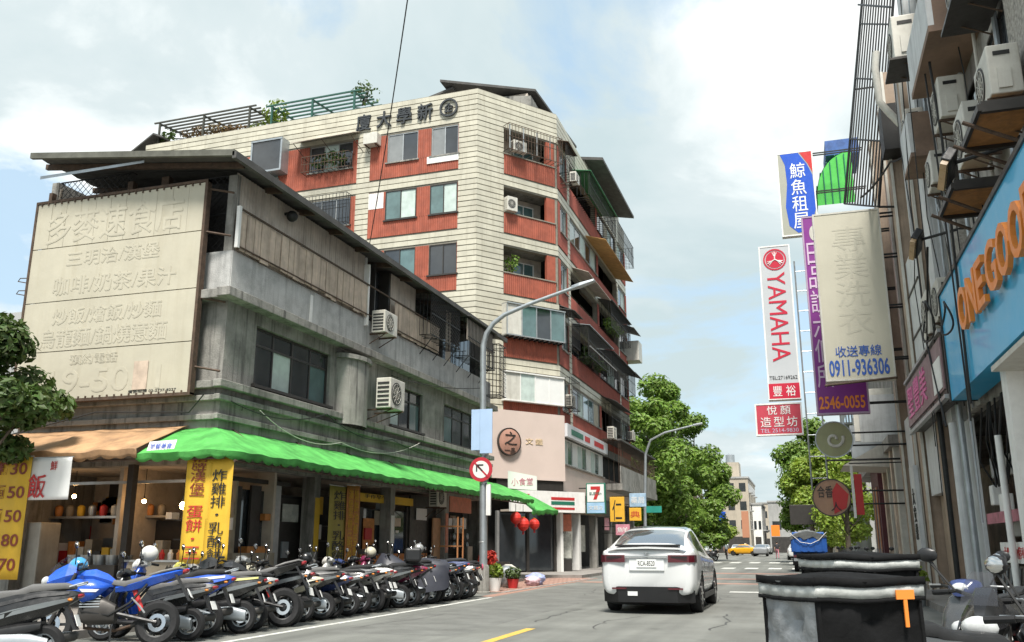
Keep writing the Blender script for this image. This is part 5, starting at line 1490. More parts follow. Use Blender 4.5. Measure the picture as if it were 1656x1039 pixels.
# rear face: lamps, plate, chrome strip, lip, black bumper
def on(mb, nm, mt, sm=False, bv=0): return mb.build(nm, mt, car, sm, bv)
lip = MB().loft([[(-.80, .12, 1.235), (-.80, -.02, 1.225), (-.80, -.02, 1.20), (-.80, .10, 1.20)], [(0, .08, 1.262), (0, -.075, 1.25), (0, -.075, 1.222), (0, .05, 1.215)], [(.80, .12, 1.235), (.80, -.02, 1.225), (.80, -.02, 1.20), (.80, .10, 1.20)]]); on(lip, 'spoiler_lip', m_wcar, True)
on(MB().box(-.66, .66, .10, .30, 1.262, 1.30), 'wiper_cowl', m_black)
for sg in (-1, 1):
    pl_ = [(sg * .98, .30), (sg * .955, .10), (sg * .86, .0), (sg * .44, -.045), (sg * .44, .02), (sg * .80, .06), (sg * .9, .18)]
    lm = MB()
    lm.loft([[(x, y - .012, z) for x, y in pl_] for z in (.965, 1.0, 1.06, 1.10)] if sg > 0 else [[(x, y - .012, z) for x, y in pl_] for z in (1.10, 1.06, 1.0, .965)])
    on(lm, 'tail_lamp', m_tail, 30)
    on(MB().box(sg * .50, sg * .82, -.075 + .02, -.03 + .02, 1.05, 1.075), 'lamp_strip', m_bplast)
on(MB().box(-.43, .43, -.062, -.02, 1.055, 1.085), 'chrome_strip', m_chrome)
on(MB().box(-.36, .36, -.03, -.001, .80, 1.05), 'plate_recess', m_wcar, False, .03)
pt_ = on(MB().box(-.20, .20, -.045, -.032, .87, 1.02), 'licence_plate', m_wht)
ltext('RCA-8520', .34, .09, .004, (-.17, -.046, .90)).build('plate_number', m_blk, pt_)
on(MB().prism([(-.05, 1.15), (.05, 1.15), (.04, 1.135), (.012, 1.135), (0, 1.085), (-.012, 1.135), (-.04, 1.135)], -.05, -.03, 'y'), 'emblem', m_chrome)
bmp = MB().loft([[(-.93, .18, .44), (-.93, .22, .22), (-.80, .28, .18), (-.80, .05, .46)], [(-.6, -.03, .51), (-.6, -.01, .22), (-.6, .2, .16), (-.6, .1, .51)], [(.6, -.03, .51), (.6, -.01, .22), (.6, .2, .16), (.6, .1, .51)], [(.93, .18, .44), (.93, .22, .22), (.80, .28, .18), (.80, .05, .46)]]); on(bmp, 'rear_bumper', m_black2, 30)
for sg in (-1, 1):
    on(MB().box(sg * .42, sg * .72, -.045, -.02, .46, .49), 'reflector', m_tail)
    on(MB().box(sg * .97, sg * 1.0, 1.4, 3.5, .24, .34), 'sill_trim', m_bplast)
    on(MB().sph((sg * 1.03, 3.35, 1.10), (.09, .06, .06), 10, 7), 'wing_mirror', m_bplast, True)
    for yy in (1.5, 2.55): on(MB().box(sg * .985, sg * 1.0, yy, yy + .2, .90, .925), 'door_handle', m_chrome)
on(MB().box(-.40, -.2, -.03, -.01, .34, .42), 'tow_cover', m_wcar)
sed_st = [(0.0, .70, .42, .80, .88, .68, .93, .6), (0.1, .82, .33, .86, .93, .78, .98, .7), (0.7, .87, .28, .90, .97, .82, 1.03, .66), (1.0, .88, .27, .91, .98, .82, 1.12, .62), (1.6, .88, .26, .91, .98, .82, 1.40, .58), (2.2, .88, .26, .90, .97, .82, 1.46, .57), (2.8, .88, .26, .89, .96, .81, 1.40, .57), (3.4, .87, .27, .87, .94, .80, 1.06, .62), (4.1, .85, .28, .80, .86, .76, .92, .58), (4.5, .72, .35, .66, .70, .62, .74, .45)]
def sed_glass(j, y): return (5.25 < j < 6.75 and 1.15 < y < 3.2 and not 2.1 < y < 2.2) or (j > 7.05 and (1.02 < y < 1.55 or 2.85 < y < 3.35))
m_taxi = mat('taxi_yellow', (0.72, 0.35, 0.01), .35, var=.04, coat=.5)
p = onG(1180, 895.5)
tx = make_car('yellow_taxi', 'yellow taxi turning across the far crossing', (-9.7 - 2.4, 124, 0), 78, m_taxi, sed_st, (.85, 3.55), .31, sed_glass, 4.5, 1.76, detail=False)
tx.location = (-5.4, 126, 0); tx.rotation_euler = (0, 0, rad(75)); 
MB().box(-.2, .2, 2.0, 2.15, 1.46, 1.58).build('roof_light', m_wht, tx)
m_grey = mat('grey_car_paint', (0.25, 0.26, 0.27), .3, var=.04, coat=.5)
m_silv = mat('silver_car_paint', (0.5, 0.5, 0.5), .3, .3, var=.04, coat=.5)
for k, (x, y, r_, mm, lb) in enumerate(((-9.3, 138, 4, m_wcar, 'white parked car beyond the yellow taxi'), (-5.7, 142, -4, m_silv, 'silver parked car furthest down the street'), (-5.2, 118, 0, m_grey, 'grey car waiting right of the taxi at the far crossing'))):
    make_car('parked_car', lb, (x, y, 0), r_, mm, sed_st, (.85, 3.55), .31, sed_glass, 4.5, 1.76, detail=False, group='cars down the street')

# ================================================================ blue lorry at the right kerb
tk = thing('blue_truck', 'small blue open-bed lorry under a grey tarpaulin parked at the right kerb', 'truck', (.25, 50.2, 0))
m_blue = mat('truck_blue', (0.02, 0.11, 0.42), .45, var=.2, scale=3, dirt=.2)
m_tarp = mat('grey_tarp', (0.16, 0.17, 0.17), .7, var=.25, scale=4, bump=.4, bscale=8)
MB().box(-.85, .85, 0.0, 3.2, 1.0, 1.08).build('bed_floor', m_blue, tk)
MB().box(-.87, .87, -.05, 0.0, 1.0, 1.75).build('tailgate', m_blue, tk, bevel=.02)
for sg in (-1, 1):
    MB().box(sg * .83, sg * .88, .01, 3.2, 1.08, 1.75).build('side_board', m_blue, tk)
    for k in range(3): MB().box(sg * .88, sg * .9, .5 + k, .55 + k, 1.0, 1.75).build('stanchion', m_blue, tk)
for k in range(5): MB().box(-.8 + k * .36, -.7 + k * .36, -.08, -.051, 1.05, 1.7).build('tailgate_rib', m_blue, tk)
tr_rows = []
rr = random.Random(3)
for i in range(9):
    tr_rows.append([(-.92 + 1.84 * j / 8, -.12 + 3.3 * i / 8, 1.78 + .32 * math.sin(math.pi * j / 8) * (.8 + .2 * math.sin(i)) + rr.uniform(-.05, .05)) for j in range(9)])
MB().sheet(tr_rows).build('tarpaulin', m_tarp, tk, True)
MB().sheet([[(-.92 + 1.84 * j / 8, -.12 - .02 * (j % 2), 1.78 + .32 * math.sin(math.pi * j / 8) * .8) for j in range(9)], [(-.9 + 1.8 * j / 8, -.10, 1.62 + .08 * (j % 3)) for j in range(9)]]).build('tarpaulin_edge', m_tarp, tk, True)
MB().tube([(-.9, -.13, 1.95), (-.4, -.14, 1.5), (.1, -.14, 1.42), (.5, -.14, 1.6), (.9, -.13, 2.0)], .02, 5).build('rope', m_wht, tk)
MB().box(-.8, .8, -.04, .1, .55, .7).build('rear_bumper', m_galv, tk)
MB().box(-.22, .22, -.06, -.041, .72, .9).build('licence_plate', m_wht, tk)
for sg in (-1, 1):
    MB().box(sg * .55, sg * .8, -.06, -.03, .74, .86).build('tail_lamp', m_tail, tk)
    for wy in (.8, 4.0): MB().lathe([(.2, -.12), (.36, -.12), (.38, 0), (.36, .12), (.2, .12)], 18, M.Translation((sg * .68, wy, .38)) @ M.Rotation(rad(90), 4, 'Y')).build('wheel', m_rubber, tk, True)
    MB().box(sg * .5, sg * .86, .25, .27, .35, .75).build('mud_flap', m_rubber, tk)
MB().box(-.4, .4, .1, 4.6, .6, .95).build('chassis', m_black, tk)
MB().loft([[(-.85, 3.3, .6), (.85, 3.3, .6), (.85, 3.3, 2.05), (-.85, 3.3, 2.05)], [(-.85, 4.5, .5), (.85, 4.5, .5), (.82, 4.4, 2.05), (-.82, 4.4, 2.05)], [(-.83, 5.0, .5), (.83, 5.0, .5), (.8, 4.75, 1.6), (-.8, 4.75, 1.6)]]).build('cab', m_blue, tk, bevel=.04)
MB().box(-.7, .7, 3.285, 3.299, 1.4, 1.95).build('rear_window', m_glass, tk)

# ================================================================ scooters and motorcycles: x forward, z up
def sup(x, zc, hz, hy, n=14, e=.75, yc=0):
    r_ = []
    for k in range(n):
        a = 2 * math.pi * k / n
        c, s_ = math.cos(a), math.sin(a)
        r_.append((x, yc + hy * math.copysign(abs(c) ** e, c), zc + hz * math.copysign(abs(s_) ** e, s_)))
    return r_
def bodyloft(secs, n=14, e=.75):
    return MB().loft([sup(*s_, n=n, e=e) for s_ in secs])
def crs(secs):
    """creased shell: stations (x, z_low, z_mid, z_high, w_low, w_mid, w_high)"""
    return MB().loft([[(x, c, zt), (x, b, zm), (x, a, zb), (x, -a, zb), (x, -b, zm), (x, -c, zt)] for (x, zb, zm, zt, a, b, c) in secs])
def wheel2(t, x, r_, w_, spokes=5, rim=None):
    wx = M.Translation((x, 0, r_)) @ M.Rotation(rad(90), 4, 'X')
    prof = [(r_ - w_ * .9, -w_ * .42), (r_ - w_ * .35, -w_ * .5), (r_ - .005, -w_ * .2), (r_, 0), (r_ - .005, w_ * .2), (r_ - w_ * .35, w_ * .5), (r_ - w_ * .9, w_ * .42)]
    o = MB().lathe(prof, 24, wx, cap=False).build('wheel', m_rubber, t, True)
    rr_ = r_ - w_ * .88
    rm = MB().lathe([(rr_ + .012, -w_ * .38), (rr_ + .012, w_ * .38), (rr_ - .018, w_ * .3), (rr_ - .018, -w_ * .3), (rr_ + .012, -w_ * .38)], 24, wx, cap=False)
    for k in range(spokes):
        a = 2 * math.pi * k / spokes
        rm.obox((x + math.cos(a) * rr_ * .5, 0, r_ + math.sin(a) * rr_ * .5), (rr_, .03, .035), M.Rotation(-a, 4, 'Y'))
    rm.cyl((x, -.07, r_), (x, .07, r_), .045, n=10)
    rm.build('rim', rim or m_galv, o, True)
    MB().lathe([(rr_ * .62, -.004), (rr_ * .62, .004), (rr_ * .35, .004), (rr_ * .35, -.004)], 16, M.Translation((0, .06, 0)) @ wx, cap=False).build('brake_disc', m_chrome, o)
    return o
def mirror(t, y, x=.42, z0=1.02, h_=.2, out_=.12, face=None):
    s_ = 1 if y > 0 else -1
    MB().tube([(x, y, z0), (x - .02, y + s_ * out_ * .6, z0 + h_ * .6), (x - .03, y + s_ * out_, z0 + h_)], .008, 5).build('mirror_stalk', m_black, t)
    o = MB().sph((x - .02, y + s_ * out_, z0 + h_ + .035), (.022, .07, .05), 10, 6).build('mirror', m_bplast, t, True)
    MB().sph((x - .036, y + s_ * out_, z0 + h_ + .035), (.012, .06, .042), 10, 6).build('mirror_glass', m_chrome, o, True)
def scooter(label, cm, trim=None, k=1.0, rack=False, visor=False, topbox=None, seatm=None, round_tail=False, cover=None, old=False, lampm=None, panel=None):
    t = thing('scooter', label, 'scooter', (0, 0, 0), 0, 'scooters parked in the row')
    trim = trim or m_bplast
    seatm = seatm or m_seat
    panel = panel or cm
    wheel2(t, -.62, .245, .11); wheel2(t, .66, .245, .10)
    # rear body shells, left and right of the seat, rising to the tail
    crs([(-.99, .77, .80, .82, .03, .05, .03), (-.88, .70, .775, .84, .05, .115, .085), (-.6, .56, .70, .84, .07, .165, .13), (-.3, .46, .63, .80, .09, .18, .14), (0, .36, .55, .73, .11, .17, .13), (.11, .34, .45, .58, .10, .13, .10)]).build('rear_body', cm, t, 25)
    for sg in (-1, 1):
        MB().sheet([[(-.93, sg * .10, .775), (-.62, sg * .168, .715), (-.3, sg * .184, .645), (-.02, sg * .172, .565)], [(-.90, sg * .085, .735), (-.62, sg * .152, .66), (-.3, sg * .165, .585), (-.02, sg * .155, .50)]]).build('side_stripe', trim if cm is not P_['black'] else m_galv, t, True)
        MB().sheet([[(-.86, sg * .105, .83), (-.5, sg * .155, .80), (-.1, sg * .15, .71)], [(-.86, sg * .115, .80), (-.5, sg * .168, .765), (-.1, sg * .163, .665)]]).build('side_panel', panel, t, True)
    bodyloft([(-.60, .47, .05, .13), (-.35, .42, .09, .16), (0, .36, .10, .17), (.12, .32, .06, .15)]).build('lower_body', trim, t, True)
    st = bodyloft([(-.90, .87, .02, .08), (-.80, .885, .04, .125), (-.45, .86, .055, .15), (-.30, .80, .055, .14), (0.0, .775, .06, .13), (.10, .74, .035, .09)], e=.6)
    st.build('seat', seatm, t, True)
    bodyloft([(.02, .29, .03, .15), (.12, .27, .035, .17), (.36, .27, .035, .17), (.44, .30, .05, .16)], e=.5).build('floorboard', trim, t, True)
    # leg shield and front cowl
    ls = MB().loft([sup(.40, .30, .03, .15, e=.6), sup(.44, .45, .05, .19, e=.6), sup(.43, .70, .05, .205, e=.6), sup(.36, .90, .04, .16, e=.6), sup(.33, .98, .02, .1, e=.6)])
    lsr = []
    for (x, z, dx, hy) in ((.42, .28, .05, .15), (.47, .42, .06, .185), (.50, .60, .075, .20), (.46, .78, .085, .185), (.42, .90, .07, .14), (.40, .95, .03, .09)):
        lsr.append([(x + dx * math.copysign(abs(math.cos(a)) ** .7, math.cos(a)), hy * math.copysign(abs(math.sin(a)) ** .7, math.sin(a)), z) for a in [2 * math.pi * q / 14 for q in range(14)]])
    MB().loft(lsr).build('leg_shield', cm, t, True)
    MB().sph((.535, 0, .66), (.05, .10, .07), 12, 8).build('headlight' if old else 'indicator', m_lens, t, True)
    bodyloft([(.42, .48, .03, .05), (.55, .50, .05, .085), (.72, .51, .04, .08), (.90, .43, .02, .05)]).build('front_fender', panel, t, True)
    MB().tube([(.66, .09, .25), (.58, .085, .50), (.44, .05, .85)], .022, 6).tube([(.66, -.09, .25), (.58, -.085, .50), (.44, -.05, .85)], .022, 6).build('fork', m_black, t, True)
    hbz = 1.0
    MB().tube([(.30, .33, hbz - .01), (.36, .22, hbz), (.42, .08, hbz - .02), (.42, -.08, hbz - .02), (.36, -.22, hbz), (.30, -.33, hbz - .01)], .013, 6).build('handlebar', m_black, t, True)
    for sg in (-1, 1):
        MB().cyl((.28, sg * .37, hbz - .012), (.345, sg * .24, hbz), .019, n=8).build('grip', m_rubber, t, True)
        MB().cyl((.36, sg * .35, hbz + .005), (.41, sg * .22, hbz + .01), .007, n=5).build('brake_lever', m_alu, t)
        mirror(t, sg * .20, .37, hbz + .02, .2, .12)
        MB().sph((-.88, sg * .12, .74), (.03, .018, .016), 8, 6).build('indicator', mat('amber_lens', (0.6, 0.2, 0.02), .3, var=0), t, True)
    hc = bodyloft([(.30, .99, .03, .10), (.38, 1.0, .065, .14), (.47, .99, .07, .12), (.53, .96, .04, .06)]); hc.build('handlebar_cowl', panel, t, True)
    MB().sph((.49, 0, .985), (.05, .085, .05), 12, 8).build('headlight', m_lens, t, True)
    if visor: MB().loft([[(.50, -.13, 1.03), (.50, .13, 1.03)], [(.46, -.12, 1.14), (.46, .12, 1.14)], [(.40, -.08, 1.26), (.40, .08, 1.26)]], closed=False, cap=False).build('visor', m_smoke, t, True)
    # tail
    if round_tail: MB().sph((-.985, 0, .76), (.03, .10, .09), 14, 8).build('tail_light', mat('pink_lens', (0.62, 0.12, 0.2), .25, var=.1, coat=.5), t, True)
    else: bodyloft([(-1.0, .79, .015, .04), (-.985, .787, .024, .065), (-.95, .78, .028, .08)]).build('tail_light', lampm or m_tail2, t, True)
    MB().loft([[(-.84, -.06, .68), (-.84, .06, .68), (-.80, .06, .68), (-.80, -.06, .68)], [(-.98, -.07, .42), (-.98, .07, .42), (-.94, .07, .42), (-.94, -.07, .42)]]).build('mudguard', m_bplast, t)
    MB().obox((-.965, 0, .52), (.008, .19, .13), M.Rotation(rad(22), 4, 'Y')).build('licence_plate', m_wht, t)
    MB().tube([(-.76, -.01, .64), (-.80, -.0, .63)], .02).build('plate_lamp', m_black, t)
    # drive side, exhaust, stand, shock
    bodyloft([(-.70, .26, .08, .04, ), (-.5, .29, .10, .05), (-.2, .31, .09, .05), (-.02, .31, .05, .04)]).build('transmission_case', m_galv, t, True).location = (0, .13, 0)
    MB().tube([(-.1, -.12, .22), (-.35, -.15, .20), (-.45, -.16, .24)], .02, 7).build('exhaust_pipe', m_rust, t, True)
    bodyloft([(-.95, .36, .035, .035), (-.92, .355, .055, .05), (-.55, .29, .06, .055), (-.42, .25, .03, .03)]).build('muffler', m_exh, t, True).location = (0, -.165, 0)
    bodyloft([(-.85, .375, .03, .012), (-.6, .34, .045, .016), (-.5, .32, .02, .012)]).build('muffler_guard', m_alu, t, True).location = (0, -.225, 0)
    MB().cyl((-.62, -.10, .30), (-.55, -.10, .62), .03, n=8).build('shock', m_black, t)
    MB().tube([(-.12, .10, .25), (-.20, .14, .0), (-.20, -.14, .0), (-.12, -.10, .25)], .014, 5).build('stand', m_black, t)
    MB().sph((-.25, -.1, .36), (.16, .08, .12), 10, 7).build('engine', m_frame_dk, t, True)
    if rack: MB().tube([(-.85, .1, .88), (-1.0, .11, .92), (-1.02, 0, .93), (-1.0, -.11, .92), (-.85, -.1, .88)], .011, 6).build('grab_rail', m_galv, t, True)
    if topbox: MB().box(-1.08, -.72, -.19, .19, .93, 1.22).build('top_box', topbox, t, bevel=.05)
    if cover:
        rr_ = random.Random(7)
        rows = []
        for (x, zt, hy, zb) in ((-1.04, .80, .10, .35), (-.95, .93, .22, .28), (-.5, .96, .28, .22), (0, .88, .3, .22), (.3, 1.05, .40, .30), (.5, 1.06, .34, .30), (.8, .62, .2, .3)):
            ring = []
            for q in range(17):
                a = math.pi * q / 16
                wv = .018 * math.sin(q * 2.3 + x * 9)
                ring.append((x + wv, hy * math.cos(a) * (1.1 - .1 * math.sin(a)) + wv, zb + (zt - zb) * math.sin(a) ** .55 + rr_.uniform(-.008, .008)))
            rows.append(ring)
        MB().sheet(rows).build('cover', cover, t, 60)
    return t
m_seat = mat('seat_vinyl', (0.018, 0.018, 0.019), .55, var=.15, scale=6, bump=.1)
m_seatg = mat('grey_seat_vinyl', (0.13, 0.127, 0.124), .55, var=.12, scale=6, bump=.1)
m_lens = mat('clear_lens', (0.55, 0.56, 0.56), .12, var=.2, scale=10, coat=.6)
m_smoke = mat('smoked_visor', (0.05, 0.05, 0.055), .06, var=0, alpha=.45)
m_tail2 = mat('red_lens', (0.30, 0.012, 0.02), .2, var=.15, scale=10, coat=.5)
m_exh = mat('exhaust_black', (0.05, 0.048, 0.045), .5, .5, var=.2, scale=6)
def bp(n, c, metal=0.0): return mat(n, c, .3, metal, var=.1, scale=5, coat=.4, dirt=.08)
P_ = {'black': bp('black_paint', (.011, .011, .012)), 'white': bp('white_scooter_paint', (.62, .61, .58)), 'grey': bp('grey_scooter_paint', (.09, .092, .095), .3), 'silver': bp('silver_scooter_paint', (.42, .42, .41), .4),
      'blue': bp('blue_scooter_paint', (.02, .10, .55)), 'navy': bp('navy_scooter_paint', (.03, .05, .16)), 'cream': bp('cream_scooter_paint', (.52, .49, .38)), 'red': bp('red_scooter_paint', (.38, .03, .04)), 'lime': bp('lime_scooter_paint', (.42, .40, .08)), 'wine': bp('wine_scooter_paint', (.2, .02, .07))}
def motorcycle(label, cm, seatm, bag=False):
    t = thing('motorcycle', label, 'motorcycle', (0, 0, 0), 0, 'scooters parked in the row')
    wheel2(t, -.68, .30, .125, 6, m_bplast); wheel2(t, .70, .30, .10, 6, m_bplast)
    crs([(-.08, .78, .82, .85, .05, .07, .05), (.04, .76, .86, .94, .08, .13, .08), (.2, .76, .90, 1.0, .10, .165, .10), (.34, .80, .91, .985, .11, .155, .08), (.45, .85, .90, .93, .05, .08, .03)]).build('fuel_tank', cm, t, 20)
    for sg in (-1, 1):
        MB().sheet([[(-.02, sg * .12, .80), (.2, sg * .18, .86), (.42, sg * .185, .86), (.60, sg * .17, .80)], [(.0, sg * .135, .74), (.18, sg * .2, .74), (.38, sg * .205, .74), (.56, sg * .19, .74)], [(.08, sg * .12, .68), (.16, sg * .17, .60), (.30, sg * .175, .56), (.46, sg * .16, .66)]]).build('tank_shroud', cm, t, 20).modifiers.new('thick', 'SOLIDIFY').thickness = .02
        MB().sheet([[(.1, sg * .206, .725), (.36, sg * .212, .73)], [(.14, sg * .20, .69), (.32, sg * .203, .69)]]).build('side_decal', m_wht, t)
    bodyloft([(-.55, .89, .03, .10), (-.42, .86, .05, .12), (-.2, .80, .05, .115), (0.0, .83, .04, .08)], e=.6).build('seat', seatm, t, True)
    crs([(-1.03, .995, 1.01, 1.02, .015, .03, .015), (-.86, .90, .965, 1.0, .03, .085, .05), (-.55, .79, .885, .93, .05, .115, .07), (-.3, .72, .80, .84, .07, .12, .07), (-.08, .70, .75, .79, .05, .09, .05)]).build('tail_cowl', cm, t, 20)
    bodyloft([(-.98, 1.0, .015, .05), (-.9, 1.02, .02, .08), (-.66, .965, .025, .10), (-.5, .915, .02, .09)], e=.6).build('pillion_seat', seatm, t, True)
    crs([(.46, .84, .94, 1.03, .05, .10, .04), (.58, .72, .90, 1.08, .06, .155, .05), (.74, .72, .85, 1.0, .06, .13, .04), (.87, .77, .82, .87, .03, .06, .02)]).build('front_fairing', cm, t, 20)
    crs([(.50, .70, .76, .84, .08, .12, .10), (.62, .62, .72, .78, .05, .09, .07), (.70, .66, .70, .74, .02, .04, .03)]).build('lower_fairing', m_wht, t, 20)
    MB().sph((.85, 0, .85), (.06, .11, .07), 12, 8).build('headlight', m_lens, t, True)
    MB().loft([[(.80, -.11, .98), (.80, .11, .98)], [(.70, -.10, 1.10), (.70, .10, 1.10)], [(.60, -.06, 1.18), (.60, .06, 1.18)]], closed=False, cap=False).build('windscreen', m_smoke, t, True)
    MB().tube([(.70, .10, .30), (.46, .09, .95)], .026, 7).tube([(.70, -.10, .30), (.46, -.09, .95)], .024, 7).build('fork', m_frame_dk, t, True)
    MB().tube([(.34, .34, 1.03), (.42, .2, 1.05), (.46, .05, 1.0), (.46, -.05, 1.0), (.42, -.2, 1.05), (.34, -.34, 1.03)], .013, 6).build('handlebar', m_black, t, True)
    for sg in (-1, 1):
        MB().cyl((.33, sg * .37, 1.03), (.39, sg * .25, 1.042), .019, n=8).build('grip', m_rubber, t, True)
        mirror(t, sg * .2, .46, 1.05, .2, .16)
        MB().tube([(.46, sg * .1, .75), (.3, sg * .13, .45), (-.05, sg * .13, .40), (-.3, sg * .12, .55), (-.5, sg * .1, .80)], .018, 6).build('frame_tube', m_black, t, True)
        MB().cyl((-.68, sg * .10, .30), (-.15, sg * .10, .42), .025, n=7).build('swingarm', m_bplast, t)
        MB().tube([(-.32, sg * .12, .62), (-.45, sg * .14, .5), (-.52, sg * .15, .42)], .012, 5).build('footpeg_bracket', m_alu, t)
    bodyloft([(-.12, .42, .12, .12), (.05, .46, .17, .15), (.25, .46, .17, .14), (.36, .42, .08, .1)], e=.5).build('engine', m_frame_dk, t, True)
    for k in range(5): MB().box(.08, .34, -.15, .15, .5 + k * .035, .512 + k * .035).build('cooling_fin', m_galv, t)
    MB().tube([(.32, -.1, .45), (.30, -.13, .26), (-.1, -.14, .22), (-.3, -.16, .28)], .022, 7).build('exhaust_pipe', m_rust, t, True)
    bodyloft([(-.80, .50, .05, .05), (-.78, .50, .06, .055), (-.4, .34, .055, .05), (-.3, .28, .03, .03)]).build('muffler', m_exh, t, True).location = (0, -.17, 0)
    bodyloft([(.45, .62, .01, .06), (.6, .64, .02, .085), (.8, .63, .02, .085), (.98, .52, .01, .06)]).build('front_fender', m_bplast, t, True)
    MB().cyl((-.5, 0, .36), (-.32, 0, .74), .035, n=8).build('shock', m_red, t)
    MB().loft([[(-.88, -.07, .93), (-.88, .07, .93), (-.84, .07, .93), (-.84, -.07, .93)], [(-1.1, -.07, .58), (-1.1, .07, .58), (-1.06, .07, .58), (-1.06, -.07, .58)]]).build('mudguard', m_bplast, t)
    MB().obox((-1.075, 0, .68), (.008, .19, .13), M.Rotation(rad(30), 4, 'Y')).build('licence_plate', m_wht, t)
    bodyloft([(-1.03, .99, .015, .04), (-1.0, .985, .03, .07), (-.95, .97, .03, .07)]).build('tail_light', m_tail2, t, True)
    MB().tube([(-.1, .12, .28), (-.15, .3, .0)], .013, 5).build('side_stand', m_black, t)
    return t
# the row: rear wheels to the road, fronts to the shops; leaning a little on their stands
row = []
RJ = random.Random(77)
def park(o, y, x=-9.25, ang=196, lean=5):
    o.location = (x + RJ.uniform(-.13, .13), y + RJ.uniform(-.06, .06), 0.0)
    o.rotation_euler = (rad(lean + RJ.uniform(-3, 4)), 0, rad(ang + RJ.uniform(-11, 11)))
    k_ = RJ.uniform(.95, 1.07)
    o.scale = (k_ * RJ.uniform(.96, 1.05), k_ * RJ.uniform(.95, 1.1), k_ * RJ.uniform(.97, 1.1))
    row.append(o)
park(scooter('black scooter with grey seat and red tail lamp cut by the lower left edge', P_['black'], seatm=m_seatg, rack=True), 8.2, -8.75, 203)
park(motorcycle('royal blue sports motorcycle with a grey seat at the near end of the row', P_['blue'], m_seatg), 10.6, -9.1, 200, 9)
m_cov = mat('dark_bike_cover', (0.035, 0.037, 0.05), .5, var=.2, scale=3, bump=.3, bscale=7)
specs = [('black scooter with smoked visor just behind the blue motorcycle', dict(cm='black', visor=True, seat=1)),
 ('blue scooter with white front cowl, second behind the blue motorcycle', dict(cm='blue', panel='white', rack=True)),
 ('black scooter with lime front fender, third behind the blue motorcycle', dict(cm='black', panel='lime', seat=1)),
 ('silver scooter left of the glass shop door', dict(cm='silver', visor=True)),
 ('black naked motorcycle among the scooters before the glass shop door', dict(moto='black')),
 ('black scooter with silver handlebar cowl in front of the glass shop door', dict(cm='black', panel='silver', rack=True)),
 ('cream scooter with dark seat before the grey door post', dict(cm='cream', visor=True)),
 ('black scooter tight behind the cream one', dict(cm='black', seat=1)),
 ('navy scooter with white fender before the doorway', dict(cm='navy', panel='white', seat=1)),
 ('black scooter in front of the olive banner', dict(cm='black', visor=True)),
 ('dark grey scooter with a rack next to the olive banner', dict(cm='grey', rack=True)),
 ('white scooter with a bright red tail lamp in the middle of the row', dict(cm='white')),
 ('silver scooter with navy cowl next to the white one', dict(cm='silver', panel='navy')),
 ('black scooter with a top box before the orange shop board', dict(cm='black', box=True)),
 ('wine-red scooter before the orange shop board', dict(cm='wine', visor=True)),
 ('black scooter tight behind the wine-red one', dict(cm='black')),
 ('scooter under a dark grey dust cover near the lamp post', dict(cm='black', cover=True)),
 ('grey scooter with red front cowl next to the covered one', dict(cm='grey', panel='red', rack=True)),
 ('black scooter fourth from the lamp post', dict(cm='black', visor=True)),
 ('navy scooter third from the lamp post', dict(cm='navy', visor=True)),
 ('black scooter second from the lamp post with silver cowl', dict(cm='black', panel='silver')),
 ('black scooter with round pink tail lamp right by the lamp post', dict(cm='black', rt=True))]
yy = 11.45
for lb, d in specs:
    if 'moto' in d: o_ = motorcycle(lb, P_[d['moto']], m_seatg)
    else: o_ = scooter(lb, P_[d['cm']], panel=P_[d['panel']] if 'panel' in d else None, visor=d.get('visor', False), rack=d.get('rack', False), seatm=m_seatg if d.get('seat') else None, topbox=m_bplast if d.get('box') else None, cover=m_cov if d.get('cover') else None, round_tail=d.get('rt', False))
    park(o_, yy, -9.2, 199, 5)
    yy += .555
hm = []
for k, (i_, mm, lb) in enumerate(((3, 'white', 'white open-face helmet on a scooter beside the yellow banners'), (11, 'black', 'black helmet on a scooter before the olive banner'), (16, 'cream', 'cream helmet on the wine-red scooter'), (21, 'silver', 'silver helmet on a scooter near the lamp post'))):
    o_ = row[i_]
    q = o_.matrix_basis @ V((.30, .05, 1.13))
    h_ = thing('helmet', lb, 'helmet', q, 200, 'helmets left on scooters')
    MB().sph((0, 0, 0), (.135, .12, .125), 14, 9).build('shell', P_[mm], h_, True)
    MB().sph((.035, 0, -.02), (.115, .11, .06), 14, 7).build('visor', m_smoke, h_, True)
bh = thing('blue_helmet', 'shiny light-blue helmet hung on the blue motorcycle handlebar', 'helmet', (0, 0, 0))
ph_ = onX(127, 917, -10.05)
bh.location = ph_
MB().sph((0, 0, 0), (.14, .13, .14), 18, 12).build('shell', mat('helmet_blue', (0.05, 0.28, 0.55), .2, var=.05, coat=.8), bh, True)
MB().sph((.03, 0, -.01), (.125, .122, .07), 16, 8).build('visor', m_smoke, bh, True)
MB().tube([(-.02, .12, -.08), (0, 0, -.2), (-.02, -.12, -.08)], .008, 5).build('strap', m_black, bh)
# far scooters left of the crossing, and along the right pavement
far = [scooter('dark scooter parked under the left street tree, nearest the white car', P_['grey'], visor=True)]
place(far[0], (-7.6, 72.0, 0), 190); far[0]['group'] = 'scooters under the far trees'
for k, (x, y, r_, lb) in enumerate(((-8.3, 73.2, 185, 'second scooter under the left street tree'), (-9.2, 74.6, 192, 'third scooter under the left street tree'), (-10.2, 77, 188, 'scooter half hidden behind others under the left street tree'), (-8.2, 84, 190, 'scooter far under the left street tree towards the taxi'))):
    place(copy_tree(far[0]), (x, y, 0), r_, lb)
for k, (x, y, r_, lb) in enumerate(((2.0, 27.5, 262, 'scooter on the right behind the delivery boxes'), (1.8, 31, 255, 'scooter on the right before the maroon column'), (1.6, 36, 250, 'scooter on the right further back by the striped columns'), (1.9, 41, 258, 'scooter on the right nearest the blue lorry'))):
    place(copy_tree(far[0]), (x, y, 0), r_, lb, 'scooters along the right kerb')

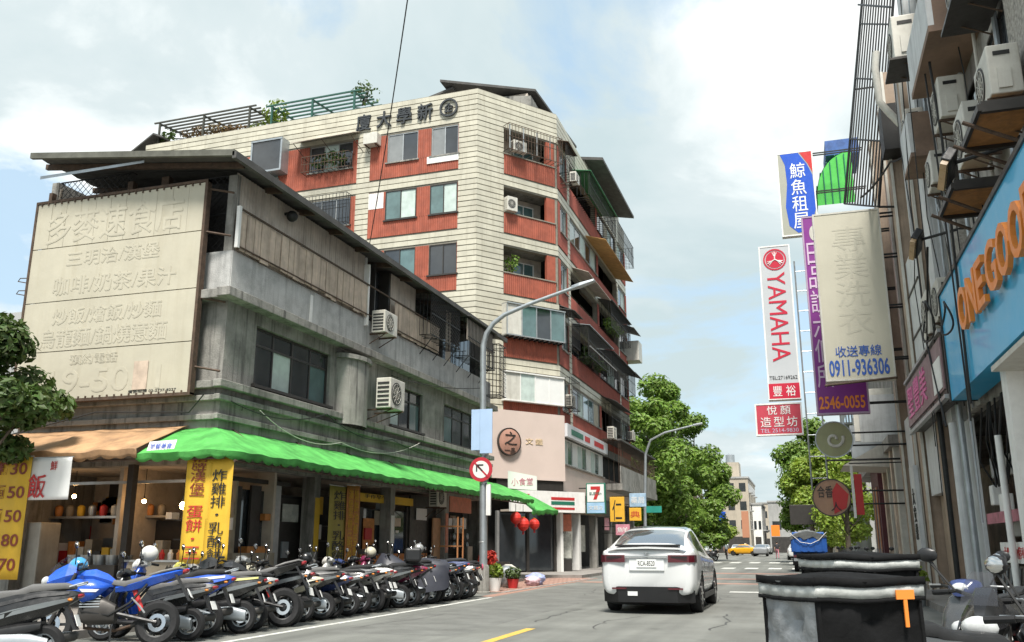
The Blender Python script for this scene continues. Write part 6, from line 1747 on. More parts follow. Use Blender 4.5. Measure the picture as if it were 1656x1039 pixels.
# ================================================================ right-hand side of the street
RX = frame((3.5, 0, 0), -90)           # u = -Y, y = X - 3.5
m_brn = mat('brown_tile_pier', (0.36, 0.27, 0.20), .7, var=.18, scale=2, bump=.2, bscale=18, dirt=.3, streak=.4)
m_peb = mat('pebble_dash', (0.36, 0.335, 0.30), .9, var=.45, scale=14, bump=1.0, bscale=9, dirt=.5)
m_dkw = mat('dark_stained_wall', (0.36, 0.34, 0.31), .9, var=.25, scale=1.2, bump=.4, dirt=.5, streak=.6)
m_soff = mat('brown_soffit', (0.24, 0.16, 0.115), .8, var=.25, scale=1.5, dirt=.4)
m_lg = mat('pale_grey_panel', (0.62, 0.63, 0.63), .6, var=.08, scale=2, dirt=.2, streak=.3)
m_rustbrd = mat('rusty_tray', (0.42, 0.20, 0.07), .7, var=.35, scale=4, dirt=.5, dcol=(.12, .07, .04))
m_cyan = mat('cyan_sign', (0.04, 0.42, 0.72), .5, var=.03, scale=.8, coat=.3)
m_orl = mat('orange_letter', (0.86, 0.25, 0.035), .4, var=.04)
ra = thing('right_building', 'dark stained building with stacked air conditioners on the near right', 'building', (3.6, 18, 0))
MB(w=True).box(3.6, 9, 8, 22.5, 4.0, 15.2).build('wall', m_dkw, ra)
MB(w=True).box(3.45, 3.62, 19.1, 20.6, 4.0, 20).build('pebble_pier', m_peb, ra)
MB(w=True).box(3.45, 3.62, 12.4, 13.6, 6.6, 20).build('pebble_pier', m_peb, ra)
MB(w=True).box(3.3, 3.62, 21.6, 22.4, 4.0, 20).build('pale_strip', m_lg, ra)
for (y0, y1, z0, z1, xo) in ((15.6, 18.2, 10.1, 10.22, 2.75), (20.2, 21.6, 9.7, 9.8, 2.9)):
    MB(w=True).box(xo, 3.6, y0, y1, z0, z1).build('balcony_slab', m_soff, ra)
    MB(w=True).box(xo, xo + .1, y0, y1, z1, z1 + .95).build('balcony_parapet', m_lg, ra)
    MB(w=True).box(xo + .1, 3.6, y0, y0 + .1, z1, z1 + .95).build('balcony_end', m_soff, ra)
for (u, z) in ((-14.4, 8.2), (-17.2, 8.2), (-17.2, 10.6), (-14.4, 11), (-20.9, 10.5)):
    window(frame((3.6, 0, 0), -90), ra, u - .8, u + .8, z, z + 1.3, y=-.04, n=2, fm=m_frame_dk, gm=m_glass)
# ground floor: arcade, white end wall, dark recess
MB(w=True).box(3.3, 9, 15.45, 15.7, .14, 4.02).build('white_end_wall', m_whitew, ra)
MB(w=True).box(3.2, 3.46, 15.44, 15.85, .14, 4.1).build('white_corner_pier', m_whitew, ra)
MB(w=True).box(3.0, 9, 9, 15.44, 3.98, 4.06).build('shop_soffit', m_cream_pl, ra)
MB(w=True).box(6.2, 6.4, 15.7, 40, .14, 4.0).build('arcade_back', m_int, ra)
MB(w=True).box(3.7, 6.2, 15.7, 24, 3.9, 4.0).build('arcade_ceiling', m_dark, ra)
MB(w=True).box(4.6, 4.66, 15.44, 15.449, 1.6, 2.9).build('dark_frame', m_black, ra) if False else None
pf = MB(w=True).box(4.05, 4.75, 15.40, 15.449, 1.7, 3.15).build('poster_frame', m_black, ra)
MB(w=True).box(4.12, 4.68, 15.385, 15.399, 1.78, 3.07).build('poster', m_warm, pf)
# pipes, meters and cables in the recess
for (x, y, r_, z1, mm) in ((3.25, 21.2, .10, 3.9, m_lg), (3.3, 20.6, .07, 4.2, m_galv), (3.15, 22.3, .06, 5.0, m_black), (3.35, 17.4, .06, 3.2, m_whitew), (3.5, 16.6, .07, 3.9, m_whitew)):
    MB(w=True).cyl((x, y, .14), (x, y, z1), r_, n=10).build('pipe', mm, ra, True)
for k, (y, z) in enumerate(((18.4, 2.6), (18.8, 1.9), (19.2, 2.6), (18.3, 1.5), (19.6, 2.1))):
    MB(w=True).box(3.55, 3.75, y, y + .3, z, z + .38).build('meter_box', (m_cream_pl, m_whitew, m_galv)[k % 3], ra, bevel=.02)
MB(w=True).box(3.5, 3.55, 16.2, 20.2, 1.75, 1.95).build('pink_banner', mat('faded_pink', (.45, .16, .2), .6, var=.3, scale=4), ra)
ob = MB(w=True).box(3.44, 3.50, 16.6, 18.9, 1.05, 1.4).build('white_notice', m_whitew, ra)
text_mb('大門口勿停車', 1.7, .2, .008, frame((3.437, 18.6, 1.12), -90)).build('lettering', m_red, ob)
MB(w=True).box(3.56, 3.62, 16.4, 19.8, .14, 1.0).build('gate', m_frame_dk, ra)
for k in range(9): MB(w=True).tube([(3.545, 16.6 + k * .36, .2), (3.545, 16.8 + k * .36, .55), (3.545, 16.55 + k * .36, .95)], .02, 5).build('gate_scroll', m_galv, ra)
MB(w=True).box(3.45, 3.52, 20.4, 22.4, .14, 3.9).build('grey_shutter', m_lg, ra)
# facade sign of the near shop
og = thing('blue_shop_sign', 'bright blue shop fascia with raised orange letters at the right edge', 'sign', (3.0, 14, 4.1))
MB(w=True).box(2.98, 3.44, 7.5, 19.25, 4.1, 6.22).build('panel', m_cyan, og)
MB(w=True).box(2.95, 3.44, 7.5, 19.3, 6.22, 6.30).build('top_trim', m_frame_dk, og)
MB(w=True).box(2.95, 3.44, 19.25, 19.30, 4.08, 6.22).build('end_trim', m_frame_dk, og)
for ch_, y1, y0 in (('O', 16.72, 15.95), ('N', 15.85, 15.12), ('E', 15.02, 14.45), ('G', 14.22, 13.5), ('O', 13.4, 12.68), ('O', 12.58, 11.86), ('D', 11.76, 11.1)):
    text_mb(ch_, y1 - y0, .74, .07, frame((2.92, y1, 4.88), -90), .012).build('letter', m_orl, og)
# leaning grille, pipe, panels of the next house
rb = thing('brown_pier_building', 'narrow building of brown piers and pale panels behind the beige sign', 'building', (3.4, 26, 0))
MB(w=True).box(3.9, 9, 22.6, 36, 4.0, 14.8).build('wall', m_dkw, rb)
for y0, y1, x0, mm in ((26.3, 26.95, 3.2, m_brn), (28.6, 29.1, 3.3, m_brn), (23.6, 24.1, 3.3, m_brn), (31.2, 31.8, 3.2, m_brn)):
    MB(w=True).box(x0, x0 + .6, y0, y1, .14, 15).build('pier', mm, rb)
    MB(w=True).box(x0 - .02, x0 + .05, y0 - .06, y0 - .005, .14, 15).build('pier_edge', m_cream_pl, rb)
MB(w=True).box(3.25, 3.9, 24.2, 24.3, 9.0, 13.6).build('pale_panel', m_lg, rb)
MB(w=True).box(3.3, 3.9, 24.15, 26.25, 5.5, 9.0).build('pale_panel', m_lg, rb)
for z in (6.8, 8.0): MB(w=True).box(3.27, 3.3, 24.15, 26.25, z, z + .05).build('panel_joint', m_frame_dk, rb)
MB(w=True).box(3.3, 3.6, 24.2, 26.2, 2.6, 4.6).build('pale_panel', m_lg, rb)
MB(w=True).box(3.35, 3.6, 29.2, 31.1, 2.9, 5.2).build('pale_panel', m_lg, rb)
MB(w=True).box(3.5, 3.9, 22.6, 26.2, .14, 2.6).build('grey_shutter', m_brn, rb)
MB(w=True).box(3.4, 3.9, 27.0, 36, .14, 3.2).build('grey_shutter', m_dkw, rb)
pn = MB(w=True).box(3.18, 3.3, 28.5, 29.6, .9, 3.6).build('name_panel', m_lg, rb)
vtext('大安雜', .5, 1.5, .02, frame((3.175, 29.3, 1.5), -90)).build('lettering', m_blk, pn)
gr = thing('steel_grille', 'leaning grey steel bar grille high on the brown-pier building', 'grille', (2.8, 27, 10))
TLc, BLc, BRc, TRc = onY(1397, -30, 30.5), onY(1366, 330, 30.5), onY(1421, 335, 26.5), onY(1447, -30, 26.5)
nb = 13
for k in range(nb):
    q = k / (nb - 1)
    MB(w=True).cyl(BLc.lerp(BRc, q), TLc.lerp(TRc, q), .026 if 0 < k < nb - 1 else .045, n=5).build('bar', m_frame_dk if 0 < k < nb - 1 else m_black, gr)
for q in (0, .28, .55, .8, 1.0): MB(w=True).cyl(BLc.lerp(TLc, q), BRc.lerp(TRc, q), .03, n=5).build('rail', m_black, gr)
for a, b in ((onY(1388, 8, 30.5), onY(1440, 12, 26.2)), (BRc, BRc + V((.9, 0, -.1))), (TLc.lerp(BLc, .5), TLc.lerp(BLc, .5) + V((1.2, 0, 0))), (TRc.lerp(BRc, .6), TRc.lerp(BRc, .6) + V((.8, 0, 0)))):
    MB(w=True).cyl(a, b, .035, n=5).build('tie', m_black, gr)
wp = [onY(1417, 85, 25), onY(1415, 110, 25), onY(1422, 165, 25), onY(1440, 185, 25), onY(1458, 203, 25)]
solo(MB(w=True).tube(wp, .10, 10), 'drain_pipe', m_cream_pl, 'cream bent drain pipe beside the leaning grille', 'pipe', None, True)
MB(w=True).box(3.0, 3.9, 25.5, 26.3, 12.2, 13.6).build('water_tank', m_black, rb)
# perpendicular sign boxes
def psign(name, label, px, py, px2, py2, Y, th, face, case, cat='sign'):
    """a box sign standing out from the wall at Y; corners surveyed upper left and lower right"""
    a, b = onY(px, py, Y), onY(px2, py2, Y)
    t = thing(name, label, cat, ((a.x + b.x) / 2, Y, b.z))
    T = frame((a.x, Y, b.z), 0)
    w_, h_ = b.x - a.x, a.z - b.z
    MB(T).box(0, w_, 0, th, 0, h_).build('case', case, t)
    MB(T).box(.05, w_ - .05, -.012, -.001, .05, h_ - .05).build('face', face, t)
    fr = MB(T)
    for c in ((0, w_, 0, .05), (0, w_, h_ - .05, h_), (0, .05, .05, h_ - .05), (w_ - .05, w_, .05, h_ - .05)): fr.box(c[0], c[1], -.025, -.0005, c[2], c[3])
    fr.build('rim', case, t)
    return t, T, w_, h_
def arms(t, T, w_, h_, zs, xw=3.5, th=.2):
    x0 = T.translation.x
    for q in zs:
        for dy in (.04, th - .04): MB(T).box(w_ - .02, xw - x0, dy - .02, dy + .02, h_ * q - .025, h_ * q + .025).build('arm', m_black, t)
m_beige = mat('bleached_sign', (0.55, 0.52, 0.42), .6, var=.06, scale=.8, dirt=.06, dcol=(.42, .38, .28), streak=.12)
m_pblue = mat('blue_lettering', (0.03, 0.10, 0.40), .5, var=.05)
t, T, w_, h_ = psign('beige_box_sign', 'big sun-bleached beige box sign with a blue telephone number', 1313, 348, 1450, 612, 27.5, .42, m_beige, m_cream_pl)
arms(t, T, w_, h_, (.12, .42, .72, .97), 3.9, .4)
text_mb('收送專線', w_ * .66, h_ * .062, .012, T @ M.Translation((w_ * .17, -.014, h_ * .135)), .003).build('lettering', m_pblue, t)
text_mb('0911-936306', w_ * .86, h_ * .095, .012, T @ M.Translation((w_ * .06, -.014, h_ * .025)), .02).build('phone_number', m_pblue, t)
m_gh = mat('bleached_lettering', (0.50, 0.475, 0.385), .6, var=.05)
vtext('專業洗衣', w_ * .5, h_ * .66, .004, T @ M.Translation((w_ * .26, -.0125, h_ * .26))).build('ghost_lettering', m_gh, t)
MB(T).cyl((-.05, -.03, -.12), (w_ + .02, -.03, .02), .035, n=5).build('lower_rail', m_rust, t)
m_purp = mat('purple_sign', (0.22, 0.03, 0.24), .45, var=.08, scale=1)
t, T, w_, h_ = psign('purple_sign', 'tall purple sign with an orange telephone number behind the beige one', 1295, 352, 1408, 668, 29.5, .3, m_purp, mat('lilac_case', (.42, .3, .42), .5, var=.1))
arms(t, T, w_, h_, (.05, .3, .6, .9), 3.5, .3)
m_lil = mat('lilac_print', (0.62, 0.48, 0.62), .5, var=.05)
vtext('田品說六個所', .52, h_ * .74, .012, T @ M.Translation((.10, -.014, h_ * .13)), .003).build('lettering', m_lil, t)
merge(MB(T).lathe([(.2, 0), (.2, .01), (.01, .01)], 16, M.Translation((.36, -.013, h_ * .91)) @ M.Rotation(rad(90), 4, 'X') @ M.Diagonal((.7, 1.3, 1, 1)))).build('leaf_mark', m_cream_pl, t)
text_mb('2546-0055', w_ * .86, h_ * .062, .012, T @ M.Translation((w_ * .06, -.014, h_ * .025)), .02).build('phone_number', m_orl, t)
m_ygrey = mat('pale_grey_sign', (0.50, 0.52, 0.54), .5, var=.05, scale=1)
t, T, w_, h_ = psign('motorcycle_brand_sign', 'tall white box sign with a red round emblem and red sideways letters', 1226, 400, 1296, 645, 33, .45, m_ygrey, m_whitew)
m_yred = mat('deep_red_print', (0.52, 0.01, 0.04), .5, var=.04)
sw_ = text_mb('YAMAHA', h_ * .58, w_ * .56, .012, T @ M.Translation((w_ * .22, -.014, h_ * .82)) @ M.Rotation(rad(90), 4, 'Y'), .0)
sw_.build('lettering', m_yred, t)
emb = MB(T)
ex = M.Translation((w_ * .5, -.013, h_ * .905)) @ M.Rotation(rad(90), 4, 'X')
emb.lathe([(w_ * .37, 0), (w_ * .37, .012), (w_ * .32, .012), (w_ * .32, 0)], 28, ex, cap=False)
emb.lathe([(w_ * .29, 0), (w_ * .29, .008), (.01, .008)], 28, ex)
emb.build('emblem', m_yred, t)
fk = MB(T)
for k in range(3):
    a = rad(90 + 120 * k)
    fk.cyl((w_ * .5, -.024, h_ * .905), (w_ * .5 + math.cos(a) * w_ * .27, -.024, h_ * .905 + math.sin(a) * w_ * .27), .02, n=5)
    for s_ in (-.28, .28): fk.cyl((w_ * .5 + math.cos(a) * w_ * .08, -.024, h_ * .905 + math.sin(a) * w_ * .08), (w_ * .5 + math.cos(a + s_) * w_ * .26, -.024, h_ * .905 + math.sin(a + s_) * w_ * .26), .014, n=5)
fk.build('tuning_forks', m_wht, t)
text_mb('TEL:27169262', w_ * .86, .13, .008, T @ M.Translation((w_ * .07, -.014, h_ * .125))).build('lettering', m_blk, t)
MB(T).box(.03, w_ - .03, -.026, -.013, .03, h_ * .10).build('red_strip', m_yred, t)
text_mb('豐裕', w_ * .7, h_ * .065, .008, T @ M.Translation((w_ * .15, -.027, h_ * .02)), 0, spacing=1.6).build('lettering', m_wht, t)
lad = thing('sign_ladder', 'thin steel ladder frame between the white and purple signs', 'frame', (.6, 33.2, 5))
for x in (.42, .95): MB(w=True).cyl((x, 33.2, 3.2), (x, 33.2, 11.5), .03, n=5).build('rail', m_galv, lad)
for k in range(11): MB(w=True).cyl((.42, 33.2, 3.6 + k * .75), (.95, 33.2, 3.6 + k * .75), .02, n=5).build('rung', m_galv, lad)
for z in (4.2, 8.5, 11.0): MB(w=True).cyl((.95, 33.2, z), (3.9, 33.2, z), .035, n=5).build('arm', m_black, lad)
m_rsign = mat('red_sign', (0.50, 0.05, 0.08), .5, var=.1, scale=1.5)
t, T, w_, h_ = psign('red_salon_sign', 'red and white hair salon sign hanging below the white box sign', 1220, 654, 1300, 703, 32.4, .22, m_rsign, m_whitew)
merge(text_mb('悅顏', w_ * .5, h_ * .28, .01, T @ M.Translation((w_ * .26, -.014, h_ * .64)), .0, spacing=1.5), text_mb('造型坊', w_ * .78, h_ * .32, .01, T @ M.Translation((w_ * .11, -.014, h_ * .26)), 0, spacing=1.3)).build('lettering', m_wht, t)
text_mb('TEL 2514-9830', w_ * .8, h_ * .12, .008, T @ M.Translation((w_ * .1, -.014, h_ * .09))).build('lettering', m_lil, t)
# the whale-house letting sign
t, T, w_, h_ = psign('rental_sign', 'blue and red letting sign with white characters high above the others', 1255, 250, 1325, 378, 38, .3, mat('sign_backing', (.36, .36, .3), .6, var=.05), m_whitew)
m_sb = mat('sign_blue', (0.01, 0.08, 0.50), .4, var=.05)
m_srd = mat('sign_bright_red', (0.55, 0.03, 0.03), .4, var=.05)
bl = [(w_ * .10, h_ * .985), (w_ * .60, h_ * .985), (w_ * .82, h_ * .84), (w_ * .95, h_ * .70), (w_ * .97, h_ * .3), (w_ * .8, h_ * .06), (w_ * .45, h_ * .03), (w_ * .22, h_ * .12), (w_ * .16, h_ * .35), (w_ * .24, h_ * .62), (w_ * .22, h_ * .85)]
MB(T).prism(bl, -.02, -.0125, 'y').build('blue_shape', m_sb, t)
MB(T).prism([(w_ * .64, h_ * .985), (w_ * .97, h_ * .985), (w_ * .97, h_ * .72), (w_ * .85, h_ * .84)], -.02, -.0125, 'y').build('red_shape', m_srd, t)
vtext('鯨魚租屋', w_ * .42, h_ * .80, .01, T @ M.Translation((w_ * .34, -.022, h_ * .08)), .003).build('lettering', m_wht, t)
arms(t, T, w_, h_, (.1, .5, .96), 3.6, .3)
ga = thing('green_canopy', 'bright green ribbed plastic canopy above the beige sign', 'canopy', (2.4, 39, 15.7))
m_gpl = mat('green_plastic', (0.08, 0.50, 0.08), .4, var=.12, scale=3)
rows = []
for i in range(12):
    a = math.pi * .5 * i / 11
    x, z = 3.2 - 1.55 * math.sin(a), 15.7 + 2.4 * math.cos(a) ** .8 if a < math.pi / 2 - .01 else 15.7
    rows.append([(x, 39 + .5 * j, z) for j in range(7)])
MB(w=True).sheet(rows).build('shell', m_gpl, ga, True).modifiers.new('thick', 'SOLIDIFY').thickness = .02
MB(w=True).add([rows[i][0] for i in range(12)] + [(3.2, 39, 15.7)], [tuple(range(13))]).build('end_panel', m_gpl, ga)
for i in range(1, 12, 2): MB(w=True).cyl(V(rows[i][0]) + V((-.02, -.03, .02)), V(rows[i][-1]) + V((-.02, 0, .02)), .03, n=5).build('rib', m_teal, ga)
for k in range(1, 5): MB(w=True).cyl((3.2 - .3 * k, 38.96, 15.7), (3.2 - .3 * k, 38.96, 15.7 + 2.3 * math.cos(math.asin(min(1, .3 * k / 1.55))) ** .8), .025, n=5).build('rib', m_teal, ga)
MB(w=True).box(2.2, 3.6, 39.5, 42, 18.2, 18.9).build('blue_tarp', mat('blue_tarp', (.04, .1, .3), .6, var=.4, scale=3), ga)
# round signs
def rsign(label, px, py, r_, Y, mt, edge, marks):
    c = onY(px, py, Y)
    t = thing('round_sign', label, 'sign', c)
    T = frame(c, -4)
    mx = M.Rotation(rad(90), 4, 'X')
    MB(T).lathe([(r_ * .96, -.2), (r_, -.18), (r_, -.02), (r_ * .97, 0), (.01, .0)], 36, mx).build('disc', mt, t, 30)
    MB(T).lathe([(r_ * 1.02, -.06), (r_ * 1.02, .01), (r_ * .96, .01), (r_ * .96, -.06)], 36, mx, cap=False).build('rim', edge, t)
    for mb_, mm in marks(T): mb_.build('mark', mm, t)
    for dz in (-.35, .35): MB(w=True).cyl((c.x + r_ * .8, c.y + .1, c.z + dz * r_), (3.6, c.y + .1, c.z + dz * r_), .03, n=5).build('arm', m_black, t)
def mk1(T):
    sp = [(math.cos(a) * (.06 + .035 * a), -.012, math.sin(a) * (.06 + .035 * a)) for a in [k * .35 for k in range(20)]]
    return [(MB(T).tube([(p[0], p[1], p[2]) for p in sp], .05, 6), m_cream_pl)]
rsign('pale green round sign with a white swirl below the purple sign', 1349, 711, .58, 31, mat('olive_disc', (.30, .30, .16), .5, var=.12), m_galv, mk1)
def mk2(T):
    return [(MB(T).add([(.05, -.012, -.55), (.45, -.012, -.35), (.55, -.012, .1), (.2, -.012, .5), (.02, -.012, .2)], [(0, 1, 2, 3, 4)]), m_red), (text_mb('合香', .5, .4, .01, T @ M.Translation((-.45, -.012, .0))), m_blk), (text_mb('人', .35, .3, .01, T @ M.Translation((-.05, -.018, -.45))), m_blk)]
rsign('round brown and red food sign under the pale green one', 1345, 805, .62, 33, mat('tan_disc', (.38, .22, .14), .5, var=.15), m_frame_dk, mk2)
# pink fascia sign, slanting along the wall
pk_ = thing('pink_fascia_sign', 'dark sign with pink characters along the wall beside the blue fascia', 'sign', (3.0, 22.5, 4.3))
MB(w=True).box(2.95, 3.3, 19.5, 26.1, 4.28, 5.55).build('case', m_frame_dk, pk_)
MB(w=True).box(2.92, 2.948, 19.55, 26.05, 4.4, 5.45).build('face', mat('mauve_face', (.26, .17, .18), .5, var=.2, scale=2), pk_)
MB(w=True).box(2.9, 3.0, 19.5, 26.1, 4.2, 4.28).build('lower_trim', m_alu, pk_)
MB(w=True).box(2.9, 3.0, 19.5, 26.1, 5.55, 5.62).build('upper_trim', m_alu, pk_)
text_mb('聖豐美', 3.6, .8, .02, frame((2.918, 25.6, 4.55), -90), .004, spacing=1.3).build('lettering', mat('bright_pink', (.70, .18, .38), .5), pk_)
MB(w=True).box(2.905, 2.918, 19.7, 20.9, 4.45, 5.1).build('white_notice', m_whitew, pk_)
# air conditioners up the near wall, with rusty trays
def rac(label, y, z, w_, h_, d, out_, tray=None):
    t = aircon(RX, label, -y, z, w_, h_, d, out_, fan=True, tray=tray, group='air conditioners on the right-hand wall')
    u = -y + w_ / 2
    MB(RX).box(u + .001, u + .012, -out_ - d * .8, -out_ - d * .3, z + h_ * .78, z + h_ * .86).build('vent_slot', m_black, t)
    MB(RX).box(u + .001, u + .03, -out_ - d * .75, -out_ - d * .35, z + h_ * .1, z + h_ * .5).build('valve_cover', m_cream_pl, t)
    return t
rac('big cream air conditioner at the very top beside the leaning grille', 19.6, 11.6, .9, 1.0, .6, .25, m_frame_dk)
rac('white air conditioner over the uppermost rusty tray at the right edge', 13.2, 7.4, .9, .75, .42, .15)
rac('narrow white air conditioner between the two rusty trays', 15.4, 7.5, .9, .9, .42, .1)
rac('cream air conditioner low on the wall left of the blue fascia', 20.9, 5.75, .95, .95, .5, .1)
rac('cream air conditioner under the pale balcony front', 17.0, 8.9, .9, .8, .45, .1)
rac('white air conditioner at the top right corner', 14.2, 9.6, .95, .9, .5, .1, m_frame_dk)
rac('small cream air conditioner beside the pebble pier', 18.9, 8.4, .75, .7, .4, .1)
rac('cream air conditioner above the small one by the pebble pier', 21.2, 10.4, .8, .75, .4, .15)
rac('second cream air conditioner partly hidden behind the blue fascia', 19.9, 5.9, .8, .8, .4, .1)
for (y0, y1, z, lb) in ((12.6, 14.0, 7.15, 'upper rusty drip tray on brackets at the right edge'), (15.1, 16.6, 7.0, 'lower rusty drip tray on brackets above the blue fascia')):
    t = thing('rusty_tray', lb, 'tray', (3.0, (y0 + y1) / 2, z))
    MB(w=True).box(2.75, 3.42, y0 + .08, y1 - .08, z, z + .05).build('plate', m_rustbrd, t)
    fr = MB(w=True)
    fr.box(2.70, 2.75, y0, y1, z - .04, z + .06); fr.box(2.75, 3.5, y0, y0 + .08, z - .06, z + .1); fr.box(2.75, 3.5, y1 - .08, y1, z - .06, z + .1)
    fr.build('frame', m_frame_dk, t)
    for yy in (y0 + .3, y1 - .3): MB(w=True).cyl((2.55, yy, z - .05), (3.55, yy, z - .6), .03, n=5).build('strut', m_rust, t)
# floodlights on arms
def flood(label, px, py, X):
    c = onX(px, py, X)
    t = thing('floodlight', label, 'floodlight', c, 0, 'floodlights on arms')
    MB(w=True).obox(c, (.16, .62, .3), M.Rotation(rad(-25), 4, 'X') @ M.Rotation(rad(30), 4, 'Y')).build('housing', m_bplast, t, bevel=.02)
    MB(w=True).obox(c + V((-.06, -.05, -.09)), (.1, .55, .24), M.Rotation(rad(-25), 4, 'X') @ M.Rotation(rad(30), 4, 'Y')).build('glass', mat('flood_glass', (.45, .30, .16), .3, var=.2), t)
    MB(w=True).cyl(c + V((0, 0, .05)), (3.55, c.y - .4, c.z + .12), .03, n=6).build('arm', m_black, t)
flood('floodlight on a black arm above the blue fascia', 1533, 272, 2.6)
flood('floodlight on a black arm right of the beige sign', 1482, 394, 2.7)
ac_ = thing('cable_coil', 'loose coil of black cable hanging by the blue fascia', 'cable', (2.9, 20, 5.5))
for k, (px, py, r_) in enumerate(((1500, 520, .42), (1530, 515, .3))):
    c = onX(px, py, 2.85)
    MB(w=True).tube([(c.x + .05 * math.sin(a * 2), c.y + r_ * 1.6 * math.cos(a), c.z + r_ * math.sin(a)) for a in [2 * math.pi * q / 24 for q in range(25)]], .02, 5).build('loop', m_wire, ac_, True)
rr = random.Random(21)
for k in range(16):
    y = rr.uniform(15.9, 21.8)
    z1, z0 = rr.uniform(7, 18), rr.uniform(1.5, 5)
    x = rr.uniform(3.2, 3.42) if k % 3 else 2.93
    y2 = y + rr.uniform(-1.2, 1.2)
    MB(w=True).tube([(x, y, z1), (x - .06, (y + y2) / 2 + rr.uniform(-.3, .3), (z1 + z0) / 2 + 1.5), (x + .03, y2, (z1 + z0) / 2 - .6), (x, y2 + rr.uniform(-.4, .4), z0)], rr.choice((.012, .018, .025)), 5).build('wall_cable', (m_wire, m_wire, m_galv)[k % 3], ra, True)
for k in range(10):
    y = rr.uniform(16, 19.5)
    MB(w=True).tube([(3.5, y, 3.95), (3.4, y + rr.uniform(-.3, .3), 3.0 + rr.uniform(-.3, .3)), (3.5, y + rr.uniform(-.6, .6), 2.4), (3.6, y + rr.uniform(-.5, .5), 3.6)], .02, 5).build('wall_cable', m_wire, ra, True)
for k in range(9):
    y = rr.uniform(12, 21.8)
    MB(w=True).cyl((3.5, y, rr.uniform(4.5, 7)), (3.5, y, rr.uniform(9, 15)), rr.choice((.03, .045)), n=7).build('downpipe', (m_cream_pl, m_lg, m_galv)[k % 3], ra, True)
cable([onY(1392, 320, 27.0), onY(1440, 262, 25.0), onY(1475, 238, 24.0)], .03, 'black cable slanting across the pale panel by the grille', .1)
cable([onX(1500, 400, 2.9), onX(1500, 560, 2.9), onX(1530, 690, 2.9)], .025, 'black cable hanging in front of the pink sign', .0)
# houses further along the right
m_maroon = mat('maroon_column', (.10, .025, .03), .6, var=.2, scale=4)
rc = thing('maroon_column_shop', 'shop with maroon posters and beige fluted columns past the brown piers', 'building', (3.4, 40, 0))
MB(w=True).box(4.0, 9, 36.2, 52, 4.0, 13).build('wall', m_conc, rc)
MB(w=True).box(3.2, 3.8, 41.5, 45.5, .14, 4.6).build('maroon_panel', m_maroon, rc)
for k in range(6): MB(w=True).box(3.17, 3.2, 42 + k * .5, 42.25 + k * .5, 1, 3.8).build('poster', (m_maroon, m_warm, m_dkw)[k % 3], rc)
for y, mm in ((33.2, m_cream_pl), (34.6, m_plank), (36.2, m_cream_pl), (38.2, m_plank)): MB(w=True).box(3.15, 3.55, y, y + .5, .14, 4.8).build('column', mm, rc)
MB(w=True).box(3.0, 4.0, 33, 52, 4.6, 5.0).build('canopy_beam', m_dkw, rc)
for k, (y, z, h_, mm) in enumerate(((37, 5.2, 1.8, m_lg), (40.5, 5.6, 2.2, m_cream_pl), (44, 5.2, 1.5, m_galv))): MB(w=True).box(2.4, 4.0, y, y + .2, z, z + h_).build('side_panel', mm, rc)
aw = MB(w=True).prism([(1.6, 4.2), (3.4, 5.2), (3.4, 4.2), (3.3, 4.1)], 35.5, 38.5, 'y').build('slanting_canopy', m_cream_pl, rc)
wx_ = thing('white_red_pennant', 'narrow white and red pennant in front of the round food sign', 'banner', (1.9, 32, 2))
MB(w=True).box(1.62, 1.7, 31.6, 31.63, 2.2, 3.9).build('white_strip', m_whitew, wx_)
MB(w=True).box(1.71, 1.95, 31.6, 31.63, 2.3, 3.6).build('red_strip', m_red, wx_)
MB(w=True).cyl((1.6, 31.62, 3.95), (3.2, 31.62, 3.95), .02).build('rod', m_black, wx_)
for k, (x, y, r_, lb) in enumerate(((2.6, 33.5, .35, 'leafy potted plant before the beige columns'), (2.4, 23.2, .3, 'yellow-flowering pot by the grey shutter'), (2.7, 44, .4, 'leafy pot by the maroon panel'))):
    pot(lb, x, y, r_ * .7, .5, m_leaf if k != 1 else m_leaf_yl, 30 + k, m_galv)

